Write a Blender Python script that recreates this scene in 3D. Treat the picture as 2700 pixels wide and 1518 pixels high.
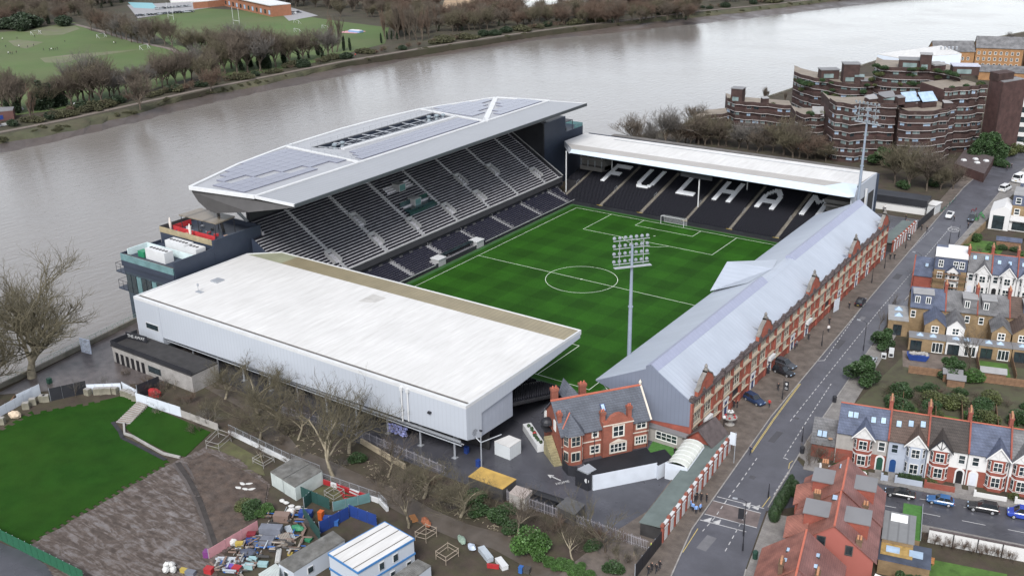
import bpy,math,random
import numpy as np
from mathutils import Vector,Matrix
R=math.radians
rng=random.Random(7)
for o in list(bpy.data.objects):bpy.data.objects.remove(o)
scene=bpy.context.scene
col=scene.collection
# ---------------------------------------------------------------- camera
CAM=Vector((125.447,-208.799,95.540));AZ,EL,ROLL,FPX=-0.613565,0.381949,-0.015379,2712.648
_f=Vector((math.sin(AZ)*math.cos(EL),math.cos(AZ)*math.cos(EL),-math.sin(EL)))
_r0=Vector((math.cos(AZ),-math.sin(AZ),0));_u0=_r0.cross(_f)
_r=math.cos(ROLL)*_r0+math.sin(ROLL)*_u0;_u=-math.sin(ROLL)*_r0+math.cos(ROLL)*_u0
cd=bpy.data.cameras.new('camera');cam=bpy.data.objects.new('camera',cd);col.objects.link(cam)
cd.sensor_width=36;cd.lens=36*FPX/2700;cd.clip_end=6000;cd.clip_start=1
m=Matrix(((_r.x,_u.x,-_f.x,CAM.x),(_r.y,_u.y,-_f.y,CAM.y),(_r.z,_u.z,-_f.z,CAM.z),(0,0,0,1)))
cam.matrix_world=m;scene.camera=cam
# ---------------------------------------------------------------- light: flat overcast winter daylight
SUN_EL,SUN_ROT=R(46),R(158)
w=bpy.data.worlds.new('World');scene.world=w;w.use_nodes=True
nt=w.node_tree;bg=nt.nodes['Background']
sky=nt.nodes.new('ShaderNodeTexSky');sky.sky_type='NISHITA';sky.sun_disc=False
sky.sun_elevation=SUN_EL;sky.sun_rotation=SUN_ROT;sky.dust_density=1.0;sky.air_density=1.0;sky.ozone_density=1.0
hs=nt.nodes.new('ShaderNodeHueSaturation');hs.inputs['Saturation'].default_value=0.30
nt.links.new(sky.outputs[0],hs.inputs['Color']);tn=nt.nodes.new('ShaderNodeMix');tn.data_type='RGBA';tn.blend_type='MULTIPLY';tn.inputs[0].default_value=1;tn.inputs[7].default_value=(1.0,.995,1.0,1)
nt.links.new(hs.outputs[0],tn.inputs[6]);nt.links.new(tn.outputs[2],bg.inputs['Color'])
bg.inputs['Strength'].default_value=0.105
sl=bpy.data.lights.new('sun','SUN');sl.energy=1.5;sl.angle=R(20);sl.color=(1.0,0.97,0.93)
so=bpy.data.objects.new('sun',sl);col.objects.link(so)
_sd=Vector((math.sin(SUN_ROT)*math.cos(SUN_EL),math.cos(SUN_ROT)*math.cos(SUN_EL),math.sin(SUN_EL)))
so.rotation_euler=_sd.to_track_quat('Z','Y').to_euler()
scene.view_settings.view_transform='Standard';scene.view_settings.look='None'
scene.view_settings.exposure=1.34;scene.view_settings.gamma=1.0
scene.render.engine='CYCLES';scene.render.resolution_x=1024;scene.render.resolution_y=575
# ---------------------------------------------------------------- surveying helpers: sight lines to real points
def ray(px,py):return _f+_r*((px-1350)/FPX)-_u*((py-759)/FPX)
def g(px,py,z=0.0):
 d=ray(px,py);t=(z-CAM.z)/d.z;return CAM+d*t
def gx(px,py,x):
 d=ray(px,py);return CAM+d*((x-CAM.x)/d.x)
def gy(px,py,y):
 d=ray(px,py);return CAM+d*((y-CAM.y)/d.y)
K9=900/2575
def Z(c,r,x,y):return(c*900+x*K9,r*506+y*K9)
def q(c,r,x,y,z=0.0):return g(*Z(c,r,x,y),z)
def qx(c,r,x,y,X):return gx(*Z(c,r,x,y),X)
def qy(c,r,x,y,Y):return gy(*Z(c,r,x,y),Y)
# ---------------------------------------------------------------- object helpers
def tag(o,label=None,cat=None,group=None,kind=None):
 if label:o['label']=label
 if cat:o['category']=cat
 if group:o['group']=group
 if kind:o['kind']=kind
 return o
def thing(name,label,cat,loc=(0,0,0),rz=0.0,group=None):
 o=bpy.data.objects.new(name,None);col.objects.link(o);o.empty_display_size=.3
 o.location=loc;o.rotation_euler=(0,0,rz);return tag(o,label,cat,group)
class MB:
 def __init__(s):s.v=[];s.f=[];s.mi=[];s.cur=0
 def add(s,vs,fs):
  o=len(s.v);s.v+=[tuple(p)for p in vs];s.f+=[tuple(i+o for i in f)for f in fs];s.mi+=[s.cur]*len(fs);return s
 def box(s,x0,y0,z0,x1,y1,z1):
  if x0>x1:x0,x1=x1,x0
  if y0>y1:y0,y1=y1,y0
  if z0>z1:z0,z1=z1,z0
  return s.add([(x0,y0,z0),(x1,y0,z0),(x1,y1,z0),(x0,y1,z0),(x0,y0,z1),(x1,y0,z1),(x1,y1,z1),(x0,y1,z1)],[(0,3,2,1),(4,5,6,7),(0,1,5,4),(1,2,6,5),(2,3,7,6),(3,0,4,7)])
 def cbox(s,c,sx,sy,sz,rz=0.0,rx=0.0):
  M=Matrix.Translation(Vector(c))@Matrix.Rotation(rz,4,'Z')@Matrix.Rotation(rx,4,'X')
  vs=[M@Vector((a*sx/2,b*sy/2,k*sz/2))for k in(-1,1)for a,b in((-1,-1),(1,-1),(1,1),(-1,1))]
  return s.add(vs,[(0,3,2,1),(4,5,6,7),(0,1,5,4),(1,2,6,5),(2,3,7,6),(3,0,4,7)])
 def wall(s,a,b,z0,z1,t=.2):
  a=Vector(a[:2]);b=Vector(b[:2]);d=b-a
  return s.cbox(((a.x+b.x)/2,(a.y+b.y)/2,(z0+z1)/2),d.length,t,z1-z0,math.atan2(d.y,d.x))
 def prism(s,poly,z0,z1):
  n=len(poly);P=[(p[0],p[1])for p in poly]
  ar=sum(P[i][0]*P[(i+1)%n][1]-P[(i+1)%n][0]*P[i][1]for i in range(n))
  zt=list(z1)if isinstance(z1,(list,tuple))else[z1]*n
  if ar<0:P=P[::-1];zt=zt[::-1]
  return s.add([(x,y,z0)for x,y in P]+[(P[i][0],P[i][1],zt[i])for i in range(n)],[tuple(range(n))[::-1],tuple(range(n,2*n))]+[(i,(i+1)%n,n+(i+1)%n,n+i)for i in range(n)])
 def ext(s,poly,vec):
  n=len(poly);P=[Vector(p)for p in poly];v=Vector(vec)
  nn=Vector((0,0,0))
  for i in range(n):nn+=P[i].cross(P[(i+1)%n])
  if nn.dot(v)>0:P=P[::-1]
  return s.add(P+[p+v for p in P],[tuple(range(n)),tuple(range(n,2*n))[::-1]]+[((i+1)%n,i,n+i,n+(i+1)%n)for i in range(n)])
 def face(s,*P):return s.add(P,[tuple(range(len(P)))])
 def tube(s,a,b,r0,r1=None,n=6):
  r1=r0 if r1 is None else r1
  a=Vector(a);b=Vector(b);d=(b-a)
  if d.length<1e-6:return s
  x=d.orthogonal().normalized();y=d.normalized().cross(x)
  vs=[p+(x*math.cos(2*math.pi*i/n)+y*math.sin(2*math.pi*i/n))*r for p,r in((a,r0),(b,r1))for i in range(n)]
  return s.add(vs,[(i,(i+1)%n,n+(i+1)%n,n+i)for i in range(n)]+[tuple(range(n))[::-1],tuple(range(n,2*n))])
 def bars(s,pts,r,n=5,closed=False):
  for i in range(len(pts)-(0 if closed else 1)):s.tube(pts[i],pts[(i+1)%len(pts)],r,r,n)
  return s
 def lathe(s,prof,c=(0,0,0),n=12):
  vs=[(c[0]+r*math.cos(2*math.pi*i/n),c[1]+r*math.sin(2*math.pi*i/n),c[2]+z)for r,z in prof for i in range(n)]
  fs=[(k*n+i,k*n+(i+1)%n,(k+1)*n+(i+1)%n,(k+1)*n+i)for k in range(len(prof)-1)for i in range(n)]
  fs+=[tuple(range(n))[::-1],tuple((len(prof)-1)*n+i for i in range(n))]
  return s.add(vs,fs)
 def blob(s,c,rx,ry,rz,sub=2,jit=.15,rg=rng):
  import itertools
  n,mrows=6+2*sub,4+sub
  vs=[(c[0],c[1],c[2]-rz)]
  for k in range(1,mrows):
   ph=-math.pi/2+math.pi*k/mrows
   for i in range(n):
    a=2*math.pi*i/n;j=1+rg.uniform(-jit,jit)
    vs.append((c[0]+rx*j*math.cos(ph)*math.cos(a),c[1]+ry*j*math.cos(ph)*math.sin(a),c[2]+rz*j*math.sin(ph)))
  vs.append((c[0],c[1],c[2]+rz));L=len(vs)-1;fs=[]
  for i in range(n):fs.append((0,1+(i+1)%n,1+i))
  for k in range(mrows-2):
   for i in range(n):fs.append((1+k*n+i,1+k*n+(i+1)%n,1+(k+1)*n+(i+1)%n,1+(k+1)*n+i))
  for i in range(n):fs.append((1+(mrows-2)*n+i,1+(mrows-2)*n+(i+1)%n,L))
  return s.add(vs,fs)
 def mesh(s,name,mat,smooth=False):
  me=bpy.data.meshes.new(name);me.from_pydata(s.v,[],s.f)
  for mm in(mat if isinstance(mat,(list,tuple))else[mat]):me.materials.append(mm)
  if isinstance(mat,(list,tuple)):me.polygons.foreach_set('material_index',s.mi)
  if smooth:me.polygons.foreach_set('use_smooth',[True]*len(me.polygons))
  me.update();return me
 def build(s,name,mat,parent=None,world=False,kind=None,smooth=False):
  return link(name,s.mesh(name,mat,smooth),parent,world,kind)
def link(name,me,parent=None,world=False,kind=None):
 o=bpy.data.objects.new(name,me);col.objects.link(o)
 if parent is not None:
  o.parent=parent
  if world:o.location=-parent.location if parent.parent is None else(0,0,0)
 if kind:o['kind']=kind
 return o
def copy_tree(o,parent=None):
 c=o.copy();col.objects.link(c);c.parent=parent
 for ch in KIDS.get(o.name,[])or[x for x in o.children]:copy_tree(ch,c)
 return c
KIDS={}
def freeze(o):
 KIDS[o.name]=list(o.children)
 for c in o.children:freeze(c)
 return o
def fastmesh(name,V,F,mat):
 me=bpy.data.meshes.new(name);k=F.shape[1];mfaces=len(F)
 me.vertices.add(len(V));me.vertices.foreach_set('co',np.asarray(V,dtype=np.float32).ravel())
 me.loops.add(mfaces*k);me.loops.foreach_set('vertex_index',np.asarray(F,dtype=np.int32).ravel())
 me.polygons.add(mfaces);me.polygons.foreach_set('loop_start',np.arange(0,mfaces*k,k,dtype=np.int32))
 me.update(calc_edges=True);me.materials.append(mat);return me
 # ---------------------------------------------------------------- materials
MATS={}
def mat(name,c,rough=.75,var=.12,sc=.6,bump=0.0,bsc=6.0,metal=0.0,spec=.4,dirt=None,dsc=.15,damt=.5,stripe=None,wet=0.0,detail=4,st=None):
 if name in MATS:return MATS[name]
 M=bpy.data.materials.new(name);M.use_nodes=True;n=M.node_tree.nodes;L=M.node_tree.links
 b=n['Principled BSDF'];b.inputs['Roughness'].default_value=rough;b.inputs['Metallic'].default_value=metal
 b.inputs['Specular IOR Level'].default_value=spec
 tc=n.new('ShaderNodeTexCoord');co=tc.outputs['Object']
 def noise(scale,det=detail,ro=.6):
  t=n.new('ShaderNodeTexNoise');t.inputs['Scale'].default_value=scale;t.inputs['Detail'].default_value=det;t.inputs['Roughness'].default_value=ro
  L.new(co,t.inputs['Vector']);return t.outputs['Fac']
 def mix(fac,a,bb):
  x=n.new('ShaderNodeMix');x.data_type='RGBA';L.new(fac,x.inputs[0])
  for sck,v in((6,a),(7,bb)):
   if isinstance(v,tuple):x.inputs[sck].default_value=(*v,1)if len(v)==3 else v
   else:L.new(v,x.inputs[sck])
  return x.outputs[2]
 def ramp(fac,p0,p1):
  x=n.new('ShaderNodeMapRange');x.inputs[1].default_value=p0;x.inputs[2].default_value=p1;L.new(fac,x.inputs[0]);return x.outputs[0]
 lo=tuple(v*(1-var)for v in c);hi=tuple(min(1,v*(1+var))for v in c)
 cc=mix(ramp(noise(sc),.3,.7),lo,hi)
 if dirt is not None:
  if st:
   mp=n.new('ShaderNodeMapping');mp.inputs['Scale'].default_value=st;L.new(co,mp.inputs[0]);co0=co;co=mp.outputs[0];fn=noise(dsc,6,.65);co=co0
  else:fn=noise(dsc,6,.65)
  f=ramp(fn,.5-.25*damt,.78)
  x=n.new('ShaderNodeMath');x.operation='MULTIPLY';L.new(f,x.inputs[0]);x.inputs[1].default_value=min(1,damt*1.4);x.use_clamp=True
  cc=mix(x.outputs[0],cc,dirt)
 hgt=None
 if stripe:
  ax,per,dk,bp=stripe
  sp=n.new('ShaderNodeSeparateXYZ');L.new(co,sp.inputs[0])
  mm=n.new('ShaderNodeMath');mm.operation='FRACT';dv=n.new('ShaderNodeMath');dv.operation='DIVIDE'
  L.new(sp.outputs[ax],dv.inputs[0]);dv.inputs[1].default_value=per;L.new(dv.outputs[0],mm.inputs[0])
  lt=n.new('ShaderNodeMath');lt.operation='LESS_THAN';lt.inputs[1].default_value=.18;L.new(mm.outputs[0],lt.inputs[0])
  cc=mix(lt.outputs[0],cc,tuple(v*(1-dk)for v in c));hgt=lt.outputs[0]
 L.new(cc,b.inputs['Base Color'])
 if wet:
  rr=ramp(noise(.12,3),.35,.65);mr=n.new('ShaderNodeMapRange');L.new(rr,mr.inputs[0]);mr.inputs[3].default_value=rough;mr.inputs[4].default_value=max(.05,rough-wet)
  L.new(mr.outputs[0],b.inputs['Roughness'])
 if bump or hgt is not None:
  bn=n.new('ShaderNodeBump');bn.inputs['Strength'].default_value=bump if bump else stripe[3];bn.inputs['Distance'].default_value=.1
  L.new(hgt if(hgt is not None and not bump)else noise(bsc,5),bn.inputs['Height']);L.new(bn.outputs[0],b.inputs['Normal'])
 MATS[name]=M;return M
def brickmat(name,c1,c2,mortar,sx=.45,sy=.15,plane='XZ',rough=.85,var=.2,bump=.3,msz=.012):
 if name in MATS:return MATS[name]
 M=bpy.data.materials.new(name);M.use_nodes=True;n=M.node_tree.nodes;L=M.node_tree.links;b=n['Principled BSDF'];b.inputs['Roughness'].default_value=rough
 b.inputs['Specular IOR Level'].default_value=.3
 tc=n.new('ShaderNodeTexCoord');sp=n.new('ShaderNodeSeparateXYZ');L.new(tc.outputs['Object'],sp.inputs[0])
 ad=n.new('ShaderNodeMath');L.new(sp.outputs[0],ad.inputs[0]);L.new(sp.outputs[1],ad.inputs[1])
 cb=n.new('ShaderNodeCombineXYZ')
 if plane=='XZ':L.new(ad.outputs[0],cb.inputs[0]);L.new(sp.outputs[2],cb.inputs[1])
 else:L.new(sp.outputs[0],cb.inputs[0]);L.new(sp.outputs[1],cb.inputs[1])
 t=n.new('ShaderNodeTexBrick');L.new(cb.outputs[0],t.inputs['Vector']);t.inputs['Scale'].default_value=1.0
 t.inputs['Brick Width'].default_value=sx;t.inputs['Row Height'].default_value=sy;t.inputs['Mortar Size'].default_value=msz
 t.inputs['Color1'].default_value=(*c1,1);t.inputs['Color2'].default_value=(*c2,1);t.inputs['Mortar'].default_value=(*mortar,1)
 ns=n.new('ShaderNodeTexNoise');ns.inputs['Scale'].default_value=.5;ns.inputs['Detail'].default_value=5;L.new(tc.outputs['Object'],ns.inputs['Vector'])
 mr=n.new('ShaderNodeMapRange');L.new(ns.outputs[0],mr.inputs[0]);mr.inputs[1].default_value=.3;mr.inputs[2].default_value=.7;mr.inputs[3].default_value=1-var;mr.inputs[4].default_value=1+var
 mx=n.new('ShaderNodeMix');mx.data_type='RGBA';mx.blend_type='MULTIPLY';mx.inputs[0].default_value=1;L.new(t.outputs['Color'],mx.inputs[6]);L.new(mr.outputs[0],mx.inputs[7])
 L.new(mx.outputs[2],b.inputs['Base Color'])
 bn=n.new('ShaderNodeBump');bn.inputs['Strength'].default_value=bump;bn.inputs['Distance'].default_value=.02;bn.invert=True;L.new(t.outputs['Fac'],bn.inputs['Height']);L.new(bn.outputs[0],b.inputs['Normal'])
 MATS[name]=M;return M
def glassmat(name,c=(.02,.03,.035),rough=.08):
 if name in MATS:return MATS[name]
 M=mat(name,c,rough,var=.4,sc=.7,spec=.8);return M
 # ================================================================ SETTING
GRASSP=(0.0145,0.060,0.0045)
def pitchmat():
 M=bpy.data.materials.new('mown_pitch_turf');M.use_nodes=True;n=M.node_tree.nodes;L=M.node_tree.links;b=n['Principled BSDF']
 b.inputs['Roughness'].default_value=.85;b.inputs['Specular IOR Level'].default_value=.12
 tc=n.new('ShaderNodeTexCoord');sp=n.new('ShaderNodeSeparateXYZ');L.new(tc.outputs['Object'],sp.inputs[0])
 def par(sock,per,off):
  a=n.new('ShaderNodeMath');a.operation='ADD';a.inputs[1].default_value=off;L.new(sock,a.inputs[0])
  d=n.new('ShaderNodeMath');d.operation='DIVIDE';d.inputs[1].default_value=per*2;L.new(a.outputs[0],d.inputs[0])
  fr=n.new('ShaderNodeMath');fr.operation='FRACT';L.new(d.outputs[0],fr.inputs[0])
  s=n.new('ShaderNodeMapRange');s.interpolation_type='SMOOTHSTEP';p=n.new('ShaderNodeMath');p.operation='PINGPONG';p.inputs[1].default_value=.5;L.new(fr.outputs[0],p.inputs[0])
  L.new(p.outputs[0],s.inputs[0]);s.inputs[1].default_value=.235;s.inputs[2].default_value=.265;return s.outputs[0]
 px=par(sp.outputs[0],5.5,200.0);py=par(sp.outputs[1],5.5,300.0)
 ad=n.new('ShaderNodeMath');L.new(px,ad.inputs[0]);L.new(py,ad.inputs[1])
 ns=n.new('ShaderNodeTexNoise');ns.inputs['Scale'].default_value=.12;ns.inputs['Detail'].default_value=6;L.new(tc.outputs['Object'],ns.inputs['Vector'])
 nf=n.new('ShaderNodeTexNoise');nf.inputs['Scale'].default_value=2.5;nf.inputs['Detail'].default_value=4;L.new(tc.outputs['Object'],nf.inputs['Vector'])
 rp=n.new('ShaderNodeMapRange');L.new(ad.outputs[0],rp.inputs[0]);rp.inputs[2].default_value=2;rp.inputs[3].default_value=.82;rp.inputs[4].default_value=1.2
 rn=n.new('ShaderNodeMapRange');L.new(ns.outputs[0],rn.inputs[0]);rn.inputs[1].default_value=.3;rn.inputs[2].default_value=.7;rn.inputs[3].default_value=.82;rn.inputs[4].default_value=1.18
 rf=n.new('ShaderNodeMapRange');L.new(nf.outputs[0],rf.inputs[0]);rf.inputs[1].default_value=.25;rf.inputs[2].default_value=.75;rf.inputs[3].default_value=.8;rf.inputs[4].default_value=1.2
 m1=n.new('ShaderNodeMath');m1.operation='MULTIPLY';L.new(rp.outputs[0],m1.inputs[0]);L.new(rn.outputs[0],m1.inputs[1])
 m2=n.new('ShaderNodeMath');m2.operation='MULTIPLY';L.new(m1.outputs[0],m2.inputs[0]);L.new(rf.outputs[0],m2.inputs[1])
 mx=n.new('ShaderNodeMix');mx.data_type='RGBA';mx.blend_type='MULTIPLY';mx.inputs[0].default_value=1;mx.inputs[6].default_value=(*GRASSP,1);L.new(m2.outputs[0],mx.inputs[7])
 L.new(mx.outputs[2],b.inputs['Base Color'])
 bn=n.new('ShaderNodeBump');bn.inputs['Strength'].default_value=.25;bn.inputs['Distance'].default_value=.05;L.new(nf.outputs[0],bn.inputs['Height']);L.new(bn.outputs[0],b.inputs['Normal'])
 return M
def watermat():
 M=bpy.data.materials.new('silty_river_water');M.use_nodes=True;n=M.node_tree.nodes;L=M.node_tree.links;b=n['Principled BSDF']
 b.inputs['Base Color'].default_value=(.20,.165,.125,1);b.inputs['Roughness'].default_value=.13;b.inputs['IOR'].default_value=1.33
 tc=n.new('ShaderNodeTexCoord');mp=n.new('ShaderNodeMapping');mp.inputs['Scale'].default_value=(.55,.16,1);mp.inputs['Rotation'].default_value=(0,0,R(-8));L.new(tc.outputs['Object'],mp.inputs[0])
 n1=n.new('ShaderNodeTexNoise');n1.inputs['Scale'].default_value=1.0;n1.inputs['Detail'].default_value=5;n1.inputs['Roughness'].default_value=.62;L.new(mp.outputs[0],n1.inputs['Vector'])
 n2=n.new('ShaderNodeTexNoise');n2.inputs['Scale'].default_value=.022;n2.inputs['Detail'].default_value=5;L.new(tc.outputs['Object'],n2.inputs['Vector'])
 mr=n.new('ShaderNodeMapRange');L.new(n2.outputs[0],mr.inputs[0]);mr.inputs[1].default_value=.35;mr.inputs[2].default_value=.65;mr.inputs[3].default_value=.05;mr.inputs[4].default_value=.16
 L.new(mr.outputs[0],b.inputs['Roughness'])
 mc=n.new('ShaderNodeMix');mc.data_type='RGBA';L.new(n2.outputs[0],mc.inputs[0]);mc.inputs[6].default_value=(.145,.135,.127,1);mc.inputs[7].default_value=(.185,.172,.16,1);L.new(mc.outputs[2],b.inputs['Base Color'])
 bn=n.new('ShaderNodeBump');bn.inputs['Strength'].default_value=.4;bn.inputs['Distance'].default_value=.4;L.new(n1.outputs[0],bn.inputs['Height']);L.new(bn.outputs[0],b.inputs['Normal'])
 return M
M_PITCH=pitchmat();M_WATER=watermat()
M_SOIL=mat('park_soil_and_leaf_litter',(.046,.034,.027),.9,var=.35,sc=.35,bump=.5,bsc=3,dirt=(.05,.055,.022),dsc=.25,damt=.5)
M_ASPH=mat('damp_asphalt',(.078,.079,.094),.5,var=.22,sc=.25,bump=.12,bsc=25,dirt=(.055,.055,.064),dsc=.12,damt=.55,wet=.2)
M_ASPHD=mat('dark_wet_asphalt',(.058,.059,.07),.45,var=.25,sc=.2,bump=.1,bsc=20,wet=.28)
M_PAVE=brickmat('paving_slabs',(.17,.16,.155),(.20,.19,.18),(.10,.095,.09),.9,.6,'XY',.6,.2,.15)
M_BLOCK=brickmat('block_paving_brown',(.105,.088,.078),(.125,.105,.09),(.07,.058,.05),.4,.2,'XY',.55,.3,.15)
M_BLOCKD=brickmat('block_paving_dark_wet',(.082,.072,.072),(.10,.086,.084),(.05,.044,.044),.4,.2,'XY',.28,.35,.15)
M_WHITE=mat('white_road_paint',(.42,.42,.42),.7,var=.15,sc=2.0,dirt=(.25,.25,.26),dsc=1.2,damt=.45)
M_YELLOW=mat('yellow_road_paint',(.42,.33,.12),.7,var=.15,sc=2.0)
M_PLINE=mat('pitch_white_paint',(.72,.78,.68),.8,var=.06)
M_MUDB=mat('river_foreshore_mud',(.062,.053,.05),.55,var=.3,sc=.06,bump=.6,bsc=1.2,dirt=(.095,.072,.058),dsc=.02,damt=.6,wet=.2)
M_BANK=mat('rough_bank_grass',(.038,.043,.022),.9,var=.45,sc=.18,bump=1.0,bsc=1.5,dirt=(.09,.075,.05),dsc=.08,damt=.6)
M_FIELD=mat('playing_field_grass',(.058,.096,.026),.9,var=.18,sc=.02,bump=.3,bsc=2,dirt=(.105,.10,.05),dsc=.018,damt=.45)
M_PATHT=mat('towpath_gravel',(.15,.125,.11),.9,var=.25,sc=.2,dirt=(.12,.10,.08),dsc=.1,damt=.5)
M_LEAF=mat('woodland_floor',(.045,.036,.026),.95,var=.4,sc=.08,bump=.6,bsc=1.0,dirt=(.035,.04,.018),dsc=.05,damt=.6)
M_STONEW=mat('river_wall_concrete',(.19,.175,.15),.85,var=.25,sc=.3,dirt=(.07,.075,.05),dsc=.2,damt=.6)
M_CONC=mat('grey_concrete',(.30,.29,.28),.8,var=.2,sc=.5,dirt=(.15,.145,.13),dsc=.3,damt=.5)
def sheet(name,pts,z,mt,kind='structure',t=.02):
 mb=MB();P=[(p[0],p[1])for p in pts];mb.prism(P,z-t,z)
 return mb.build(name,mt,kind=kind)
mb=MB();mb.prism([(-900,-500),(700,-500),(700,1600),(-900,1600)],-4.6,-4.0);mb.build('river',M_WATER,kind='structure')
shore=[(g(-400,500,-4.1),g(-400,455,-2.4),g(-400,428,0)),(g(0,406,-4.1),g(0,379,-2.4),g(0,356,0)),(g(175,368,-4.1),g(175,350,-2.4),g(175,321,0)),(g(350,326,-4.1),g(350,304,-2.4),g(350,283,0)),(g(524,281,-4.1),g(524,254,-2.4),g(524,243,0)),(g(610,262,-4.1),g(610,243,-2.4),g(610,224,0)),(g(699,242,-4.1),g(699,224,-2.4),g(699,208,0)),(g(900,203,-4.1),g(900,178,-2.4),g(900,167,0)),(g(1075,158,-4.1),g(1075,141,-2.4),g(1075,137,0)),(g(1200,144,-4.1),g(1200,121,-2.4),g(1200,118,0)),(g(1337,122,-4.1),g(1337,101,-2.4),g(1337,97,0)),(g(1424,106,-4.1),g(1424,90,-2.4),g(1424,84,0)),(g(1600,90,-4.1),g(1600,72,-2.4),g(1600,64,0)),(g(1800,69,-4.1),g(1800,50,-2.4),g(1800,38,0)),(g(1975,50,-4.1),g(1975,32,-2.4),g(1975,20,0)),(g(2184,25,-4.1),g(2184,6,-2.4),g(2184,-3,0)),(g(2394,0,-4.1),g(2394,-14,-2.4),g(2394,-22,0)),(g(2800,-50,-4.1),g(2800,-60,-2.4),g(2800,-66,0))]
def densify(rows,k=8,amp=1.2):
 out=[];rg=random.Random(3)
 for i in range(len(rows)-1):
  for j in range(k):
   t=j/k;out.append([a.lerp(b,t)+Vector((rg.uniform(-amp,amp)*(0 if c==2 else 1),0,rg.uniform(-.15,.25)if c==1 else 0))for c,(a,b)in enumerate(zip(rows[i],rows[i+1]))])
 out.append(list(rows[-1]));return out
sh=densify(shore)
mb=MB()
for i in range(len(sh)-1):
 a,b=sh[i],sh[i+1];mb.face(a[0]-Vector((0,0,1)),b[0]-Vector((0,0,1)),b[0],a[0]);mb.face(a[0],b[0],b[1],a[1])
mb.build('foreshore_mud',M_MUDB,kind='structure')
mb=MB()
for i in range(len(sh)-1):
 a,b=sh[i],sh[i+1];ma=a[1].lerp(a[2],.5)+Vector((0,0,.35));mbb=b[1].lerp(b[2],.5)+Vector((0,0,.35));mb.face(a[1],b[1],mbb,ma);mb.face(ma,mbb,b[2],a[2])
mb.build('river_bank',M_BANK,kind='structure')
top=[r[2]for r in sh]
sheet('far_bank_ground',[(p.x,p.y)for p in top]+[(400,1500),(-1200,1500),(-1200,-60)],0,M_LEAF,t=5)
tp=[]
PW=[g(-400,415,0),g(0,349),g(175,315),g(350,276),g(524,238),g(699,203),g(900,163),g(1110,128),g(1337,93),g(1494,72),g(1669,52),g(1835,31),g(2080,7),g(2300,-20)]
def ribbon(name,pts,wd,z,mt,kind='structure',t=.02):
 mb=MB();n=len(pts);Ls=[];
 for i in range(n):
  a=pts[max(0,i-1)];b=pts[min(n-1,i+1)];d=Vector((b[0]-a[0],b[1]-a[1])).normalized();nn=Vector((-d.y,d.x));w2=(wd[i]if isinstance(wd,list)else wd)/2
  Ls.append(((pts[i][0]+nn.x*w2,pts[i][1]+nn.y*w2),(pts[i][0]-nn.x*w2,pts[i][1]-nn.y*w2)))
 for i in range(n-1):
  mb.face((*Ls[i][0],z),(*Ls[i][1],z),(*Ls[i+1][1],z),(*Ls[i+1][0],z))
 return mb.build(name,mt,kind=kind)
ribbon('towpath',PW,3.2,.05,M_PATHT)
F1=[q(0,0,-300,620),q(0,0,-300,260),q(0,0,150,235),q(0,0,560,170),q(0,0,690,235),q(0,0,1300,375),q(0,0,1460,480),q(0,0,1440,590),q(0,0,1100,690),q(0,0,800,760),q(0,0,400,835),q(0,0,0,885),q(0,0,-300,950)]
sheet('playing_field',F1,.06,M_FIELD)
F2=[q(0,0,1030,150),q(0,0,1460,60),q(0,0,2130,100),q(0,0,2575,165),q(1,0,360,210),q(1,0,330,330),q(1,0,60,400),q(0,0,2500,450),q(0,0,1850,575),q(0,0,1560,580),q(0,0,1490,470),q(0,0,1330,370),q(0,0,1150,250)]
sheet('playing_field',F2,.07,M_FIELD)
ribbon('field_footpath',[q(0,0,540,180),q(0,0,760,235),q(0,0,1000,310),q(0,0,1280,370),q(0,0,1480,460)],3.5,.10,M_PATHT)
M_MUDP=mat('worn_goalmouth_mud',(.115,.11,.075),.8,var=.25,sc=.06,dirt=(.09,.12,.04),dsc=.1,damt=.75)
for pts in([(300,440),(560,410),(900,385),(1060,375),(900,400),(620,440),(480,478),(340,475)],[(180,240),(300,205),(560,195),(600,220),(480,262),(340,272)],[(60,310),(140,300),(330,320),(200,370),(110,350)],[(2560,215),(2560,215)]):
 if len(pts)>3:sheet('worn_ground',[q(0,0,*p)for p in pts],.085,M_MUDP)
M_PINK=mat('pink_play_surface',(.42,.22,.24),.8);M_BLUES=mat('blue_play_surface',(.18,.28,.45),.8)
sheet('pond',[q(1,0,900,45),q(1,0,1230,5),q(1,0,1330,-30),q(1,0,1800,-30),q(1,0,1700,20),q(1,0,1330,70),q(1,0,1240,60),q(1,0,1120,75)],.05,M_WATER)
M_REED=mat('dry_reed_bed',(.27,.19,.12),.9,var=.25,sc=.08,bump=1.0,bsc=1.0)
sheet('reed_bed',[q(1,0,760,60),q(1,0,780,-5),q(1,0,1150,-5),q(1,0,1230,8),q(1,0,950,40),q(1,0,900,80)],.09,M_REED)
sheet('reed_bed',[q(1,0,1330,75),q(1,0,1700,22),q(1,0,1780,10),q(1,0,1700,50),q(1,0,1420,120)],.09,M_REED)
EDGE=[(-62,-260),(-66,-135),(-68.2,-112),(-73,-79.7),(-75,-60),(-75,75),(-68,120),(-60,140),(-54,165),(-50,200),(-46,240),(-40,300),(-33,360),(-12,420),(5,480),(30,560),(80,700),(200,900)]
sheet('ground',EDGE+[(900,900),(900,-260)],0,M_SOIL,t=7)
mb=MB()
for i in range(len(EDGE)-1):
 a,b=EDGE[i],EDGE[i+1];mb.wall((a[0]-.1,a[1]),(b[0]-.1,b[1]),-6.5,1.0 if i<5 else .6,.5)
tag(mb.build('river_wall',M_STONEW),'grey concrete river wall along the near bank','river wall')
sheet('pitch_surround',[(-35.9,-53.2),(36.5,-53.2),(36.5,53.0),(-35.9,53.4)],.03,mat('pitch_surround_turf',(.022,.075,.02),.9,var=.15,sc=.3))
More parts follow.
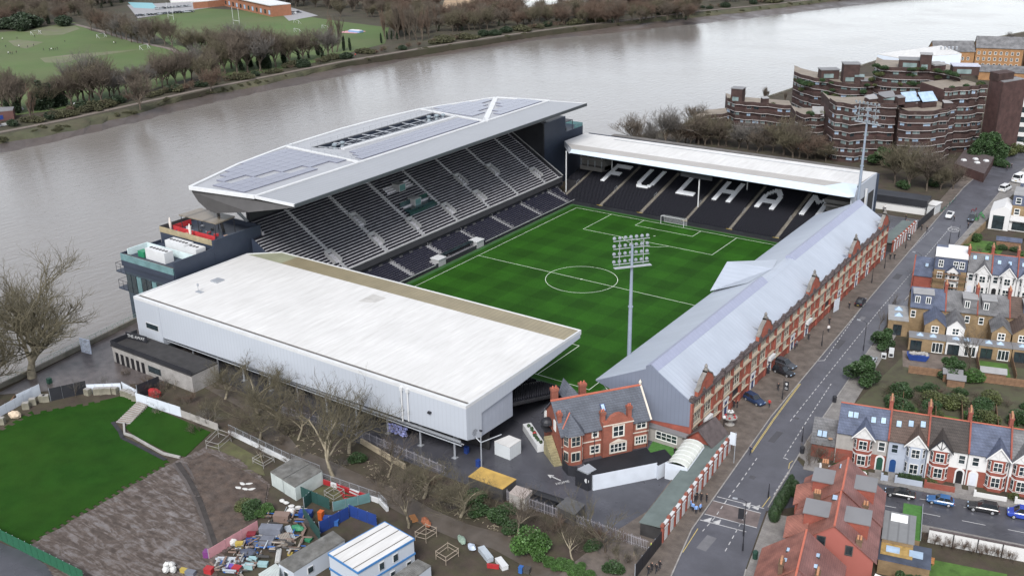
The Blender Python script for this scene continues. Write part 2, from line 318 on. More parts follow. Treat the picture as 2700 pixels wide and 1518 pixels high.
sheet('pitch',[(-34.6,-52.2),(34.6,-52.2),(34.6,52.2),(-34.6,52.2)],.05,M_PITCH)
HW,HL=32.55,50.7
def lines():
 mb=MB();z=.062;lw=.10
 def seg(x0,y0,x1,y1):
  if x0==x1:mb.box(x0-lw/2,min(y0,y1)-lw/2,z-.008,x0+lw/2,max(y0,y1)+lw/2,z)
  else:mb.box(min(x0,x1)+lw/2,y0-lw/2,z-.008,max(x0,x1)-lw/2,y0+lw/2,z)
 seg(-HW,-HL,-HW,HL);seg(HW,-HL,HW,HL)
 for y in(-HL,0,HL):seg(-HW,y,HW,y)
 for s in(-1,1):
  for hw,dp in((20.16,16.5),(9.16,5.5)):
   for x in(-hw,hw):mb.box(x-lw/2,min(s*(HL-lw/2),s*(HL-dp-lw/2)),z-.008,x+lw/2,max(s*(HL-lw/2),s*(HL-dp-lw/2)),z)
   seg(-hw,s*(HL-dp),hw,s*(HL-dp))
 def arc(cx,cy,r,a0,a1,n):
  for i in range(n):
   t0=a0+(a1-a0)*i/n;t1=a0+(a1-a0)*(i+1)/n
   mb.face(*[(cx+rr*math.cos(t),cy+rr*math.sin(t),z+.004)for rr,t in((r-lw/2,t0),(r+lw/2,t0),(r+lw/2,t1),(r-lw/2,t1))])
 arc(0,0,9.15,0,2*math.pi,72)
 for s in(-1,1):
  a=math.acos(5.5/9.15);c0=-s*math.pi/2
  arc(0,s*(HL-11),9.15,c0-a,c0+a,24);arc(0,s*(HL-11),.22,0,2*math.pi,10)
 arc(0,0,.25,0,2*math.pi,10)
 return mb.build('pitch_markings',M_PLINE,kind='structure')
lines()
KW=[(80,-135),(76.5,-112),(72.2,-92),(70.2,-82.4),(66.9,-41.5),(64.8,20),(62.6,94.1),(61.5,135),(62.5,170),(66,205),(74,250),(90,320)]
KE=[(92,-135),(87.5,-112),(81.0,-87),(77.6,-70),(75.4,-45),(73.0,0),(71.8,30),(72.2,94),(72.0,135),(73,170),(77,205),(86,250),(103,320)]
sheet('road',KW+KE[::-1],.06,M_ASPH,t=.06)
def strip(name,a,b,z,mt):return sheet(name,list(a)+list(b)[::-1],z,mt,t=z)
PV_W=[(58,-112),(60,-92),(62,-82),(59.3,-52),(59.3,20),(59.3,94),(58,135),(58.5,170),(61,205),(69,250),(85,320)]
strip('pavement',[(KW[i][0]-.2,KW[i][1])for i in range(1,len(KW))],PV_W,.16,M_BLOCK)
mb=MB()
for K,s in((KW,-1),(KE,1)):
 for i in range(len(K)-1):
  if K is KE and i in(2,5):continue
  n=max(1,int(Vector((K[i+1][0]-K[i][0],K[i+1][1]-K[i][1])).length/6))
  for j in range(n):
   a=Vector(K[i]).lerp(Vector(K[i+1]),j/n);b=Vector(K[i]).lerp(Vector(K[i+1]),(j+.995)/n)
   mb.wall((a.x+s*.08,a.y),(b.x+s*.08,b.y),0,.175,.2)
mb.build('kerb',mat('granite_kerb',(.24,.23,.22),.7,var=.2,sc=1),kind='structure')
PE=[(KE[i][0]+.2,KE[i][1])for i in range(len(KE))]
strip('pavement',[PE[0],PE[1],PE[2],(78.2,-71.6)],[(96,-135),(91,-112),(85,-87),(82.5,-70.5)],.16,M_PAVE)
strip('pavement',[(76.2,-52.2),PE[4],PE[5]],[(79.6,-54.2),(79.2,-45),(76.4,0)],.16,M_PAVE)
strip('pavement',[PE[5],(72.5,22)],[(76.4,0),(75.2,21)],.165,M_PAVE)
strip('pavement',[(72.4,34),PE[7],PE[8],PE[9],PE[10],PE[11],PE[12]],[(74.5,36),(74.4,94),(76,135),(77,170),(81,205),(91,250),(108,320)],.16,M_PAVE)
SSD=Vector((math.cos(R(12.5)),math.sin(R(12.5))));SSN=Vector((-SSD.y,SSD.x))
S0=Vector((77.0,-61.5))
def ss(u,v):p=S0+SSD*u+SSN*v;return(p.x,p.y)
sheet('side_street',[(77.5,-71.5),(76.0,-53),ss(3,5.2),ss(120,5.2),ss(120,-4.6),ss(6,-4.6)],.055,M_ASPHD,t=.05)
strip('pavement',[ss(2.5,5.3),ss(120,5.3)],[ss(2.5,8.2),ss(120,8.2)],.165,M_PAVE)
strip('pavement',[ss(5,-4.7),ss(120,-4.7)],[ss(5,-6.6),ss(120,-6.6)],.165,M_PAVE)
sheet('side_street',[(71.9,23),(71.9,33),(140,44),(140,34)],.055,M_ASPHD,t=.05)
sheet('stadium_yard',[(-58,-91.6),(35.4,-91.6),(67.5,-90.4),(70.0,-82),(65,-60),(52,-61),(36.6,-53),(-58,-53)],.03,M_ASPHD)
sheet('stadium_yard',[(39,57),(59.3,57),(59.5,94),(36,94)],.035,M_ASPHD)
sheet('riverside_walk',[(-74.5,-60),(-72.7,-79.7),(-68,-108),(-66,-118),(-52,-105),(-42,-95),(-44,-88),(-58.6,-60)],.05,M_BLOCKD)
# ================================================================ STADIUM
M_SEATK=mat('black_plastic_seat',(.0075,.008,.013),.6,var=.3,sc=3,spec=.2)
M_SEATW=mat('white_plastic_seat',(.72,.74,.77),.5,var=.1,sc=3)
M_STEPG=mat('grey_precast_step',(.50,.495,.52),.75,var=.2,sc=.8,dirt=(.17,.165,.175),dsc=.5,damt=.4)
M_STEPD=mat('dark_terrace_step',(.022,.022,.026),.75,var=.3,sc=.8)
M_STAIR=mat('grey_stair_tread',(.16,.155,.14),.8,var=.25,sc=1.5)
M_NAVY=mat('navy_metal_cladding',(.026,.035,.056),.5,var=.12,sc=.3,dirt=(.036,.045,.064),dsc=.15,damt=.4)
M_DKCLAD=mat('charcoal_soffit_cladding',(.052,.05,.05),.6,var=.15,sc=.4)
M_BLACK=mat('black_painted_panel',(.02,.021,.026),.5,var=.25,sc=.4)
M_DKINT=mat('dark_concourse',(.03,.029,.03),.8,var=.3)
M_GLASS=glassmat('dark_window_glass');M_GLASSG=mat('green_tinted_glass',(.10,.19,.20),.1,var=.25,sc=.4,spec=.8)
M_GLASSB=mat('pale_painted_sky_glass',(.30,.40,.52),.1,var=.2,sc=.5,spec=.8)  # pale blue base colour stands in for sky reflected in the glass
M_WROOF=mat('white_roof_membrane',(.54,.537,.53),.6,var=.06,sc=.12,stripe=(0,1.1,.07,.12),dirt=(.34,.33,.315),dsc=.5,damt=.42,st=(2.6,.3,1))
M_WPANEL=mat('pale_grey_wall_cladding',(.385,.415,.465),.5,var=.04,sc=.1,stripe=(0,.9,.09,.12),dirt=(.33,.36,.41),dsc=.06,damt=.35)
M_WPANELY=mat('pale_grey_side_cladding',(.385,.415,.465),.5,var=.04,sc=.1,stripe=(1,.9,.05,.1))
M_WTRIM=mat('white_metal_trim',(.50,.51,.52),.45,var=.06,sc=.5)
M_BEIGE=mat('translucent_beige_roof_sheet',(.22,.19,.125),.5,var=.15,sc=.3,stripe=(0,1.0,.22,.3),dirt=(.22,.19,.12),dsc=.15,damt=.45)
M_BEIGEL=mat('mossy_roof_sheet',(.27,.28,.20),.5,var=.15,sc=.3,stripe=(0,1.0,.25,.3))
M_GREYR=mat('greige_roof_sheet',(.32,.305,.29),.55,var=.1,sc=.2,stripe=(0,.9,.08,.15))
M_GUTTER=mat('dark_gutter',(.10,.092,.085),.7,var=.3,sc=.5)
M_STEEL=mat('galvanised_steel',(.33,.35,.38),.45,var=.1,sc=1,metal=.3)
M_SEAM=mat('grey_standing_seam_roof',(.255,.265,.285),.42,var=.06,sc=.2,stripe=(1,1.1,.25,.3),dirt=(.215,.225,.245),dsc=.1,damt=.4)
M_SOLAR=mat('solar_panel_glass',(.13,.135,.18),.22,var=.06,sc=.3,spec=.6)
M_SOLARF=mat('solar_array_underside',(.10,.10,.11),.6)
M_ROOFJ=mat('pale_blue_grey_metal_roof',(.335,.37,.43),.42,var=.06,sc=.15,stripe=(1,1.1,.10,.2),dirt=(.265,.295,.35),dsc=.25,damt=.45,st=(.25,2.0,1))
M_GABJ=mat('blue_grey_gable_sheet',(.145,.165,.215),.55,var=.06,sc=.2,stripe=(0,.8,.08,.1))
M_RBRICK=brickmat('red_stadium_brick',(.27,.068,.044),(.225,.056,.04),(.2,.10,.08),.45,.15,'XZ',.8,.22,.2)
M_CREAM=mat('cream_stone_dressing',(.34,.28,.215),.75,var=.12,sc=1)
M_DKTILE=mat('dark_coping_tile',(.075,.06,.06),.7,var=.3,sc=1)
M_STONEG=mat('weathered_grey_stone',(.16,.15,.14),.85,var=.35,sc=1)
M_RED=mat('red_plastic',(.30,.022,.026),.5,var=.15);M_REDN=mat('red_netting',(.40,.03,.035),.7,var=.2,sc=1)
M_BLUEP=mat('blue_plastic',(.018,.045,.19),.45,var=.15)
def seatblock(name,P,ang,mt,parent,kind='stuff',sc=1.0,zs=1.0):
 w,d=.21*sc,.19*sc
 def bx(x0,y0,z0,x1,y1,z1):return[(x0,y0,z0),(x1,y0,z0),(x1,y1,z0),(x0,y1,z0),(x0,y0,z1),(x1,y0,z1),(x1,y1,z1),(x0,y1,z1)]
 T=np.array(bx(-w,.02,.12,w,.14,.46)+bx(-w,.16,.30,w,.25,.86));T[:,2]*=zs;c,s=math.cos(ang),math.sin(ang)
 T=np.stack([T[:,0]*c-T[:,1]*s,T[:,0]*s+T[:,1]*c,T[:,2]],1)
 F=np.array([(4,5,6,7),(0,1,5,4),(1,2,6,5),(2,3,7,6),(3,0,4,7)]);F=np.concatenate([F,F+8])
 P=np.asarray(P);n=len(P);V=(P[:,None,:]+T[None]).reshape(-1,3);FF=(F[None]+(np.arange(n)*16)[:,None,None]).reshape(-1,4)
 return link(name,fastmesh(name,V,FF,mt),parent,True,kind)
 # ---------------------------------------------------------------- south (near) stand
PE_=thing('football_stand','white flat-roofed stand with pale clad back wall beside the park trees','stand',(-14,-86,0))
X0,X1,Y0,Y1,ZT=-59.3,30.5,-88.0,-51.0,12.5
yb=q(1,1,1665,1112,ZT).y
mb=MB();mb.prism([(X0+.5,Y0+1.5),(X1-.3,Y0+1.5),(X1-.3,yb),(X0+.4,yb)],ZT-.5,ZT);mb.build('roof',M_WROOF,PE_,True)
mb=MB();mb.prism([(-47.5,yb+.02),(X1-.35,yb+.02),(X1-.35,Y1),(-47.5,Y1)],ZT-.52,ZT-.04);mb.build('roof_strip',M_BEIGE,PE_,True)
mb=MB();mb.prism([(X0+.4,yb+.02),(-47.52,yb+.02),(-47.52,Y1),(-53.2,Y1),(X0+.4,-55.9)],ZT-.53,ZT-.06);mb.build('roof_strip',M_BEIGEL,PE_,True)
mb=MB();mb.box(X0+.6,Y0+.75,ZT-.45,X1-.5,Y0+1.48,ZT-.06);mb.build('gutter',M_GUTTER,PE_,True)
mb=MB()
mb.box(X0,Y0-.02,ZT-.5,X1,Y0+.72,ZT+.10);mb.box(X1-.28,Y0+.74,ZT-.5,X1+.02,Y1-.02,ZT+.10);mb.box(-53.2,Y1+.02,ZT-.9,X1+.02,Y1+.35,ZT+.08);mb.box(X0,Y0+.74,ZT-.5,X0+.38,-56.0,ZT+.1)
mb.ext([(X0,-56,ZT-.6),(X0,-56,ZT+.09),(-53.2,Y1+.3,ZT+.09),(-53.2,Y1+.3,ZT-.6)],(.25,-.3,0))
mb.build('roof_trim',M_WTRIM,PE_,True)
zbR=qy(1,2,975,435,Y0).z;zbL=qy(0,1,1235,1100,Y0).z
mb=MB()
mb.ext([(-50.9,Y0,zbL),(X1-.02,Y0,zbR),(X1-.02,Y0,ZT-.5),(-50.9,Y0,ZT-.5)],(0,.3,0));mb.build('back_wall',M_WPANEL,PE_,True)
zc=qy(0,1,1235,1140,Y0).z-.6;
mb=MB();mb.box(X0+.05,Y0-.05,zc,-50.92,Y0+8,ZT-.52);mb.build('corner_room',M_WPANEL,PE_,True)
mb=MB();wa=qy(0,1,1100,975,Y0);wb=qy(0,1,1200,1035,Y0)
mb.box(wa.x,Y0-.12,wa.z-1.5,wb.x,Y0-.06,wa.z);wf=mb.build('window',M_WTRIM,PE_,True)
mb=MB();mb.box(wa.x+.15,Y0-.16,wa.z-1.35,wb.x-.15,Y0-.121,wa.z-.15);mb.build('pane',M_GLASS,wf,True)
ybk=qx(1,2,1300,40,X1).y
mb=MB();mb.ext([(X1+.01,Y0+.02,ZT-.5),(X1+.01,Y1,ZT-.5),(X1+.01,Y1,ZT-1.5),(X1+.01,ybk,9.66),(X1+.01,Y0+4.3,9.37),(X1+.01,Y0+4.2,4.62),(X1+.01,Y0+.02,zbR)],(-.25,0,0));mb.build('side_fascia',M_WPANELY,PE_,True)
mb=MB();mb.ext([(X1-.3,Y0+4,4.6),(X1-.3,ybk,4.2),(X1-.3,ybk,9.9),(X1-.3,Y0+4,9.5)],(-.2,0,0));mb.build('side_wall',mat('light_grey_side_panel',(.29,.315,.37),.5,var=.06,stripe=(1,1.2,.05,.1)),PE_,True)
for px_ in(450,495):
 t=qy(1,2,px_,20,Y0-.2);b=qy(1,2,px_+10,270,Y0-.2)
 mb=MB();mb.tube((t.x,Y0-.22,ZT-.6),(t.x,Y0-.22,b.z-.2),.16);mb.box(t.x-.3,Y0-.4,ZT-.9,t.x+.3,Y0-.03,ZT-.2);mb.build('downpipe',M_WTRIM,PE_,True)
mb=MB();p=qy(1,2,668,212,Y0-.1);mb.cbox((p.x,Y0-.25,p.z),.6,.45,.35);mb.build('wall_lamp',M_BLACK,PE_,True)
mb=MB()
for i,(wd,zz)in enumerate(((.9,7.05),(1.3,6.8),(1.6,6.55),(1.2,6.25),(.8,6.0))):
 d=Vector((0,1));c=Vector((X1+.02,Y0+2.2));a=c-d*wd/2;b=c+d*wd/2
 n_=Vector((d.y,-d.x))*.03
 for j in range(int(wd/.16)):
  s0=a+d*(j*.16+.02)+n_;s1=a+d*(j*.16+.12)+n_
  mb.face((s0.x,s0.y,zz-.06),(s1.x,s1.y,zz-.06),(s1.x,s1.y,zz+.06),(s0.x,s0.y,zz+.06))
 if i==4:
  s0=c+n_;mb.face((s0.x-.06*d.x,s0.y-.06*d.y,5.7),(s0.x+.06*d.x,s0.y+.06*d.y,5.7),(s0.x+.06*d.x,s0.y+.06*d.y,5.3),(s0.x-.06*d.x,s0.y-.06*d.y,5.3));mb.face((s0.x-.2*d.x,s0.y-.2*d.y,5.3),(s0.x,s0.y,5.05),(s0.x+.2*d.x,s0.y+.2*d.y,5.3))
mb.build('printed_notice',M_BLACK,PE_,True,'stuff')
for i in range(12):
 x=26-7.8*i
 if x<-48:break
 mb=MB();mb.tube((x,-85.9,0),(x,-85.9,4.9),.2,.2,8);mb.box(x-.45,-86.35,0,x+.45,-85.45,.12);mb.tube((x,-85.9,4.0),(x+2.2,-85.9,4.9),.1);mb.build('column',M_STEEL,PE_,True)
mb=MB();mb.box(-50,-87.4,4.55,28.5,-87.1,4.9);mb.box(-50,-86.0,4.9,29,-85.7,5.2)
mb.bars([(-50,-87.7,4.3),(29,-87.7,4.3)],.12);mb.bars([(-50,-87.0,4.2),(29,-87.0,4.2)],.1);mb.build('service_pipes',M_STEEL,PE_,True)
mb=MB();mb.box(-58,-80.5,0.05,29.5,-80.2,7.0);mb.build('concourse_wall',M_DKINT,PE_,True)
mb=MB();zz0=qx(1,2,1305,20,X1-.4)
for i in range(40):
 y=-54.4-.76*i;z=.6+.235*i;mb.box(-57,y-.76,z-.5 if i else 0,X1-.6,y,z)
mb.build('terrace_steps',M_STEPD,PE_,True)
P=[(x,-54.5-.76*i-.35,.6+.235*i)for i in range(40)for x in np.arange(6,29.6,.5)if abs((x-6)%11.5-5.7)>.55]
seatblock('seats',P,math.pi,M_SEATK,PE_)
for xs in(23.3,11.8):
 mb=MB()
 for i in range(40):y=-54.4-.76*i;z=.6+.235*i;mb.box(xs-.5,y-.41,z,xs+.5,y+.36,z+.1)
 mb.build('aisle_steps',M_STAIR,PE_,True)
for x,y in((q(0,1,1505,755,ZT).x,q(0,1,1505,755,ZT).y),):
 mb=MB();mb.box(x-.9,y-.5,ZT,x+.9,y+.5,ZT+.12);mb.tube((x-.3,y,ZT),(x-.3,y,ZT+2.0),.05);mb.cbox((x-.3,y,ZT+1.6),.35,.3,.5);mb.build('roof_camera_mast',M_STEEL,PE_,True)
p=q(0,1,1640,672,ZT);mb=MB();mb.cbox((p.x,p.y,ZT+.15),2.2,2.2,.3);mb.build('roof_hatch',M_STEEL,PE_,True)
sheetp=[q(1,1,*a,ZT)for a in((240,770),(340,800),(250,835),(125,825))]
mb=MB();mb.prism([(p.x,p.y)for p in sheetp],ZT-.1,ZT+.015);mb.build('roof_patch',mat('stained_roof_patch',(.36,.35,.335),.6,var=.15,sc=.5,dirt=(.48,.475,.46),dsc=.6,damt=.5),PE_,True)
# ---------------------------------------------------------------- north (far) stand with white lettering of seats
HE=thing('football_stand','low white-roofed stand whose black seats spell a word in white seats','stand',(0,66,0))
NR=35;YF,ZF,RD,RR=54.6,.55,.76,.19
mb=MB()
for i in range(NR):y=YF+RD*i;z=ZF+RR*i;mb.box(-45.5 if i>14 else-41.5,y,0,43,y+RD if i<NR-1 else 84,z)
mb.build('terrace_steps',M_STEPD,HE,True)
AI=[-40.4,-26.5,-12.6,2.2,16.2,30.1]
BM={'F':["111111111111","111111111111","111111111111","111.........","111.........","111.........","111111111...","111111111...","111111111...","111.........","111.........","111.........","111.........","111.........","111........."],'U':["111......111"]*12+[".111....111.",".1111111111.","..11111111.."],'L':["111........."]*12+["111111111111"]*3,'H':["111......111"]*6+["111111111111"]*3+["111......111"]*6,'A':["....1111....","...111111...","..11111111..",".1111..1111.",".111....111.","111......111","111......111","111......111","111111111111","111111111111","111111111111","111......111","111......111","111......111","111......111"],'M':["111......111","1111....1111","11111..11111","111111111111","111.1111.111","111..11..111"]+["111......111"]*9}
LX={'F':-34.1,'U':-22.2,'L':-7.4,'H':4.6,'A':18.2,'M':31.3}
white=set();Pk=[];Pw=[]
for i in range(NR-1):
 y=YF+RD*i+.3;z=ZF+RR*i
 for x in np.arange(-45 if i>14 else-41,42.6,.5):
  if any(abs(x-a)<.75 for a in AI):continue
  w_=False;ri=int(round((78.4-(y+.1))/RD))
  if 0<=ri<15:
   for ch,lx in LX.items():
    ci=int(round((x-lx)/.5))
    if 0<=ci<12 and BM[ch][ri][ci]=='1':w_=True
  (Pw if w_ else Pk).append((x,y,z))
seatblock('seats',Pk,0,M_SEATK,HE)
tag(seatblock('lettering_seats',Pw,0,M_SEATW,HE),'white seats spelling FULHAM across the black seating')
for a in AI:
 mb=MB()
 for i in range(NR-1):y=YF+RD*i;z=ZF+RR*i;mb.box(a-.6,y+.02,z,a+.6,y+.36,z+.1);mb.box(a-.6,y+.36,z,a+.6,y+RD-.02,z+.19)
 mb.build('aisle_stair',mat('yellowed_grey_stair',(.17,.155,.13),.8,var=.3,sc=1),HE,True)
 mb=MB();mb.box(a-.9,YF-.55,.35,a+.9,YF-.35,.95);mb.build('aisle_gate',mat('yellow_gate_panel',(.55,.38,.04),.6),HE,True)
 mb=MB();mb.bars([(a,YF+9,ZF+2.4),(a,YF+9,ZF+3.5),(a,YF+10.5,ZF+3.9),(a,YF+10.5,ZF+2.8)],.04);mb.build('handrail',M_STEEL,HE,True)
mb=MB();mb.box(-41,53.5,0,42,53.9,1.0);mb.build('pitch_wall',M_BLACK,HE,True)
ZR=15.0
A1=(-41.6,62.3);
mb=MB();mb.prism([(-48.6,69.3),(-46.2,67.0),(42.6,69.0),(46.5,69.2),(47.1,84.2),(-48.4,82.2)],ZR-.5,ZR);mb.build('roof',M_WROOF,HE,True)
mb=MB();mb.prism([(-46.2,66.98),(-41.6,62.4),(39.1,64.2),(42.6,68.98)],ZR-.5,[ZR-.02,ZR-.2,ZR-.2,ZR-.02]);mb.build('roof_strip',M_GREYR,HE,True)
mb=MB()
mb.ext([(-41.6,62.3,ZR-.2),(39.1,64.1,ZR-.2),(46.8,60.6,13.6),(-41.6,61.0,13.9)],(0,.4,-.25))
mb.build('front_fascia',mat('pale_blue_white_fascia',(.46,.53,.60),.5,var=.05),HE,True)
mb=MB();mb.ext([(39.1,64.12,ZR-.18),(42.6,69.0,ZR+.02),(46.5,69.2,ZR+.02),(48.4,61.0,13.9),(46.8,60.6,13.62)],(0,.3,-.3));mb.build('corner_fascia',mat('pale_blue_white_fascia',(.55,.62,.68)),HE,True)
mb=MB();mb.ext([(-41.6,62.3,ZR-.2),(-48.7,69.3,ZR),(-48.7,69.3,13.2),(-41.8,61.0,13.6)],(.2,.3,0));mb.build('end_fascia',M_WPANELY,HE,True)
mb=MB();mb.ext([(47.4,69,ZR-.02),(47.4,84.2,ZR-.02),(47.4,84.2,0),(47.4,63,0),(47.4,62,13.6)],(-.3,0,0));mb.build('side_wall',M_WPANELY,HE,True)
for y in(64,70.5,77.5):mb=MB();mb.box(47.41,y,.05,47.5,y+5,10.5);mb.build('opening_shade_panel',M_DKINT,HE,True)  # dark panels on the wall paint the shade inside its openings
mb=MB();mb.box(-48.5,84.3,0,48,84.6,ZR-.3);mb.build('back_wall',M_NAVY,HE,True)
for y in(66.5,73.5):
 mb=MB();mb.box(47.7,y-.25,0,48.2,y+.25,13);mb.build('side_column',M_WTRIM,HE,True)
mb=MB();mb.box(43,84.62,ZR-.9,-40,87.0,ZR-.12);mb.build('rear_lower_roof',M_GUTTER,HE,True)  # flat dark strip standing for the lower rear roof slope
mb=MB();mb.bars([(-36,79.3,ZR+.12),(44,80.6,ZR+.12)],.09);mb.build('roof_rail',M_STEEL,HE,True)
for x in(-24,20):
 pass
for(x,y,z0)in((2.1,63.3,2.5),(-33.5,74,6),(12.0,76,6),(-42.9,61.2,0)):
 mb=MB();mb.tube((x,y,z0-1),(x,y,14.2),.2,.2,8);mb.build('roof_post',M_WTRIM,HE,True)
mb=MB();a=gy(1440+1480*.2407,330+470*.2407,62.6);b=gy(1440+1820*.2407,330+610*.2407,62.6);mb.box(a.x,62.4,b.z,b.x,63.0,14.2);mb.build('scoreboard',M_BLACK,HE,True)
cr=[(-43.5,70.5),(-35.2,70.5),(-35.2,77),(-43.5,77)]
mb=MB();mb.box(-43.5,70.6,6.2,-35.2,77,7.5);mb.box(-43.5,70.6,9.6,-35.2,77,10.4);mb.box(-43.5,70.6,12.4,-35.2,77,13.4);mb.box(-43.5,72.4,6,-35.2,77,12.8);mb.build('control_room',mat('grey_control_room',(.13,.125,.12),.7),HE,True)
for zz in(7.5,10.4):
 for x in(-43.2,-40.6,-38.0,-35.5):
  mb=MB();mb.box(x-.12,70.7,zz,x+.12,70.95,zz+2.1);mb.build('mullion',M_STEEL,HE,True)
mb=MB();mb.box(38.8,66,5.2,46.8,66.6,6.6);mb.box(38.8,66,9.6,46.8,72,10.6);mb.box(38.8,68,6.6,46.8,72,9.6);mb.box(38.8,66.05,8.6,46.8,66.5,9.1);mb.build('camera_gantry',mat('grey_control_room',(.13,.125,.12)),HE,True)
# ---------------------------------------------------------------- west stand, two tiers under a hull shaped roof
RV=thing('football_stand','tall two-tier riverside stand under a long grey hull-shaped roof with solar panels','stand',(-60,5,0))
UX,UZ,RDU,RRU,NU=-44.2,5.2,.78,.468,27
mb=MB()
YN,YFAR=-53.0,60.6
for i in range(NU):
 x=UX-RDU*i;z=UZ+RRU*i;yn=YN if x>-60.5 else-49.0
 mb.box(x-RDU,yn,z-.9,x,YFAR,z)
mb.build('upper_tier_steps',M_STEPG,RV,True)
mb=MB()
for i in range(11):x=-36.4-.76*i;z=.55+.215*i;mb.box(x-.76,-54,0,x,55.5+.3*i,z)
mb.box(-45.6,-54,0,-44.76,60,2.5)
mb.build('lower_tier_steps',mat('mid_grey_step',(.26,.255,.27),.75,var=.25,sc=.8),RV,True)
AY=[-37.5,-22.4,-7.4,7.5,22.4,37.5,52.3]
VO=[(-48.6,y)for y in(-38.1,-22.3,-7.3,8.2,23.0,52.8)]+[(-55.3,-21.8),(-54.6,38.0),(-55.3,22.8)]
CB=(-50.2,-57.4,-5.6,6.2)
def invom(x,y):
 for vx,vy in VO:
  if vx-1.9<x<vx+1.6 and abs(y-vy)<1.3:return True
 return False
P=[]
for i in range(NU):
 x=UX-RDU*i-.3;z=UZ+RRU*i;yn=YN if x>-60.5 else-49.0
 for y in np.arange(yn+.6,YFAR-.5,.5):
  if any(abs(y-a)<.6 for a in AY)or invom(x,y):continue
  if 8.5<i<14 and-5.2<y<5.8:continue
  if 18<i<22 and-5.2<y<5.8:continue
  P.append((x,y,z))
seatblock('seats',P,math.pi/2,M_SEATK,RV,zs=.56)
P=[]
for i in range(11):
 x=-36.4-.76*i-.32;z=.55+.215*i
 for y in np.arange(-53.4,55+.3*i,.5):
  if any(abs(y-a)<.6 for a in AY):continue
  if i<3 and-13.5<y<7.6:continue
  P.append((x,y,z))
seatblock('seats',P,math.pi/2,mat('navy_plastic_seat',(.011,.0115,.024),.6,var=.3,sc=3,spec=.2),RV,zs=.6)
M_RAILW=mat('pale_grey_vomitory_wall',(.30,.305,.31),.6,var=.1)
for a in AY:
 mb=MB()
 for i in range(NU):
  x=UX-RDU*i;z=UZ+RRU*i
  if a<-40 and i>15 and x<-60.5:continue
  if not invom(x-.4,a):mb.box(x-.38,a-.55,z,x-.02,a+.55,z+.16);mb.box(x-.76,a-.55,z,x-.38,a+.55,z+.3)
 mb.build('aisle_stair',M_RAILW,RV,True,'stuff')
 mb=MB()
 for i in range(11):x=-36.4-.76*i;z=.55+.215*i;mb.box(x-.36,a-.5,z,x-.02,a+.5,z+.1)
 mb.build('aisle_stair',M_RAILW,RV,True)
 mb=MB()
 for i in range(0,11,2):x=-36.4-.76*i;z=.55+.215*i;mb.bars([(x,a,z),(x,a,z+.95),(x-.7,a,z+1.1),(x-.7,a,z)],.035,4)
 mb.build('handrail',M_RAILW,RV,True)
for vx,vy in VO:
 i0=(UX-vx-1.6)/RDU;z0=UZ+RRU*i0-.1;z1=UZ+RRU*((UX-vx+1.9)/RDU)+.5
 mb=MB()
 for s in(-1,1):
  mb.ext([(vx+1.6,vy+s*1.15,z0),(vx-1.9,vy+s*1.15,z0),(vx-1.9,vy+s*1.15,z1+.3),(vx+1.6,vy+s*1.15,z0+1.1)],(0,s*.12,0))
 mb.box(vx-2.02,vy-1.27,z0,vx-1.9,vy+1.27,z1+.3);v_=mb.build('vomitory_wall',M_RAILW,RV,True)
 mb=MB();mb.box(vx-1.89,vy-1.1,z0-.3,vx-1.8,vy+1.1,z0+2.0);mb.build('doorway',M_BLACK,v_,True)
mb=MB()
for r_ in(9.2,13.6):
 x=UX-RDU*r_;z=UZ+RRU*r_;mb.box(x-.1,-5.6,z-.4,x+.05,6.2,z+1.0)
for r_,zz in((11.4,0),):
 x=UX-RDU*r_;z=UZ+RRU*r_;mb.box(x-1.0,-5.4,z-.5,x+1.2,6.0,z+.35)
mb.build('glass_screen',mat('dark_teal_glass',(.022,.05,.055),.12,var=.3,spec=.8),RV,True)
for r_ in(13,20):
 x=UX-RDU*r_;z=UZ+RRU*r_;mb=MB();mb.box(x-1.4,-1.2,z-.6,x+1.2,1.6,z+1.5);b_=mb.build('hospitality_box',M_RAILW,RV,True)
 mb=MB();mb.box(x+1.21,-.9,z-.4,x+1.28,1.3,z+1.3);mb.build('pane',M_GLASSG,b_,True)
mb=MB();mb.box(UX-.05,YN,4.1,UX+.2,YFAR,UZ+.6);mb.build('tier_front',mat('gap_shade_tier_front',(.035,.035,.04),.7,var=.1),RV,True)  # near-black front colour paints in the shade of the gap
mb=MB();mb.box(UX-.02,YN,UZ+.6,UX+.24,YFAR,UZ+.78);mb.build('tier_rail',M_RAILW,RV,True)
mb=MB();mb.box(-45.2,YN,2.4,-44.5,YFAR,4.6);mb.build('gap_shade_block',M_BLACK,RV,True)  # black box painted as the shade inside the gap between tiers
for i in range(28):
 y=-50+4*i;mb=MB();mb.cbox((-44.40,y,3.0),.25,1.2,.45);mb.build('wall_light',mat('dim_grey_box',(.08,.08,.085),.7),RV,True)
mb=MB();mb.box(-36.35,-54,0,-36.05,55.5,1.05);mb.build('pitch_wall',M_BLACK,RV,True)
mb=MB();mb.box(-36.04,-54,.9,-35.9,-14,1.1);mb.box(-36.04,8,.9,-35.9,55.5,1.1);mb.build('pitch_rail',M_RAILW,RV,True)
mb=MB();mb.ext([(UX+.2,YFAR+.02,UZ+.9),(UX+.2,YFAR+.02,3),(-66,YFAR+.02,3),(-66,YFAR+.02,19.2)],(0,.3,0));mb.build('tier_end_wall',M_BLACK,RV,True)
mb=MB();mb.ext([(UX+.2,YFAR+.33,UZ+.9),(-66,YFAR+.33,19.2),(-66,YFAR+.33,19.5),(UX+.2,YFAR+.33,UZ+1.2)],(0,.12,0));mb.build('end_rail',M_RAILW,RV,True)
mb=MB();mb.ext([(UX,YN-.02,UZ),(UX,YN-.02,3),(-60.4,YN-.02,3),(-60.4,YN-.02,15.4)],(0,-.3,0));mb.build('tier_end_wall',M_NAVY,RV,True)
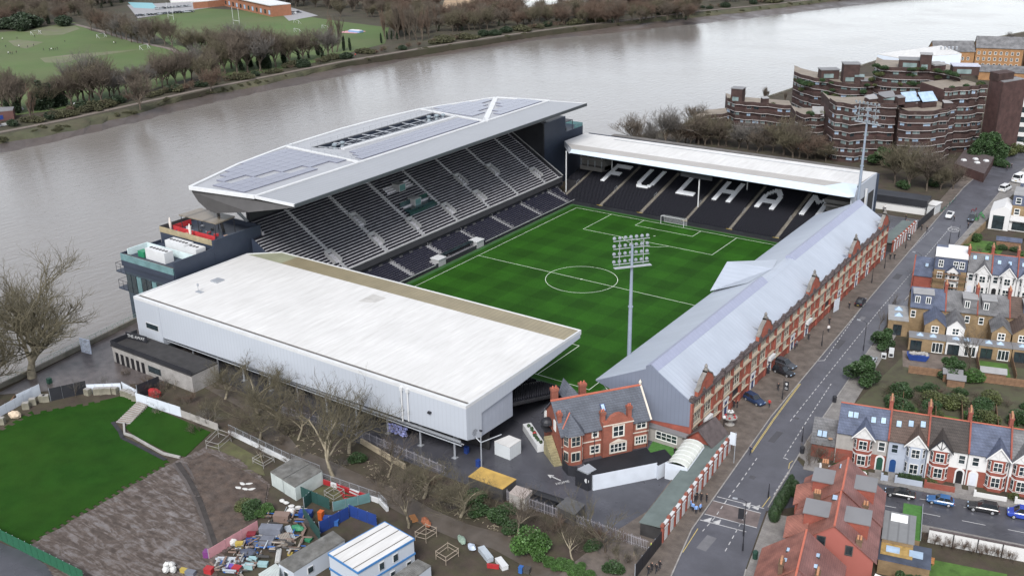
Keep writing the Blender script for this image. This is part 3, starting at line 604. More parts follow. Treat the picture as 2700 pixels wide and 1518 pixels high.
mb=MB();mb.box(-66.5,-49,0,-65.3,YFAR,23.5);mb.build('rear_wall',M_BLACK,RV,True)
mb=MB();mb.ext([(-51.4,61.2,3),(-68,61.2,3),(-68,61.2,26),(-51.4,61.2,21.9)],(0,.4,0));mb.build('end_screen',M_BLACK,RV,True)
mb=MB();mb.box(-51.4,61.7,0,-70,74.2,21.9);mb.build('end_block',M_NAVY,RV,True)
mb=MB();mb.box(-51.9,62.3,21.91,-69,73.6,21.95);mb.build('block_roof',M_BLACK,RV,True)
mb=MB()
for k in range(5):mb.box(-52.2-1.4*k,63.5+1.9*k,21.96,-54.4-1.4*k,64.4+1.9*k,22.9)
mb.build('roof_plant',M_STEEL,RV,True)
mb=MB();mb.box(-51.42,74.22,0,-70,85.3,16.6);mb.build('end_block',M_NAVY,RV,True)
mb=MB();mb.bars([(-52,74.6,16.6),(-52,74.6,19.6),(-52,79.5,19.6),(-52,79.5,16.6)],.12);mb.bars([(-57,74.6,16.6),(-57,74.6,19.6),(-57,79.5,19.6),(-57,79.5,16.6)],.12);mb.box(-57.1,74.5,19.6,-51.9,79.6,19.75)
for k in range(6):mb.box(-52.5-.8*k,76+1.1*(k%3),16.61,-53-.8*k,76.6+1.1*(k%3),17.4)
mb.build('terrace_pergola',M_BLACK,RV,True)
mb=MB();mb.box(-51.5,79.8,16.61,-51.44,85.2,17.7);mb.box(-51.5,85.2,16.61,-69,85.26,17.7);mb.build('glass_balustrade',M_GLASSG,RV,True)
XF=-61.5
mb=MB();mb.box(XF,-49.2,-3.5,-81,-63.7,16.4);mb.box(XF,-49.2,16.4,XF-.5,-63.7,17.55);mb.box(XF-.5,-49.2,16.4,-80.9,-49.7,17.55);mb.build('end_block',M_NAVY,RV,True)
mb=MB();mb.box(XF-.6,-63.72,16.25,-81.1,-63.5,17.6);mb.build('parapet',mat('ochre_stained_parapet',(.30,.25,.155),.7,var=.25,sc=.5,dirt=(.16,.14,.10),dsc=.4,damt=.5),RV,True)
mb=MB();mb.box(-81.0,-63.5,16.4,-81.25,-49.2,17.7);mb.build('parapet',M_DKCLAD,RV,True)
mb=MB();mb.box(XF-.02,-63.74,-3.5,-80.6,-75.0,9.7);mb.build('end_block',mat('dark_glazed_storeys',(.035,.05,.065),.35,var=.3),RV,True)
mb=MB();mb.box(XF,-63.74,9.72,XF-.35,-75.1,15.75);mb.box(XF-.36,-63.74,9.72,-81,-75.05,13.6);mb.build('block_upper',M_NAVY,RV,True)
mb=MB();mb.box(XF-.4,-75.12,12.6,-81.2,-75.3,14.2);mb.build('glass_balustrade',M_GLASSG,RV,True)
mb=MB();mb.box(XF-.4,-75.12,11.2,-81.2,-75.3,12.58);mb.box(-81.02,-75.1,11.2,-81.25,-63.75,14.3);mb.build('fascia',M_NAVY,RV,True)
mb=MB();mb.box(XF-.8,-75.0,13.6,-80.8,-74.3,14.0);mb.build('planter',M_DKCLAD,RV,True)
for k in range(9):
 x=-63.5-1.9*k;mb=MB();mb.box(x,-75.05,4.6,x-1.6,-75.12,9.2);mb.build('window',M_GLASS if k%3 else M_GLASSG,RV,True)
for zz in(9.3,5.0):
 mb=MB();mb.box(-80.6,-75.1,zz-.35,-84.2,-70.5,zz);b_=mb.build('balcony',M_NAVY,RV,True)
 mb=MB();pts=[(-80.7,-75,zz),(-80.7,-75,zz+1.9),(-84.1,-75,zz+1.9),(-84.1,-75,zz)]
 mb.bars(pts,.05);mb.bars([(-82.4,-75,zz),(-82.4,-75,zz+1.9)],.05);mb.bars([(-84.1,-75,zz+1.9),(-84.1,-70.6,zz+1.9),(-84.1,-70.6,zz)],.05);mb.bars([(-84.1,-75,zz+1),(-80.7,-75,zz+1)],.04);mb.build('railing',M_BLACK,b_,True)
for(x,y,sx,sy,sz,zb)in((-70.5,-66.4,7.2,2.6,3.0,13.6),(-65.2,-66.2,4.2,2.8,2.6,13.6),(-70.8,-72.0,7.0,2.4,2.6,13.6)):
 mb=MB();mb.cbox((x,y,zb+sz/2),sx,sy,sz);u_=mb.build('plant_unit',M_WTRIM,RV,True)
 mb=MB();
 for k in range(int(sx/1.1)):mb.lathe([(.38,0),(.38,.1),(.3,.11)],(x-sx/2+.8+1.1*k,y,zb+sz+.005),10)
 mb.build('fan',M_DKCLAD,u_,True)
mb=MB();mb.box(-79.8,-68.6,13.61,-79.6,-74.2,15.3);mb.box(-79.6,-68.8,13.61,-62.5,-68.6,15.3);mb.build('screen_wall',mat('pale_aqua_screen',(.52,.62,.63),.5),RV,True)
mb=MB();mb.cbox((-76.2,-72.4,14.3),2.2,1.6,1.4);mb.build('green_tank',mat('green_plastic',(.02,.18,.09),.5),RV,True)
cz=20.6;mb=MB();mb.prism([(-76.7,-60.9),(-63.6,-60.6),(-64.1,-54.4),(-76.6,-54.5)],cz-.3,cz);mb.build('pergola_roof',mat('brown_metal_canopy',(.17,.145,.115),.4,var=.12,stripe=(0,6.2,.4,.1)),RV,True)
for x in(-76.3,-70.2,-64.2):
 for y in(-60.6,-54.8):mb=MB();mb.tube((x,y,16.4),(x,y,cz-.3),.1);mb.build('pergola_post',M_BLACK,RV,True)
mb=MB();mb.box(-63.4,-61.6,16.41,-78.8,-61.5,17.7);mb.box(-78.8,-61.5,16.41,-78.9,-56,17.7);mb.build('red_netting',M_REDN,RV,True)
for x,y in((-78.6,-62.3),(-70.4,-63.0)):
 mb=MB();mb.lathe([(.35,0),(.12,.3),(.30,1.2),(.34,2.2),(.2,3.2),(.05,3.6)],(x,y,16.4),8);mb.build('folded_parasol',mat('pale_cream_fabric',(.55,.50,.46),.8),RV,True)
for k in range(26):
 x=rng.uniform(-78,-63);y=rng.uniform(-62.9,-55.5);s_=rng.uniform(.3,1.0)
 mb=MB();mb.cbox((x,y,16.41+s_*.3),s_*1.3,s_*.8,s_*.6,rng.uniform(0,3));mb.build('terrace_furniture',[M_WTRIM,M_DKCLAD,M_RED,M_BLUEP,M_STEEL,mat('tan_box',(.35,.24,.18),.8)][rng.choice([0,0,1,1,1,2,3,4,5])],RV,True)
RZ=28.0
def rp(c,r,x,y):v=q(c,r,x,y,RZ);return(v.x,v.y)
tipL=rp(0,0,1435,1412);b1=rp(0,0,2160,1105);b2=rp(1,0,597,825);b3=rp(1,0,1165,738);b4=rp(1,0,1575,762);fR=rp(1,0,1850,780);fL=rp(0,1,2220,95);iL=rp(0,1,1925,33);iR=rp(1,0,1550,765)
bm1=rp(0,0,1800,1240);bm2=rp(1,0,0,975);bm3=rp(1,0,300,895)
c1=rp(1,0,125,1224);c2=rp(1,0,1085,918)
XI=(iL[0]+iR[0])/2
c1=(XI,c1[1]);c2=(XI,c2[1])
mb=MB();mb.prism([iL,fL,fR,b4,(XI,iR[1])],RZ-.45,RZ-.05);mb.build('front_roof',M_SEAM,RV,True)
mb=MB();mb.prism([iL,c1,b1,bm1,tipL],RZ-.45,RZ);mb.build('south_roof',mat('pale_grey_roof_sheet',(.275,.282,.30),.4,var=.05,sc=.3),RV,True)
mb=MB();mb.prism([c2,(XI,iR[1]),b4,b3,b2],RZ-.45,RZ);mb.build('north_roof',mat('pale_grey_roof_sheet',(.44,.45,.47)),RV,True)
h1=rp(0,0,2345,1112);h2=rp(1,0,690,850);h3=rp(1,0,858,884);h4=rp(1,0,10,1128)
mb=MB();mb.prism([c1,c2,b2,h2,h3,h4],RZ-.45,RZ);mb.build('middle_roof',mat('pale_grey_roof_sheet',(.44,.45,.47)),RV,True)
mb=MB();mb.prism([b2,bm3,bm2,b1,c1,h4,h1,h2],RZ-.46,RZ-.01);mb.build('middle_roof',mat('pale_grey_roof_sheet',(.44,.45,.47)),RV,True)
mb=MB();mb.prism([h1,h2,h3,h4],RZ-4.2,RZ-4.0);mb.build('plant_well_floor',mat('dark_plant_deck',(.05,.05,.055),.7,var=.3),RV,True)
mb=MB()
H=[Vector((*p,0))for p in(h1,h2,h3,h4)]
for i in range(4):
 a,b=H[i],H[(i+1)%4];mb.face((a.x,a.y,RZ-4),(b.x,b.y,RZ-4),(b.x,b.y,RZ-.2),(a.x,a.y,RZ-.2))
mb.build('plant_well_wall',M_NAVY,RV,True)
for k in range(9):
 t=(k+.5)/9;a=H[0].lerp(H[1],t);b=H[3].lerp(H[2],t);mb=MB();mb.tube((a.x,a.y,RZ-.5),(b.x,b.y,RZ-.5),.16);mb.tube((a.x,a.y,RZ-2.4),(b.x,b.y,RZ-2.4),.12)
 c=a.lerp(b,.5);mb.tube((c.x,c.y,RZ-.5),(c.x,c.y,RZ-4),.12);mb.build('truss',M_STEEL,RV,True)
for t in(.33,.66):
 a=H[0].lerp(H[3],t);b=H[1].lerp(H[2],t);mb=MB();mb.tube((a.x,a.y,RZ-.4),(b.x,b.y,RZ-.4),.13);mb.build('truss',M_STEEL,RV,True)
for t,s_ in((.06,.5),(.12,.5),(.88,.4),(.93,.5),(.97,.6)):
 a=H[0].lerp(H[1],t).lerp(H[3].lerp(H[2],t),s_);mb=MB();mb.lathe([(.6,-3.5),(.6,-.8),(.35,-.2),(.7,.2),(.7,.6),(.15,.8)],(a.x,a.y,RZ),10);mb.build('roof_cowl',mat('blue_grey_cowl',(.20,.24,.27),.5),RV,True)
for k in range(14):
 t=rng.uniform(.1,.9);s_=rng.uniform(.2,.8);a=H[0].lerp(H[1],t).lerp(H[3].lerp(H[2],t),s_);mb=MB();mb.cbox((a.x,a.y,RZ-3.2),rng.uniform(1.5,3),rng.uniform(2,4),1.6);mb.build('air_handler',mat('dim_grey_box',(.08,.08,.085)),RV,True)
def edge(pts,w_,z0,z1,name='roof_edge',mt=None):
 for i in range(len(pts)-1):
  mb=MB();mb.wall(pts[i],pts[i+1],z0,z1,w_);mb.build(name,mt or M_WTRIM,RV,True)
edge([tipL,bm1,b1,bm2,bm3,b2,b3,b4],.9,RZ-.6,RZ+.25);edge([iL,(XI,iR[1])],.7,RZ-.3,RZ+.22);edge([tipL,iL],.9,RZ-.55,RZ+.2);edge([iL,fL],.5,RZ-.5,RZ+.1)
edge([b1,c1],1.0,RZ-.3,RZ+.28);edge([b2,c2],1.0,RZ-.3,RZ+.28);edge([b3,c2],1.6,RZ-.3,RZ+.2);edge([h4,h3],1.2,RZ-.3,RZ+.35);edge([b4,fR],.3,RZ-.5,RZ+.05);edge([fL,fR],.35,RZ-.75,RZ+.02,'roof_nosing',mat('grey_nosing',(.05,.058,.065),.5))
def solar(poly,nx,ny,x0,x1,y0,y1,keep):
 dx=(x1-x0)/nx;dy=(y1-y0)/ny
 me=None
 for i in range(nx):
  for j in range(ny):
   cx=x0+dx*(i+.5);cy=y0+dy*(j+.5)
   if not keep(cx,cy):continue
   if me is None:
    b_=MB();b_.box(-dx/2+.04,-dy/2+.04,-.1,dx/2-.04,dy/2-.04,.12);me=b_.mesh('solar_panel',M_SOLAR)
   o=link('solar_panel',me,RV);o.location=Vector((cx,cy,RZ+.12))-RV.location
def inpoly(x,y,P):
 c=False;n=len(P)
 for i in range(n):
  (xa,ya),(xb,yb_)=P[i],P[(i+1)%n]
  if(ya>y)!=(yb_>y)and x<(xb-xa)*(y-ya)/(yb_-ya)+xa:c=not c
 return c
def shrink(P,k=.93):
 cx=sum(p[0]for p in P)/len(P);cy=sum(p[1]for p in P)/len(P);return[(cx+(x-cx)*k,cy+(y-cy)*k)for x,y in P]
S1=shrink([(-56.5,-57.6),(-56.5,c1[1]+1),(b1[0]+1.5,b1[1]-1.0),bm1,(tipL[0]+2.5,tipL[1]+1.6)],.95)
sa_,sb_=rp(0,0,1690,1370),rp(0,0,2570,1225)
solar(S1,10,14,-82,-54.5,-60,-12,lambda x,y:inpoly(x,y,S1)and not(-.9<x-(sa_[0]+(sb_[0]-sa_[0])*(y-sa_[1])/(sb_[1]-sa_[1]))<2.3))
S2=[(-54.4,c1[1]+1.2),(-54.4,c2[1]-1),(h3[0]-0.2,h3[1]-2.5),(h4[0]+1.6,h4[1]+1.5)]
solar(S2,3,30,-62.5,-54.4,c1[1]+1,c2[1]-1,lambda x,y:x>h4[0]+2.4 and inpoly(x,y,S2))
S3=shrink([(-54.6,c2[1]+1),(-54.6,b4[1]-1),b4,b3,b2,(c2[0],c2[1]+1)],.93)
def offl(x,y,a,b):
 d=Vector((b[0]-a[0],b[1]-a[1]));return abs((x-a[0])*d.y-(y-a[1])*d.x)/d.length
solar(S3,9,11,-81,-54.4,c2[1],b4[1]+1,lambda x,y:inpoly(x,y,S3)and offl(x,y,b3,c2)>2.4 and offl(x,y,b2,c2)>2.0)
mb=MB()
for a,b in((h4,h3),(b1,c1),(b2,c2),(h1,h2)):
 A_,B_=Vector((*a,RZ)),Vector((*b,RZ));n_=int((B_-A_).length/2.5)
 for k in range(n_+1):p=A_.lerp(B_,k/n_);mb.tube(p,p+Vector((0,0,1.2)),.04,.04,4)
 mb.tube(A_+Vector((0,0,1.2)),B_+Vector((0,0,1.2)),.04,.04,4);mb.tube(A_+Vector((0,0,.7)),B_+Vector((0,0,.7)),.03,.03,4)
mb.build('roof_handrail',M_STEEL,RV,True)
def backx(y):
 pts=[tipL,bm1,b1,bm2,bm3,b2,b3]
 for i in range(len(pts)-1):
  (xa,ya),(xb,yb_)=pts[i],pts[i+1]
  if ya<=y<=yb_:return xa+(xb-xa)*(y-ya)/(yb_-ya)
 return b3[0]
prof=[(0,.55),(.0,1.3),(.06,3.4),(.15,4.9),(.24,5.3),(.62,3.0),(1.0,.75)]
ys=[tipL[1]+.4]+list(np.linspace(-56,62,14));mb=MB();rings=[]
for y in ys:
 bx_=backx(y);fx=fL[0]+.15;rings.append([(bx_+(fx-bx_)*t+.0,(y if t<.7 else max(y,fL[1]+.3)if y<0 else y+(8 if y>61 else 0)*t),RZ-dz)for t,dz in prof])
npf=len(prof);vs=[p for r_ in rings for p in r_]
mb.add(vs,[(k*npf+i,(k+1)*npf+i,(k+1)*npf+i+1,k*npf+i+1)for k in range(len(rings)-1)for i in range(npf-1)]+[tuple(range(npf)),tuple((len(rings)-1)*npf+i for i in range(npf))[::-1]])
mb.build('hull_soffit',M_DKCLAD,RV,True)
for k in range(4):
 mb=MB();x,y=-66.4,-47+30*k;mb.tube((x,y,15),(x+1.2,y-8*(1 if k==0 else 0),24),.4,.4,8);mb.build('roof_strut',M_STEEL,RV,True)
mb=MB();mb.tube((-67.5,-55.5,16.4),(-67.5,-57,23.4),.35,.35,8);mb.cbox((-67,-57,22.6),3,2,1.2);mb.build('roof_bearing',M_DKCLAD,RV,True)
for y0_,y1_ in((-12.8,-9.8),(4.0,7.2)):
 tb=thing('dugout_shelter','white-roofed side cabin at the '+('south' if y0_<0 else 'north')+' end of the team benches','dugout',(-37.2,(y0_+y1_)/2,0))
 mb=MB();mb.box(-38.6,y0_,.05,-36.0,y1_,1.9);mb.build('body',M_RAILW,tb,True)
 mb=MB();mb.box(-38.8,y0_-.1,1.92,-35.8,y1_+.1,2.1);mb.build('roof',M_WTRIM,tb,True)
tb=thing('team_bench','long row of dark padded bench seats beside the west touchline','bench',(-37.2,-3,0))
for k in range(24):
 y=-9.2+.54*k;mb=MB();mb.box(-37.9,y-.24,.5,-37.2,y+.24,.75);mb.box(-38.1,y-.24,.5,-37.9,y+.24,1.6);mb.build('seat',M_BLACK,tb,True)
mb=MB();mb.ext([(-38.3,-9.6,2.2),(-37.2,-9.6,2.35),(-36.8,-9.6,2.2)]+[],(0,13.2,0));mb.build('canopy',M_GLASS,tb,True)
# ---------------------------------------------------------------- east stand: red brick street front under a pale metal roof
JH=thing('football_stand','long red brick grandstand with pale pitched roof and gables facing the road','stand',(50,-2,0))
XW,YA,YB=59.3,-60.5,57.0
XE,ZE,XRG,ZRG=39.8,8.5,51.0,13.65
mb=MB();mb.ext([(XE-.1,YA,ZE),(XRG-.9,YA,ZRG),(XRG-.9,YA,ZRG-.3),(XE-.1,YA,ZE-.3)],(0,YB-YA,0));mb.build('pitch_side_roof',M_ROOFJ,JH,True)
mb=MB();mb.ext([(XRG+1.3,YA,ZRG),(XW-.4,YA,9.45),(XW-.4,YA,9.15),(XRG+1.3,YA,ZRG-.3)],(0,YB-YA,0));mb.build('street_side_roof',M_ROOFJ,JH,True)
M_VENT=mat('lilac_grey_ridge_vent',(.25,.27,.36),.45,var=.05,stripe=(1,1.1,.06,.1))
for ya,yb_ in((YA,-9.5),(6.5,YB)):
 mb=MB();mb.ext([(XRG-.95,ya,ZRG-.3),(XRG-.95,ya,ZRG+.5),(XRG,ya,ZRG+1.0),(XRG+1.35,ya,ZRG+.0),(XRG+1.35,ya,ZRG-.3)],(0,yb_-ya,0));mb.build('ridge_vent',M_VENT,JH,True)
mb=MB();mb.ext([(XRG-.95,-9.48,ZRG-.3),(XRG-.95,-9.48,ZRG),(XRG+.2,-9.48,ZRG+.25),(XRG+1.35,-9.48,ZRG),(XRG+1.35,-9.48,ZRG-.3)],(0,15.96,0));mb.build('ridge',M_ROOFJ,JH,True)
gl_=q(2,1,345,690,9.5);gt=q(2,1,430,522,13.2)
mb=MB();yc=-1.5
mb.add([(XE-.4,yc-8.6,8.9),(XE-.4,yc+8.6,8.9),(XE-.4,yc,13.2),(XRG-.8,yc,13.75),(XRG-3.0,yc-8.6,12.7),(XRG-3.0,yc+8.6,12.7)],[(0,2,3,4),(2,1,5,3),(0,1,2),(0,4,5,1),(4,3,5)]);mb.build('pitch_pediment',M_ROOFJ,JH,True)
ga=[qy(1,2,2320,265,YA),qy(2,2,60,240,YA)]
mb=MB();mb.ext([(XE+1.0,YA-.02,ZE-.35),(XE,YA-.02,ZE-.1),(XRG-.9,YA-.02,ZRG-.1),(XRG-.95,YA-.02,ZRG+.5),(XRG,YA-.02,ZRG+1.0),(XRG+1.3,YA-.02,ZRG),(XW-.1,YA-.02,9.3),(XW-.1,YA-.02,4.6),(46.4,YA-.02,3.2),(46.4,YA-.02,6.6),(45.5,YA-.02,7.0)],(0,-.25,0));mb.build('end_gable',M_GABJ,JH,True)
mb=MB();mb.wall((46.3,YA),(XW-.3,YA),0,4.7,.3);mb.build('end_wall',M_RBRICK,JH,True)
mb=MB()
for y in np.arange(YA+.4,YB,9.0):
 mb.tube((42.6,y,1),(42.6,y,7.9),.15);mb.tube((42.6,y,6.2),(40.4,y,8.5),.09);mb.tube((42.6,y,6.2),(45.5,y,9.4),.09)
mb.build('roof_frames',M_WTRIM,JH,True)
mb=MB()
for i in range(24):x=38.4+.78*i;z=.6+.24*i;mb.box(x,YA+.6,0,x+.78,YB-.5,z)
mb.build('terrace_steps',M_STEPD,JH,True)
P=[(38.4+.78*i+.35,y,.6+.24*i)for i in range(24)for y in np.arange(YA+1,-38,.5)if abs((y+60)%9-4.5)>.5]
seatblock('seats',P,-math.pi/2,M_SEATK,JH)
mb=MB();mb.box(37.9,YA+.6,0,38.2,YB,1.1);mb.build('pitch_wall',M_BLACK,JH,True)
NBAY=27;BW=(56.2-YA)/NBAY
mb=MB();mb.box(XW-.7,YA,0,XW-.25,56.2,9.5);mb.build('street_wall',M_RBRICK,JH,True)
M_RBR2=brickmat('brighter_red_brick',(.30,.078,.048),(.26,.068,.043),(.21,.11,.08),.45,.15,'XZ',.8,.15,.2)
M_SASH=mat('cream_sash_frame',(.40,.365,.30),.6,var=.08)
for i in range(NBAY+1):
 y=YA+BW*i
 mb=MB();mb.box(XW-.24,y-.38,.0,XW+.12,y+.38,9.3);pi_=mb.build('pilaster',M_RBRICK,JH,True)
 mb=MB();mb.box(XW-.5,y-.5,9.72,XW+.25,y+.5,10.25);mb.lathe([(.3,0),(.42,.25),(.1,.5)],(XW-.12,y,10.25),6);mb.build('coping_block',M_DKTILE,pi_,True)
for zz,hh,pr,nm,mt in((4.05,.25,.16,'string_course',M_CREAM),(7.05,.2,.14,'string_course',M_CREAM),(9.3,.4,.3,'cornice',M_DKTILE),(2.0,.12,.13,'string_course',M_CREAM)):
 mb=MB();mb.box(XW-.23,YA,zz,XW+pr,56.2,zz+hh);mb.build(nm,mt,JH,True)
mb=MB();mb.box(XW-.69,YA,9.5,XW-.3,56.2,9.75);mb.build('parapet',M_DKTILE,JH,True)
def window(parent,y0,y1,z0,z1,n,x=XW-.24,fr=.16,mt=M_SASH,glass=M_GLASS,rows=2):
 mb=MB();mb.box(x,y0-fr,z0-fr*1.6,x+.16,y1+fr,z0);mb.box(x,y0-fr,z1,x+.13,y1+fr,z1+fr*1.6)
 mb.box(x,y0-fr,z0,x+.12,y0,z1);mb.box(x,y1,z0,x+.12,y1+fr,z1)
 for k in range(1,n):yy=y0+(y1-y0)*k/n;mb.box(x,yy-.09,z0,x+.11,yy+.09,z1)
 for k in range(1,rows):zz=z0+(z1-z0)*k/rows;mb.box(x,y0,zz-.05,x+.08,y1,zz+.05)
 w_=mb.build('window',mt,parent,True)
 mb=MB();mb.box(x+.005,y0,z0,x+.04,y1,z1);mb.build('pane',glass,w_,True);return w_
for i in range(NBAY):
 y=YA+BW*i;yc_=y+BW/2;typ=i%3
 window(JH,y+.75,y+BW-.75,7.75,8.75,4,fr=.12,rows=1)
 mb=MB();mb.box(XW-.22,y+.5,7.3,XW+.32,y+BW-.5,7.6);mb.build('balustrade',M_CREAM,JH,True)
 if typ!=2:
  window(JH,y+.7,y+BW-.7,4.75,6.7,4 if typ==0 else 3,fr=.22)
  mb=MB();mb.box(XW-.23,y+.45,.0 if i%6==1 else 0,XW-.18,y+BW-.45,2.0);mb.build('plinth',M_RBRICK,JH,True)
 else:
  mb=MB();mb.box(XW-.23,y+.5,4.4,XW-.16,y+BW-.5,6.95);mb.build('brick_panel',M_RBR2,JH,True)
  mb=MB();mb.add([(XW-.12,yc_,4.9),(XW-.12,yc_+.4,5.5),(XW-.12,yc_+.2,6.0),(XW-.12,yc_+.32,6.4),(XW-.12,yc_,6.7),(XW-.12,yc_-.32,6.4),(XW-.12,yc_-.2,6.0),(XW-.12,yc_-.4,5.5)],[(0,1,2,3,4,5,6,7)]);mb.build('stone_motif',M_CREAM,JH,True)
 gk=i%5
 if i in(4,16):
  mb=MB();pts=[(XW-.2,yc_-1.7,0.02),(XW-.2,yc_+1.7,.02),(XW-.2,yc_+1.7,2.4)]+[(XW-.2,yc_+1.7*math.cos(a),2.4+1.5*math.sin(a))for a in np.linspace(.2,math.pi-.2,8)]+[(XW-.2,yc_-1.7,2.4)]
  mb.add(pts,[tuple(range(len(pts)))]);mb.build('arched_gate',M_BLACK,JH,True)
 elif gk in(1,3):
  mb=MB();mb.box(XW-.23,yc_-1.0,0.02,XW+.04,yc_-.75,3.1);mb.box(XW-.23,yc_+.75,.02,XW+.04,yc_+1.0,3.1);mb.box(XW-.23,yc_-1.15,3.1,XW+.1,yc_+1.15,3.55);dr=mb.build('door',M_WTRIM,JH,True)
  mb=MB();mb.box(XW-.22,yc_-.75,.02,XW-.1,yc_+.75,3.1);mb.build('door_leaf',mat('navy_door',(.03,.045,.12),.5),dr,True)
  if i in(1,8,13,19):mb=MB();mb.box(XW+.1,yc_-1.3,3.1,XW+.7,yc_+1.3,3.9);mb.build('white_canopy',M_WTRIM,JH,True)
 else:
  window(JH,yc_-.55,yc_+.55,2.45,3.35,2,fr=.2)
for yg in(-55.0,-27.4,.4,29.0,52.6):
 mb=MB();hw=3.6
 pr=[(yg-hw,9.72),(yg-hw,10.6),(yg-hw*.78,10.9),(yg-hw*.62,11.9),(yg-hw*.3,12.6),(yg-.5,12.9),(yg-.5,13.2),(yg+.5,13.2),(yg+.5,12.9),(yg+hw*.3,12.6),(yg+hw*.62,11.9),(yg+hw*.78,10.9),(yg+hw,10.6),(yg+hw,9.72)]
 mb.ext([(XW-.6,y,z)for y,z in pr],(.62,0,0));ga_=mb.build('gable',M_RBR2,JH,True)
 mb=MB();
 for k in range(1,len(pr)-2):
  a,b=pr[k],pr[k+1];mb.ext([(XW-.72,a[0],a[1]+.02),(XW-.72,b[0],b[1]+.02),(XW-.72,b[0],b[1]+.26),(XW-.72,a[0],a[1]+.26)],(.86,0,0))
 mb.lathe([(.42,0),(.42,.3),(.2,.4),(.34,.75),(.1,1.2)],(XW-.3,yg,13.45),8);mb.build('stone_coping',M_STONEG,ga_,True)
 mb=MB();mb.box(XW+.03,yg-1.0,10.4,XW+.08,yg+1.0,11.6);mb.build('gable_panel',M_RBRICK,ga_,True)
 mb=MB();mb.cbox((XW-2.0,yg-.2,10.9),2.2,.25,.25,0,0);mb.build('gable_stay',M_STEEL,ga_,True)
for(c_,r_,x_,y_)in((2,1,1485,232),(2,1,1232,460)):
 p=q(c_,r_,x_,y_,11.4);mb=MB();mb.cbox((p.x,p.y,11.6),1.0,1.0,.3);mb.build('roof_light',M_STEEL,JH,True)
 # ---------------------------------------------------------------- floodlight masts
def floodlight(label,x,y,h,rz,full=True):
 f=thing('floodlight_mast',label,'floodlight',(x,y,0),rz,'floodlight masts')
 mb=MB();mb.tube((0,0,0),(0,0,h*.6),.46,.36,12);mb.tube((0,0,h*.6),(0,0,h),.34,.22,12);mb.lathe([(.48,0),(.48,.3)],(0,0,h*.6-.2),12);mb.build('mast',mat('blue_grey_mast_paint',(.20,.235,.29),.5,var=.08),f)
 mb=MB()
 for k in range(4):
  z=h-3.8+1.55*k;mb.box(-3.6,-.5,z,3.6,-.35,z+.12)
 for s in(-2.4,0,2.4):mb.box(s-.06,-.42,h-4,s+.06,-.34,h+1)
 mb.box(-3.7,-.1,h-4.15,3.7,.9,h-4.08);mb.build('lamp_frame',M_STEEL,f)
 lm=MB();lm.lathe([(.12,-.3),(.3,-.05),(.35,0),(.35,.07)],(0,0,0),12);lme=lm.mesh('lamp',mat('lamp_housing',(.21,.23,.26),.5));
 gm=MB();gm.lathe([(.29,.071),(.27,.09)],(0,0,0),12);gme=gm.mesh('lamp_glass',mat('grey_lamp_glass',(.30,.34,.38),.15,spec=.8))
 for k in range(4):
  for j in range(7):
   if k in(0,)and j in(0,6)and False:continue
   o=link('lamp',lme,f);o.location=(-3.3+1.1*j,-.75,h-3.3+1.55*k);o.rotation_euler=(R(112),0,0)
   gl2=link('lamp_glass',gme,o)
 return f
floodlight('tall blue-grey floodlight mast by the brick cottage with four rows of round lamps',39.6,-47.6,31.0,R(-130))
floodlight('tall floodlight mast at the corner of the white-roofed far stand',49.8,59.6,38.4,R(-16))
# ---------------------------------------------------------------- goals
def goal(y,s,label):
 f=thing('goal',label,'goal',(0,y,.05));mb=MB()
 mb.bars([(-3.66,0,0),(-3.66,0,2.44),(3.66,0,2.44),(3.66,0,0)],.075,6);mb.build('frame',M_WTRIM,f)
 mb=MB();mb.bars([(-3.66,0,2.44),(-3.66,s*1.9,2.2),(-3.66,s*2.2,0)],.04,4);mb.bars([(3.66,0,2.44),(3.66,s*1.9,2.2),(3.66,s*2.2,0)],.04,4);mb.bars([(-3.66,s*2.2,0),(3.66,s*2.2,0)],.04,4);mb.build('back_stay',M_WTRIM,f)
 mb=MB()
 for k in range(38):x=-3.66+7.32*k/37;mb.tube((x,0,2.42),(x,s*1.9,2.2),.012,.012,3);mb.tube((x,s*1.9,2.2),(x,s*2.2,0),.012,.012,3)
 for k in range(12):t=k/11;mb.tube((-3.66,s*(1.9+.3*t),2.2-2.2*t),(3.66,s*(1.9+.3*t),2.2-2.2*t),.012,.012,3)
 mb.build('net',mat('white_net_cord',(.55,.57,.58),.8),f,kind='stuff')
goal(HL,1,'white goal in front of the black seats with white lettering')
for(x,y)in((-32.55,50.7),(32.55,50.7)):
 pass
 # ---------------------------------------------------------------- brick cottage pavilion in the corner
M_CBRICK=brickmat('cottage_orange_brick',(.245,.078,.052),(.205,.066,.046),(.18,.10,.075),.45,.15,'XZ',.8,.18,.2)
M_SLATE=brickmat('blue_grey_slate',(.075,.083,.102),(.09,.10,.122),(.042,.046,.055),.5,.32,'XZ',.55,.18,.5,.02)
M_RIDGE=mat('terracotta_ridge',(.38,.11,.07),.7,var=.15)
M_STONE=mat('pale_stone',(.50,.46,.40),.75,var=.12)
M_WWIN=mat('white_window_frame',(.70,.70,.68),.5,var=.05)
cl=Vector(q(1,2,1660,600));cr_=Vector(q(1,2,2310,470));dC=(cr_-cl);LC=dC.length;aC=math.atan2(dC.y,dC.x)
CT=thing('brick_cottage','two-storey orange-red brick cottage with slate roof and clustered chimneys in the stadium corner','cottage',(cl.x,cl.y,0),aC)
DPT=8.4;EH=6.0;RH=10.3
mb=MB();mb.box(0,0,0,LC,DPT,EH);mb.ext([(.02,0.02,EH),(.02,DPT-.02,EH),(.02,DPT/2,RH-.3)],(.35,0,0));mb.ext([(LC-.37,0.02,EH),(LC-.37,DPT-.02,EH),(LC-.37,DPT/2,RH-.3)],(.35,0,0));mb.build('wall',M_CBRICK,CT)
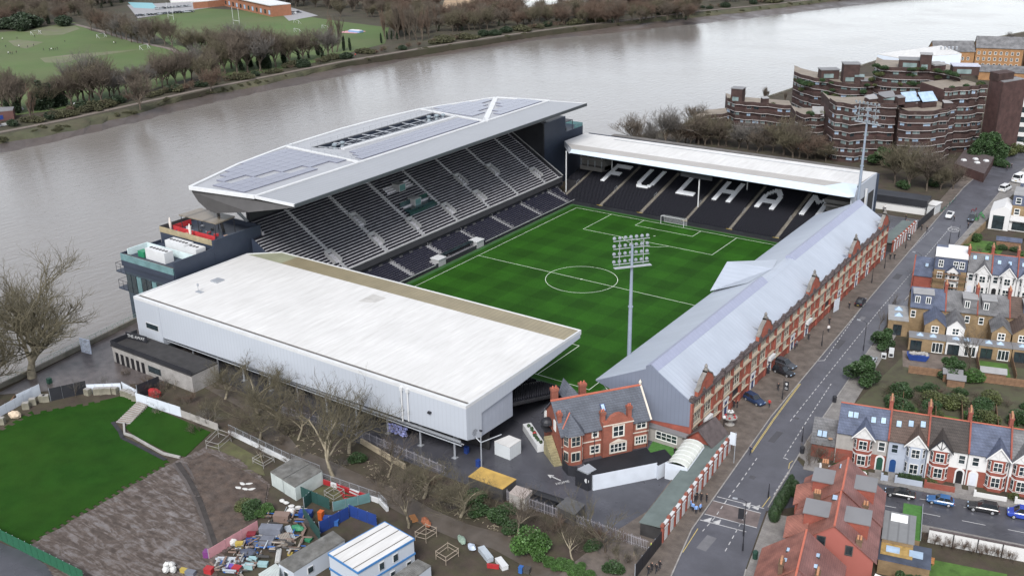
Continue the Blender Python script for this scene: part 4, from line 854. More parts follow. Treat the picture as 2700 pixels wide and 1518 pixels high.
for s,nm in((1,'f'),(-1,'b')):
 y0=-.5 if s==1 else DPT+.5;mb=MB();mb.ext([(-.35,y0,EH-.35),(LC+.25,y0,EH-.35),(LC+.25,DPT/2,RH),(-.35,DPT/2,RH)],(0,0,-.22));mb.build('roof_slope',M_SLATE,CT)
mb=MB();mb.box(-.4,DPT/2-.16,RH-.08,LC+.3,DPT/2+.16,RH+.16);mb.build('ridge_tiles',M_RIDGE,CT)
mb=MB();mb.ext([(LC+.1,-.55,EH-.3),(LC+.1,DPT/2,RH+.1),(LC+.1,DPT+.55,EH-.3),(LC+.1,DPT+.1,EH-.3),(LC+.1,DPT/2,RH-.5),(LC+.1,-.1,EH-.3)],(.35,0,0));mb.lathe([(.2,0),(.3,.5),(.05,1.0)],(LC+.2,DPT/2,RH+.1),8);mb.build('verge_coping',M_STONE,CT)
def cwin(parent,x0,x1,z0,z1,n=2,y=0.0,rows=2,mt=None,fr=.18):
 mt=mt or M_STONE;mb=MB();mb.box(x0-fr,y-.12,z0-.2,x1+fr,y+.02,z0);mb.box(x0-fr,y-.1,z1,x1+fr,y+.02,z1+.2);mb.box(x0-fr,y-.1,z0,x0,y+.02,z1);mb.box(x1,y-.1,z0,x1+fr,y+.02,z1);w_=mb.build('window',mt,parent)
 mb=MB();mb.box(x0,y-.03,z0,x1,y-.004,z1);mb.build('pane',M_GLASS,w_);mb=MB()
 for k in range(1,n):xx=x0+(x1-x0)*k/n;mb.box(xx-.06,y-.075,z0,xx+.06,y-.031,z1)
 for k in range(rows+1):zz=z0+(z1-z0)*k/rows;mb.box(x0,y-.065,zz-.045,x1,y-.031,zz+.045)
 mb.box(x0,y-.06,z0,x0+.08,y-.031,z1);mb.box(x1-.08,y-.06,z0,x1,y-.031,z1)
 mb.build('frame',M_WWIN,w_);return w_
bx0,bx1=LC*.45,LC*.79
mb=MB();mb.box(bx0,-1.0,0,bx1,-.01,EH+.5);bc=(bx0+bx1)/2;hw=(bx1-bx0)/2
pr=[(bc-hw,EH+.5),(bc-hw,EH+.9),(bc-hw*.7,EH+1.0),(bc-hw*.45,EH+1.9),(bc-hw*.15,EH+2.3),(bc+hw*.15,EH+2.3),(bc+hw*.45,EH+1.9),(bc+hw*.7,EH+1.0),(bc+hw,EH+.9),(bc+hw,EH+.5)]
mb.ext([(x,-1.0,z)for x,z in pr],(0,.9,0));by=mb.build('front_bay',M_CBRICK,CT)
mb=MB();mb.box(bx0-.1,-1.1,EH+.35,bx1+.1,-1.0,EH+.55);mb.build('stone_band',M_STONE,by)
cwin(by,bc-1.0,bc+1.0,4.0,6.0,2,-1.0);cwin(by,bc-1.5,bc+1.5,.9,2.5,4,-1.0)
mb=MB();mb.add([(bc-1.8,-1.06,2.8),(bc+1.8,-1.06,2.8),(bc,-1.06,3.5)],[(0,1,2)]);mb.build('window_pediment',M_STONE,by)
cwin(CT,LC*.86,LC*.97,4.1,5.7,2);cwin(CT,LC*.35,LC*.41,4.1,5.7,1);cwin(CT,LC*.85,LC*.98,1.0,2.4,4);cwin(CT,LC*.33,LC*.43,.9,2.3,2)
mb=MB();mb.box(-.02,-.06,3.2,bx0-.02,-.005,3.4);mb.box(bx1+.02,-.06,3.2,LC,-.005,3.4);mb.build('stone_band',M_STONE,CT)
cb=[(.3,-.02),(.9,-1.4),(3.3,-1.4),(4.0,-.02)]
mb=MB();mb.prism(cb,0,5.9);b2_=mb.build('corner_bay',M_CBRICK,CT)
for(a,b)in((cb[0],cb[1]),(cb[1],cb[2]),(cb[2],cb[3])):
 mb=MB();va,vb=Vector(a).lerp(Vector(b),.14),Vector(a).lerp(Vector(b),.86);n_=Vector((b[1]-a[1],-(b[0]-a[0]))).normalized()*.05
 for z0,z1 in((3.9,5.6),(.9,2.6)):
  mb.ext([(va.x,va.y,z0-.15),(vb.x,vb.y,z0-.15),(vb.x,vb.y,z1+.15),(va.x,va.y,z1+.15)],(n_.x,n_.y,0))
 w_=mb.build('window',M_STONE,b2_);mb=MB()
 for z0,z1 in((3.95,4.7),(4.8,5.6),(.95,2.5)):
  m2=va.lerp(vb,.5);
  for s0,s1 in((va.lerp(vb,.07),va.lerp(vb,.47)),(va.lerp(vb,.53),va.lerp(vb,.93))):
   mb.ext([(s0.x+n_.x*1.02,s0.y+n_.y*1.02,z0),(s1.x+n_.x*1.02,s1.y+n_.y*1.02,z0),(s1.x+n_.x*1.02,s1.y+n_.y*1.02,z1),(s0.x+n_.x*1.02,s0.y+n_.y*1.02,z1)],(n_.x*.3,n_.y*.3,0))
 mb.build('pane',M_GLASS,w_)
mb=MB();ap=(2.1,1.4,8.9);e=[(.0,.3),(.6,-1.7),(3.6,-1.7),(4.4,.3)]
mb.add([(x,y,5.9)for x,y in e]+[ap,(2.1,3.0,8.9)],[(0,1,4),(1,2,4),(2,3,4),(0,4,5),(3,5,4),(0,3,2,1)]);mb.build('bay_roof',M_SLATE,CT)
mb=MB();mb.tube((.0,.3,5.95),(*ap[:2],9.0),.12,.12,5);mb.build('ridge_tiles',M_RIDGE,CT)
def chimney(x,y,z0,z1,w_=.9,d=.9):
 mb=MB();mb.box(x-w_/2,y-d/2,z0,x+w_/2,y+d/2,z1-.5);mb.box(x-w_/2-.12,y-d/2-.12,z1-.5,x+w_/2+.12,y+d/2+.12,z1);c_=mb.build('chimney',M_CBRICK,CT)
 for k in(-.25,.25):
  mb=MB();mb.lathe([(.14,0),(.12,.45)],(x+k*w_,y,z1),8);mb.build('chimney_pot',M_RIDGE,c_)
chimney(bx0+.3,.25,EH-.5,EH+2.7,.75,.75);chimney(bx1-.3,.25,EH-.5,EH+2.9,.75,.75);chimney(.2,DPT/2-2.6,5,9.2,.7,.7);chimney(1.8,DPT-.4,7,RH+.3,1.2,.8);chimney(7.2,DPT-.4,7,RH+.3,1.2,.8)
mb=MB();mb.ext([(3.2,DPT-1.8,8.6),(4.8,DPT-.2,10.6),(6.4,DPT-1.8,8.6)],(0,3.0,0));mb.build('rear_gable',M_SLATE,CT)
mb=MB();mb.cbox((LC*.52,DPT*.24,EH+(RH-EH)*.52+.12),.9,1.5,.1,0,math.atan2(RH-EH,DPT/2));sk=mb.build('roof_light',mat('dark_blue_frame',(.02,.03,.10),.5),CT)
mb=MB();mb.cbox((LC*.52,DPT*.24,EH+(RH-EH)*.52+.2),.6,1.15,.06,0,math.atan2(RH-EH,DPT/2));mb.build('pane',M_GLASSB,sk)
mb=MB()
for k in range(12):mb.box(-1.6,-.6+.42*k,0,-.1,-.18+.42*k,.28*(k+1))
mb.build('outside_stair',mat('yellow_edged_step',(.25,.22,.13),.8,var=.3),CT)
mb=MB();mb.box(-1.4,4.2,4.2,-.02,6.8,4.3);mb.lathe([(1.2,0),(1.1,.5),(.7,.9),(.1,1.0)],(-.6,5.3,5.4),10);mb.build('dark_awning',M_BLACK,CT)
for(y,z)in((3.0,6.0),(7.6,5.8)):
 mb=MB();mb.box(-.12,y-.5,z-1,-.02,y+.5,z+1);mb.build('side_window',M_WWIN,CT)
mb=MB();mb.tube((bx0-1.3,-.1,0),(bx0-1.3,-.1,EH-.3),.06);mb.tube((LC-.25,-.1,0),(LC-.25,-.1,EH-.3),.06);mb.tube((.1,-.1,0),(.1,-.1,EH-.3),.06);mb.build('downpipe',M_BLACK,CT)
# ================================================================ TREES
M_BARK=mat('grey_brown_bark',(.085,.068,.052),.9,var=.35,sc=1.5,bump=.4,bsc=8)
M_BARKL=mat('pale_mottled_bark',(.23,.20,.145),.9,var=.4,sc=1.2)
M_TWIG=mat('brown_twigs',(.105,.085,.066),.9,var=.35,sc=.25)
M_TWIGO=mat('olive_twigs',(.105,.092,.06),.9,var=.35,sc=.25)
M_TWIGR=mat('russet_twigs',(.115,.079,.058),.9,var=.3,sc=.25)
M_TWIGG=mat('grey_twigs',(.12,.11,.10),.9,var=.3,sc=.25)
M_IVY=mat('dark_ivy_leaves',(.018,.032,.014),.6,var=.4,sc=.8)
M_LEAFG=mat('evergreen_leaves',(.03,.062,.020),.55,var=.5,sc=.5)
M_LEAFB=mat('bright_green_leaves',(.05,.11,.025),.55,var=.5,sc=.5)
M_LEAFY=mat('yellow_green_leaves',(.065,.078,.026),.6,var=.4,sc=.5)
M_HEDGE=mat('clipped_hedge_leaves',(.022,.045,.016),.6,var=.45,sc=1.5)
def tubes(S,n):
 S=np.array(S,dtype=float);a=S[:,0:3];b=S[:,3:6];r0=S[:,6];r1=S[:,7]
 d=b-a;d/=np.linalg.norm(d,axis=1,keepdims=True)+1e-9
 ref=np.where(np.abs(d[:,2:3])<.9,np.array([[0,0,1.]]),np.array([[1.,0,0]]));x=np.cross(d,ref);x/=np.linalg.norm(x,axis=1,keepdims=True)+1e-9;y=np.cross(d,x)
 an=np.arange(n)*2*math.pi/n;ring=np.cos(an)[None,:,None]*x[:,None,:]+np.sin(an)[None,:,None]*y[:,None,:]
 V=np.concatenate([a[:,None,:]+ring*r0[:,None,None],b[:,None,:]+ring*r1[:,None,None]],1).reshape(-1,3)
 i=np.arange(n);F=np.stack([i,(i+1)%n,n+(i+1)%n,n+i],1);F=(F[None]+(np.arange(len(S))*2*n)[:,None,None]).reshape(-1,4)
 return V,F
def grow(seed,h,trunk_h,r,spread=.7,up=.25,nlev=5,kids=(4,4,4,3,3),ratio=.62,gn=.25,twr=.02,narrow=False,first=.45,r0=1.0):
 rg=random.Random(seed);big=[];small=[]
 def br(p,d,L,rad,lev):
  k=3 if lev<3 else 2;pts=[p];dd=d
  for i in range(k):
   dd=(dd+Vector((rg.uniform(-gn,gn),rg.uniform(-gn,gn),rg.uniform(-gn*.6,gn*.6)+up*.25))).normalized()
   q_=pts[-1]+dd*(L/k);ra=rad*(1-.55*i/k);rb=rad*(1-.55*(i+1)/k)
   (big if lev<=1 else small).append((*pts[-1],*q_,max(ra,twr),max(rb,twr*.8)));pts.append(q_)
  if lev>=nlev:return
  n=kids[min(lev,len(kids)-1)]
  for j in range(n):
   t=rg.uniform(first if lev==0 else .25,1.0)if j else 1.0
   u_=t*k;ii=min(k-1,int(u_));pp=pts[ii].lerp(pts[ii+1],u_-ii)
   ax=Vector((rg.gauss(0,1),rg.gauss(0,1),rg.gauss(0,.5)));ax=(ax-dd*ax.dot(dd)).normalized()
   ang=rg.uniform(.35,1.0)*spread*(1.2 if not narrow else .5)
   nd=(dd*math.cos(ang)+ax*math.sin(ang)+Vector((0,0,up))).normalized()
   br(pp,nd,L*(r0 if lev==0 else ratio)*rg.uniform(.7,1.15),rad*.52,lev+1)
 br(Vector((0,0,-.2)),Vector((0,0,1)),trunk_h,r,0)
 zs=max(s[5]for s in big+small)
 k=h/zs
 B=np.array(big)*1.0;S=np.array(small)*1.0
 B[:,:6]*=k;S[:,:6]*=k
 return B,S
def leafcards(pts,rg,size=.35):
 P=np.array(pts);n=len(P);rs=np.random.RandomState(rg.randint(0,9999))
 u_=rs.normal(size=(n,3));u_/=np.linalg.norm(u_,axis=1,keepdims=True);v_=rs.normal(size=(n,3));v_-=(v_*u_).sum(1,keepdims=True)*u_;v_/=np.linalg.norm(v_,axis=1,keepdims=True)
 s=size*rs.uniform(.6,1.3,(n,1));V=np.stack([P-u_*s*.5,P+v_*s*.32,P+u_*s*.5,P-v_*s*.32],1).reshape(-1,3)
 return V,np.arange(n*4).reshape(n,4)
def clumps(rg,n,blobs,shell=.75):
 out=[]
 for _ in range(n):
  cx,cy,cz,rx,ry,rz=rg.choice(blobs);v=Vector((rg.gauss(0,1),rg.gauss(0,1),rg.gauss(0,1))).normalized()*(rg.uniform(shell,1.05)if rg.random()<.8 else rg.random());out.append((cx+v.x*rx,cy+v.y*ry,cz+v.z*rz))
 return out
TREES={}
def tree_proto(key,B,S,h,bark,twig,n1=5,n2=3,ivy=None,hero=False):
 V,F=tubes(B,n1);a=fastmesh('trunk',V,F,bark);V,F=tubes(S,n2);b=fastmesh('crown',V,F,twig);iv=None
 if ivy:
  rg=random.Random(len(TREES));pts=[]
  for s in B[:max(4,len(B)//ivy)]:
   p0,p1=Vector(s[:3]),Vector(s[3:6])
   for _ in range(60):p=p0.lerp(p1,rg.random());rr=s[6]+rg.uniform(.05,.5);an=rg.uniform(0,6.3);pts.append((p.x+rr*math.cos(an),p.y+rr*math.sin(an),p.z+rg.uniform(-.4,.4)))
  V,F=leafcards(pts,rg,.9);iv=fastmesh('ivy',V,F,M_IVY)
 TREES[key]=(a,b,h,iv)
def leaf_proto(key,blobs,n,h,lm,size=.4,seed=1,trunk=None):
 rg=random.Random(seed);V,F=leafcards(clumps(rg,n,blobs),rg,size);b=fastmesh('crown',V,F,lm)
 S=[(0,0,-.2,0,0,h*.35,.16,.12)]+[(0,0,h*.3,bx*.7,by*.7,bz,.1,.04)for bx,by,bz,_,_,_ in blobs]
 V,F=tubes(S,5);TREES[key]=(fastmesh('trunk',V,F,M_BARK),b,h,None)
for i in range(4):
 B,S=grow(11+i,20,7,.42,nlev=5,kids=(7,6,5,4,2),ratio=.72,twr=.035,r0=1.15);tree_proto(f'bare{i}',B,S,20,M_BARK,[M_TWIG,M_TWIGO,M_TWIG,M_TWIGG][i])
for i in range(2):
 B,S=grow(31+i,20,8,.45,nlev=5,kids=(7,6,5,3,2),ratio=.70,twr=.035,r0=1.1);tree_proto(f'ivy{i}',B,S,20,M_BARK,[M_TWIGO,M_TWIG][i],ivy=5)
for i in range(2):
 B,S=grow(51+i,24,15,.4,spread=.45,up=.5,nlev=4,kids=(14,6,4,3),ratio=.42,twr=.035,narrow=True,first=.12);tree_proto(f'tall{i}',B,S,24,M_BARK,[M_TWIGR,M_TWIG][i])
for i in range(3):
 B,S=grow(71+i,12,3.2,.25,spread=.85,nlev=5,kids=(8,6,5,3,2),ratio=.74,twr=.032,r0=1.2);tree_proto(f'wood{i}',B,S,12,M_BARK,[M_TWIGR,M_TWIG,M_TWIGO][i])
def shrub(seed,h,wid,stems,lev=3,twr=.014):
 rg=random.Random(seed);allB=[];allS=[]
 for k in range(stems):
  B,S=grow(seed*50+k,h*rg.uniform(.6,1.0),2.2,.05,spread=.8,up=.35,nlev=lev,kids=(5,4,3,3),ratio=.68,twr=twr)
  an=rg.uniform(0,6.3);rr=wid*.5*math.sqrt(rg.random());lean=rg.uniform(0,.45);M=Matrix.Translation((rr*math.cos(an),rr*math.sin(an),0))@Matrix.Rotation(lean,4,Vector((-math.sin(an),math.cos(an),0)))
  Mn=np.array(M)
  for A in(B,S):
   for c in(0,3):A[:,c:c+3]=A[:,c:c+3]@Mn[:3,:3].T+Mn[:3,3]
  allB.append(B);allS.append(S)
 return np.concatenate(allB),np.concatenate(allS)
for i in range(5):
 B,S=shrub(3+i,5,2.6,8);tree_proto(f'shrub{i}',B,S,5,M_BARKL if i%2 else M_BARK,[M_TWIG,M_TWIGO,M_TWIGR,M_TWIGG,M_TWIG][i],n1=3)
B,S=grow(91,9,2.6,.35,spread=.5,up=.9,nlev=3,kids=(9,9,6,3),ratio=.75,twr=.03);tree_proto('pollard',B,S,9,M_BARK,M_TWIG)
for i in range(3):
 B,S=grow(101+i,9,3,.13,spread=.7,up=.3,nlev=4,kids=(6,4,4,3),ratio=.66,twr=.012);tree_proto(f'street{i}',B,S,9,M_BARK,[M_TWIG,M_TWIGG,M_TWIGO][i])
leaf_proto('ever0',[(0,0,3.0,1.7,1.6,1.5),(1.4,.6,2.2,1.3,1.2,1.2),(-1.2,-.9,2.0,1.3,1.4,1.1),(.3,-1.3,3.9,1.0,1.1,.9),(-.7,.9,4.3,.8,.9,.8),(1.7,-.8,1.4,1.0,.9,.8),(-1.8,.5,1.3,.9,1.0,.8),(.9,.4,4.1,.8,.7,.9)],6500,5.4,M_LEAFG,.34,1)
leaf_proto('ever1',[(0,0,2.0,1.5,1.5,1.6),(.9,-.4,1.5,1.2,1.1,1.1),(-.8,.6,1.4,1.2,1.3,1.1)],3200,3.6,M_LEAFB,.28,2)
leaf_proto('ever2',[(0,0,1.2,1.2,1.2,1.0),(.8,.3,.9,.9,.8,.8),(-.7,-.3,.8,.9,.9,.7)],2200,2.2,M_LEAFG,.24,3)
leaf_proto('ever3',[(0,0,1.0,1.1,1.1,.9),(.6,.6,.8,.8,.8,.7)],1600,1.9,M_LEAFY,.22,4)
leaf_proto('cypress',[(0,0,5.5,1.0,1.0,5.0),(.4,.2,3,1.0,1.0,3.0)],2600,10.5,M_IVY,.6,5)
leaf_proto('ivybush',[(0,0,2.2,3,3,2),(2.4,.5,1.8,2,2,1.7),(-2,-1,1.6,2.2,2.2,1.5)],2600,4.2,M_IVY,.7,6)
leaf_proto('bankbush',[(0,0,1.2,2.4,1.8,1.1),(2.0,.4,.9,1.8,1.5,.9),(-2.2,.2,.9,1.7,1.4,.8)],1500,2.2,mat('scrub_olive_leaves',(.06,.06,.03),.8,var=.5,sc=.4),.45,8)
ADJ={'wood0':'russet-twigged','wood1':'brown-twigged','wood2':'olive-twigged','bare0':'brown-twigged','bare1':'olive-twigged','bare2':'broad-crowned','bare3':'grey-twigged','ivy0':'olive-twigged','ivy1':'brown-twigged','tall0':'russet-twigged','tall1':'brown-twigged','shrub0':'brown-stemmed','shrub1':'olive-stemmed','shrub2':'russet-stemmed','shrub3':'grey-stemmed','shrub4':'pale-stemmed','ever0':'tall dark green','ever1':'glossy green','ever2':'dark green','ever3':'yellow-green','ivybush':'ivy-covered','bankbush':'scrubby olive','knotty':'gnarled','smallbare':'slender'}
def put(key,p,h,name,label,cat='tree',group=None,rz=None,wide=1.0):
 if group and key in ADJ and not label.startswith(('dark','glossy','low','narrow','ochre')):label=ADJ[key]+' '+label
 a,b,h0,iv=TREES[key];s=h/h0
 o=thing(name,label,cat,(p[0],p[1],p[2]if len(p)>2 else 0),rng.uniform(0,6.28)if rz is None else rz,group)
 o.scale=(s*wide,s*wide,s)
 link('trunk',a,o);link('crown',b,o)
 if iv:link('ivy',iv,o)
 return o
def topz(B,px,py):
 d=ray(px,py);t=math.hypot(B[0]-CAM.x,B[1]-CAM.y)/math.hypot(d.x,d.y);return CAM.z+t*d.z
def putpx(key,c,r,bx,by,ty,name,label,group=None,cat='tree',wide=1.0,tx=None):
 B=q(c,r,bx,by);h=topz(B,*Z(c,r,bx if tx is None else tx,ty));return put(key,B,max(.6,h),name,label,cat,group,wide=wide)
GB='bare trees along the far river bank';LB='bare winter tree in the row along the far river bank'
for k,bx,by,ty in(('bare0',100,860,555),('bare1',590,785,470),('bare3',640,770,405),('bare2',770,795,480),('bare1',905,720,510),('bare3',960,715,560),('bare0',1060,825,600),('bare2',1185,640,450),('bare0',1265,640,470),('bare1',1330,640,430),('bare2',1395,640,395),('bare3',1450,612,410),('bare1',1660,560,340),('bare2',1750,520,240),('bare3',1490,560,370),('bare0',20,850,600),('bare3',1120,690,520),('bare2',1230,660,430),('bare1',1510,640,440),('bare0',1620,600,420),('bare2',540,800,560),('bare1',680,780,470),('bare0',1030,720,560),('bare3',870,760,560),('bare1',1700,560,330),('bare0',1790,560,280),('bare2',1870,545,260),('bare3',1960,540,250),('bare0',2080,510,250),('bare1',2190,490,260),('bare2',2290,470,260),('bare3',2480,450,240),('bare1',700,740,430),('bare2',830,730,540),('bare0',1560,560,400),('bare3',1000,690,540),('bare2',160,840,570)):
 putpx(k,0,0,bx,by,ty-75,'bare_tree',LB,GB,wide=1.25)
for k,bx,by,ty in(('ivy0',310,835,570),('ivy1',375,825,545),('ivy0',430,800,560),('ivy1',490,800,570),('ivy0',1900,500,230),('ivy1',2000,520,200),('ivy0',2150,470,230),('ivy1',2260,450,240),('ivy0',2330,440,280),('ivy1',2440,440,190),('ivy1',1830,530,190)):
 putpx(k,0,0,bx,by,ty,'ivy_clad_tree','bare tree with dark ivy round its trunk on the far bank','ivy-clad trees on the far bank',wide=1.2)
putpx('tall0',0,0,245,925,610,'poplar','narrow pale poplar by the boathouse on the far bank',wide=1.3)
tag(putpx('wood0',0,0,1590,685,480,'willow','russet-twigged willow standing on the mud bank',wide=1.2),None)
for k,bx,by,ty in(('tall0',2510,400,70),('tall1',2540,395,90)):putpx(k,0,0,bx,by,ty,'tall_tree','tall slim bare tree on the edge of the far woods','tall slim trees by the far woods')
for bx,by,ty in((330,300,40),(400,290,0),(440,290,-10),(480,300,0),(520,310,20),(570,310,30),(610,310,40),(720,240,10),(660,290,30)):putpx(rng.choice(('tall0','tall1')),1,0,bx,by,ty,'tall_tree','tall slim bare tree on the edge of the far woods','tall slim trees by the far woods')
for bx,by,ty in((20,385,270),(65,385,285),(345,300,235),(380,300,230),(420,300,240),(300,330,250)):putpx('cypress',1,0,bx,by,ty,'cypress','dark upright evergreen at the edge of the far playing field','dark evergreens by the far playing field')
for bx,by,ty in((250,830,690),(290,835,660),(320,835,600),(385,825,620),(425,805,610),(470,800,600),(130,860,720),(60,860,740),(1880,510,390),(1980,520,330),(2020,520,380),(2140,480,370)):putpx('cypress',0,0,bx,by,ty,'ivy_column','dark ivy-covered trunk standing like a column on the far bank','ivy-covered trunks on the far bank',wide=1.7)
putpx('cypress',0,0,2395,420,305,'cypress','dark upright evergreen at the edge of the far playing field','dark evergreens by the far playing field',wide=1.4)
for k,bx,by,ty in(('bare0',690,230,40),('bare1',730,215,60),('wood0',800,262,80),('bare2',845,275,90),('wood1',885,285,100),('bare3',918,300,110),('bare0',955,305,120),('bare2',992,322,140),('bare1',1040,330,160),('bare3',1075,333,140),('bare0',1128,345,150),('bare2',1165,315,130),('bare1',1245,340,140),('bare0',1300,352,150)):
 putpx(k,0,0,bx,by,ty-35,'avenue_tree','bare tree in the avenue along the path between the playing fields','avenue trees between the playing fields',wide=1.2)
for k,bx,by,ty in(('bare1',1480,440,150),('bare3',1430,430,190),('bare0',1560,430,180),('bare2',1640,420,200),('bare1',1700,440,170),('bare3',1790,440,130),('bare2',1880,420,170),('bare0',1960,430,180),('bare1',2050,400,190)):
 putpx(k,0,0,bx,by,ty,'bare_tree','bare round-headed tree in the second row behind the far bank trees','second row of trees on the far bank',wide=1.35)
rg=random.Random(5)
for i in range(120):
 bx=rg.uniform(-60,960);by=-60+rg.uniform(0,260)*(1-max(0,bx-450)/700);ty=by-rg.uniform(130,200)
 putpx(rg.choice(('bare0','bare1','ivy0','ivy1','wood0','bare2')),0,0,bx,by,ty,'woodland_tree','woodland tree in the dense wood behind the playing fields','trees of the wood behind the playing fields',wide=1.15)
for i in range(10):putpx('cypress' if i%3==0 else 'ivybush',0,0,rg.uniform(0,560),rg.uniform(160,235),rg.uniform(80,150),'evergreen','dark evergreen under the wood edge by the playing field','dark evergreens under the wood edge',wide=1.2)
for i in range(235):
 bx=rg.uniform(60,2680);by0=310-.078*bx if bx<1250 else 215-.046*(bx-1250);t=rg.random()**1.5;by=by0-2-t*(200 if bx<800 else 125)
 if 760<bx<1800 and by<100 and t>.35:by=by0-rg.uniform(10,60)
 if bx<360 and by>95:continue
 P0=q(1,0,bx,by)
 put(rg.choice(('wood0','wood1','wood2','wood0','bare0','ivy1')),P0,rg.uniform(10,17),'scrub_tree','scrub woodland tree between the pond and the river','tree','scrub trees between pond and river',wide=1.25)
for i in range(36):
 bx=rg.uniform(0,700);by=rg.uniform(-60,60);put(rg.choice(('wood0','wood1','wood2')),q(2,0,bx,by*(1-bx/900)-10),rg.uniform(8,13),'scrub_tree','scrub woodland tree between the pond and the river','tree','scrub trees between pond and river',wide=1.25)
for i in range(90):
 t=rg.random();n_=len(sh)-1;f_=t*n_*.93;a_=sh[int(f_)];p=a_[1].lerp(a_[2],rg.uniform(.1,.9));put('bankbush',(p.x,p.y,p.z-.2),rg.uniform(.6,1.6),'bank_scrub','low scrub bush on the far river bank','bush','scrub bushes on the far bank')
for i in range(170):
 t=rg.random()*(len(PW)-3);a_=PW[int(t)+1].lerp(PW[int(t)+2],t%1)if int(t)+2<len(PW)else PW[-2];put(rg.choice(('bankbush','wood2','wood0','shrub2','ivybush')),(a_.x-rg.uniform(4,11),a_.y+rg.uniform(2,6)),rg.uniform(2.0,4.2),'hedge_bush','hedge bush beside the far towpath','bush','hedge bushes beside the towpath',wide=1.2)
for k,c,r,bx,by,ty,tx in(('bare0',1,0,2215,1130,830,None),('bare3',1,0,2450,1110,760,None),('bare2',2,0,110,1000,750,None),('bare1',2,0,20,1080,820,None),('bare3',1,0,2340,1120,880,None),('bare0',1,0,2540,1110,860,None)):putpx(k,c,r,bx,by,ty,'riverside_tree','bare spreading tree on the near river bank behind the white-roofed stand','riverside trees behind the far stand',wide=1.35)
for bx,by,ty in((445,790,665),(625,790,645)):putpx('pollard',2,0,bx,by,ty,'pollarded_tree','pollarded tree with upright shoots on the river edge by the apartments','pollarded trees by the apartments',wide=1.1)
putpx('pollard',2,0,770,780,690,'pollarded_tree','pollarded tree with upright shoots on the river edge by the apartments','pollarded trees by the apartments')
for k,bx,by,ty in(('bare0',120,1090,830),('wood2',220,1090,840),('wood2',330,1100,900),('bare3',490,1130,880),('bare1',760,1170,850),('bare2',680,1150,900),('bare0',880,1190,900),('wood1',1000,1200,1010),('bare3',600,1140,930),('wood0',60,1090,900),('wood2',1080,1220,1060),('bare2',170,1100,860),('bare3',420,1120,900),('wood1',560,1150,960),('bare1',830,1190,930),('wood0',940,1200,980),('bare0',270,1100,870)):
 putpx(k,2,0,bx,by,ty,'bare_tree','bare tree screening the dark brick apartments behind the far stand','trees between the far stand and the apartments',wide=1.6)
for k,bx,by,ty in(('wood2',1600,1380,1040),('bare1',1700,1430,1040),('wood1',1840,1440,1060),('bare3',1760,1330,1050),('wood2',1940,1440,1230),('bare2',2040,1430,1200)):
 putpx(k,2,0,bx,by,ty,'bare_tree','ochre-twigged bare tree in the apartment garden by the road','garden trees in front of the apartments',wide=1.2)
for bx,by,ty in((2310,1200,985),(2250,1220,1040)):putpx('ever0',2,0,bx,by,ty,'evergreen_tree','rounded bright evergreen tree beside the flat-roofed garages','evergreens by the garages',wide=1.25)
for bx,by,ty,k in((2440,1180,1110,'ever3'),(2500,1150,1080,'ever3'),(2490,1060,930,'ever2'),(2550,1090,1020,'ever2'),(2560,980,900,'ever2'),(1500,1250,1110,'ever0'),(1660,1420,1360,'ever2'),(1900,1400,1330,'ever2'),(2400,1260,1200,'ever2')):putpx(k,2,0,bx,by,ty,'garden_shrub','evergreen shrub in the gardens around the dark brick apartments','shrubs around the apartments',cat='shrub',wide=1.5)
for i in range(75):
 x_=rg.uniform(2080,2980);y_=rg.uniform(-40,95 if x_<2560 else 140);put(rg.choice(('bare0','bare1','wood0','bare2','wood1')),q(0,0,x_,y_ if y_<60 or x_>2450 else y_-70),rg.uniform(11,18),'woodland_tree','woodland tree in the brown wood behind the sports pavilion','tree','trees of the wood behind the pavilion',wide=1.3)
putpx('bare3',2,0,2465,330,225,'dark_tree','small dark tree behind the orange brick terrace')
B,S=grow(205,21,6.5,.62,spread=.8,up=.22,nlev=6,kids=(8,6,5,4,3,2),ratio=.70,gn=.34,twr=.012,r0=1.3);tree_proto('plane',B,S,21,M_BARKL,M_TWIGO,n1=7)
B,S=grow(209,16,6,.4,spread=.8,up=.2,nlev=6,kids=(6,5,4,3,3,2),ratio=.70,gn=.42,twr=.013,r0=1.1);tree_proto('knotty',B,S,16,M_BARKL,M_TWIGO,n1=6)
B,S=grow(217,9,3,.16,spread=.7,up=.25,nlev=5,kids=(6,5,4,3,2),ratio=.64,gn=.3,twr=.010);tree_proto('smallbare',B,S,9,M_BARKL,M_TWIG,n1=5)
putpx('plane',0,1,240,1400,440,'plane_tree','huge bare plane tree on the promenade beside the river wall',wide=1.25)
o=put('plane',(-63.5,-119.5,0),19,'plane_tree','large bare plane tree rising behind the white hoarding by the river wall',rz=2.2)
putpx('knotty',1,2,-60,700,-30,'gnarled_tree','gnarled bare tree with twisted limbs beside the site containers',wide=.85)
putpx('smallbare',0,1,2240,1500,1190,'birch_tree','slender bare tree against the pale clad wall of the near stand')
putpx('knotty',0,1,1700,1560,1230,'gnarled_tree','twisted bare tree close under the near stand by the bins',wide=1.3)
putpx('knotty',0,2,1960,420,120,'gnarled_tree','bare spreading tree behind the red and white barrier',wide=1.5)
for bx,by,ty in((-330,420,-30),(-620,250,-160),(-480,330,-90),(60,520,90),(900,1000,620),(1330,1180,800),(1750,1330,1010),(350,700,330),(620,860,480)):putpx(rng.choice(('smallbare','knotty')),1,2,bx,by,ty,'bare_tree','thin bare tree rising from the shrubs along the stadium fence','thin bare trees along the stadium fence',wide=1.35)
putpx('smallbare',1,2,510,1080,570,'bare_tree','multi-branched bare tree between the path and the stand fence',wide=1.2)
putpx('street2',1,2,1990,1270,790,'birch_tree','yellowish slender tree beside the yard fence',wide=1.3)
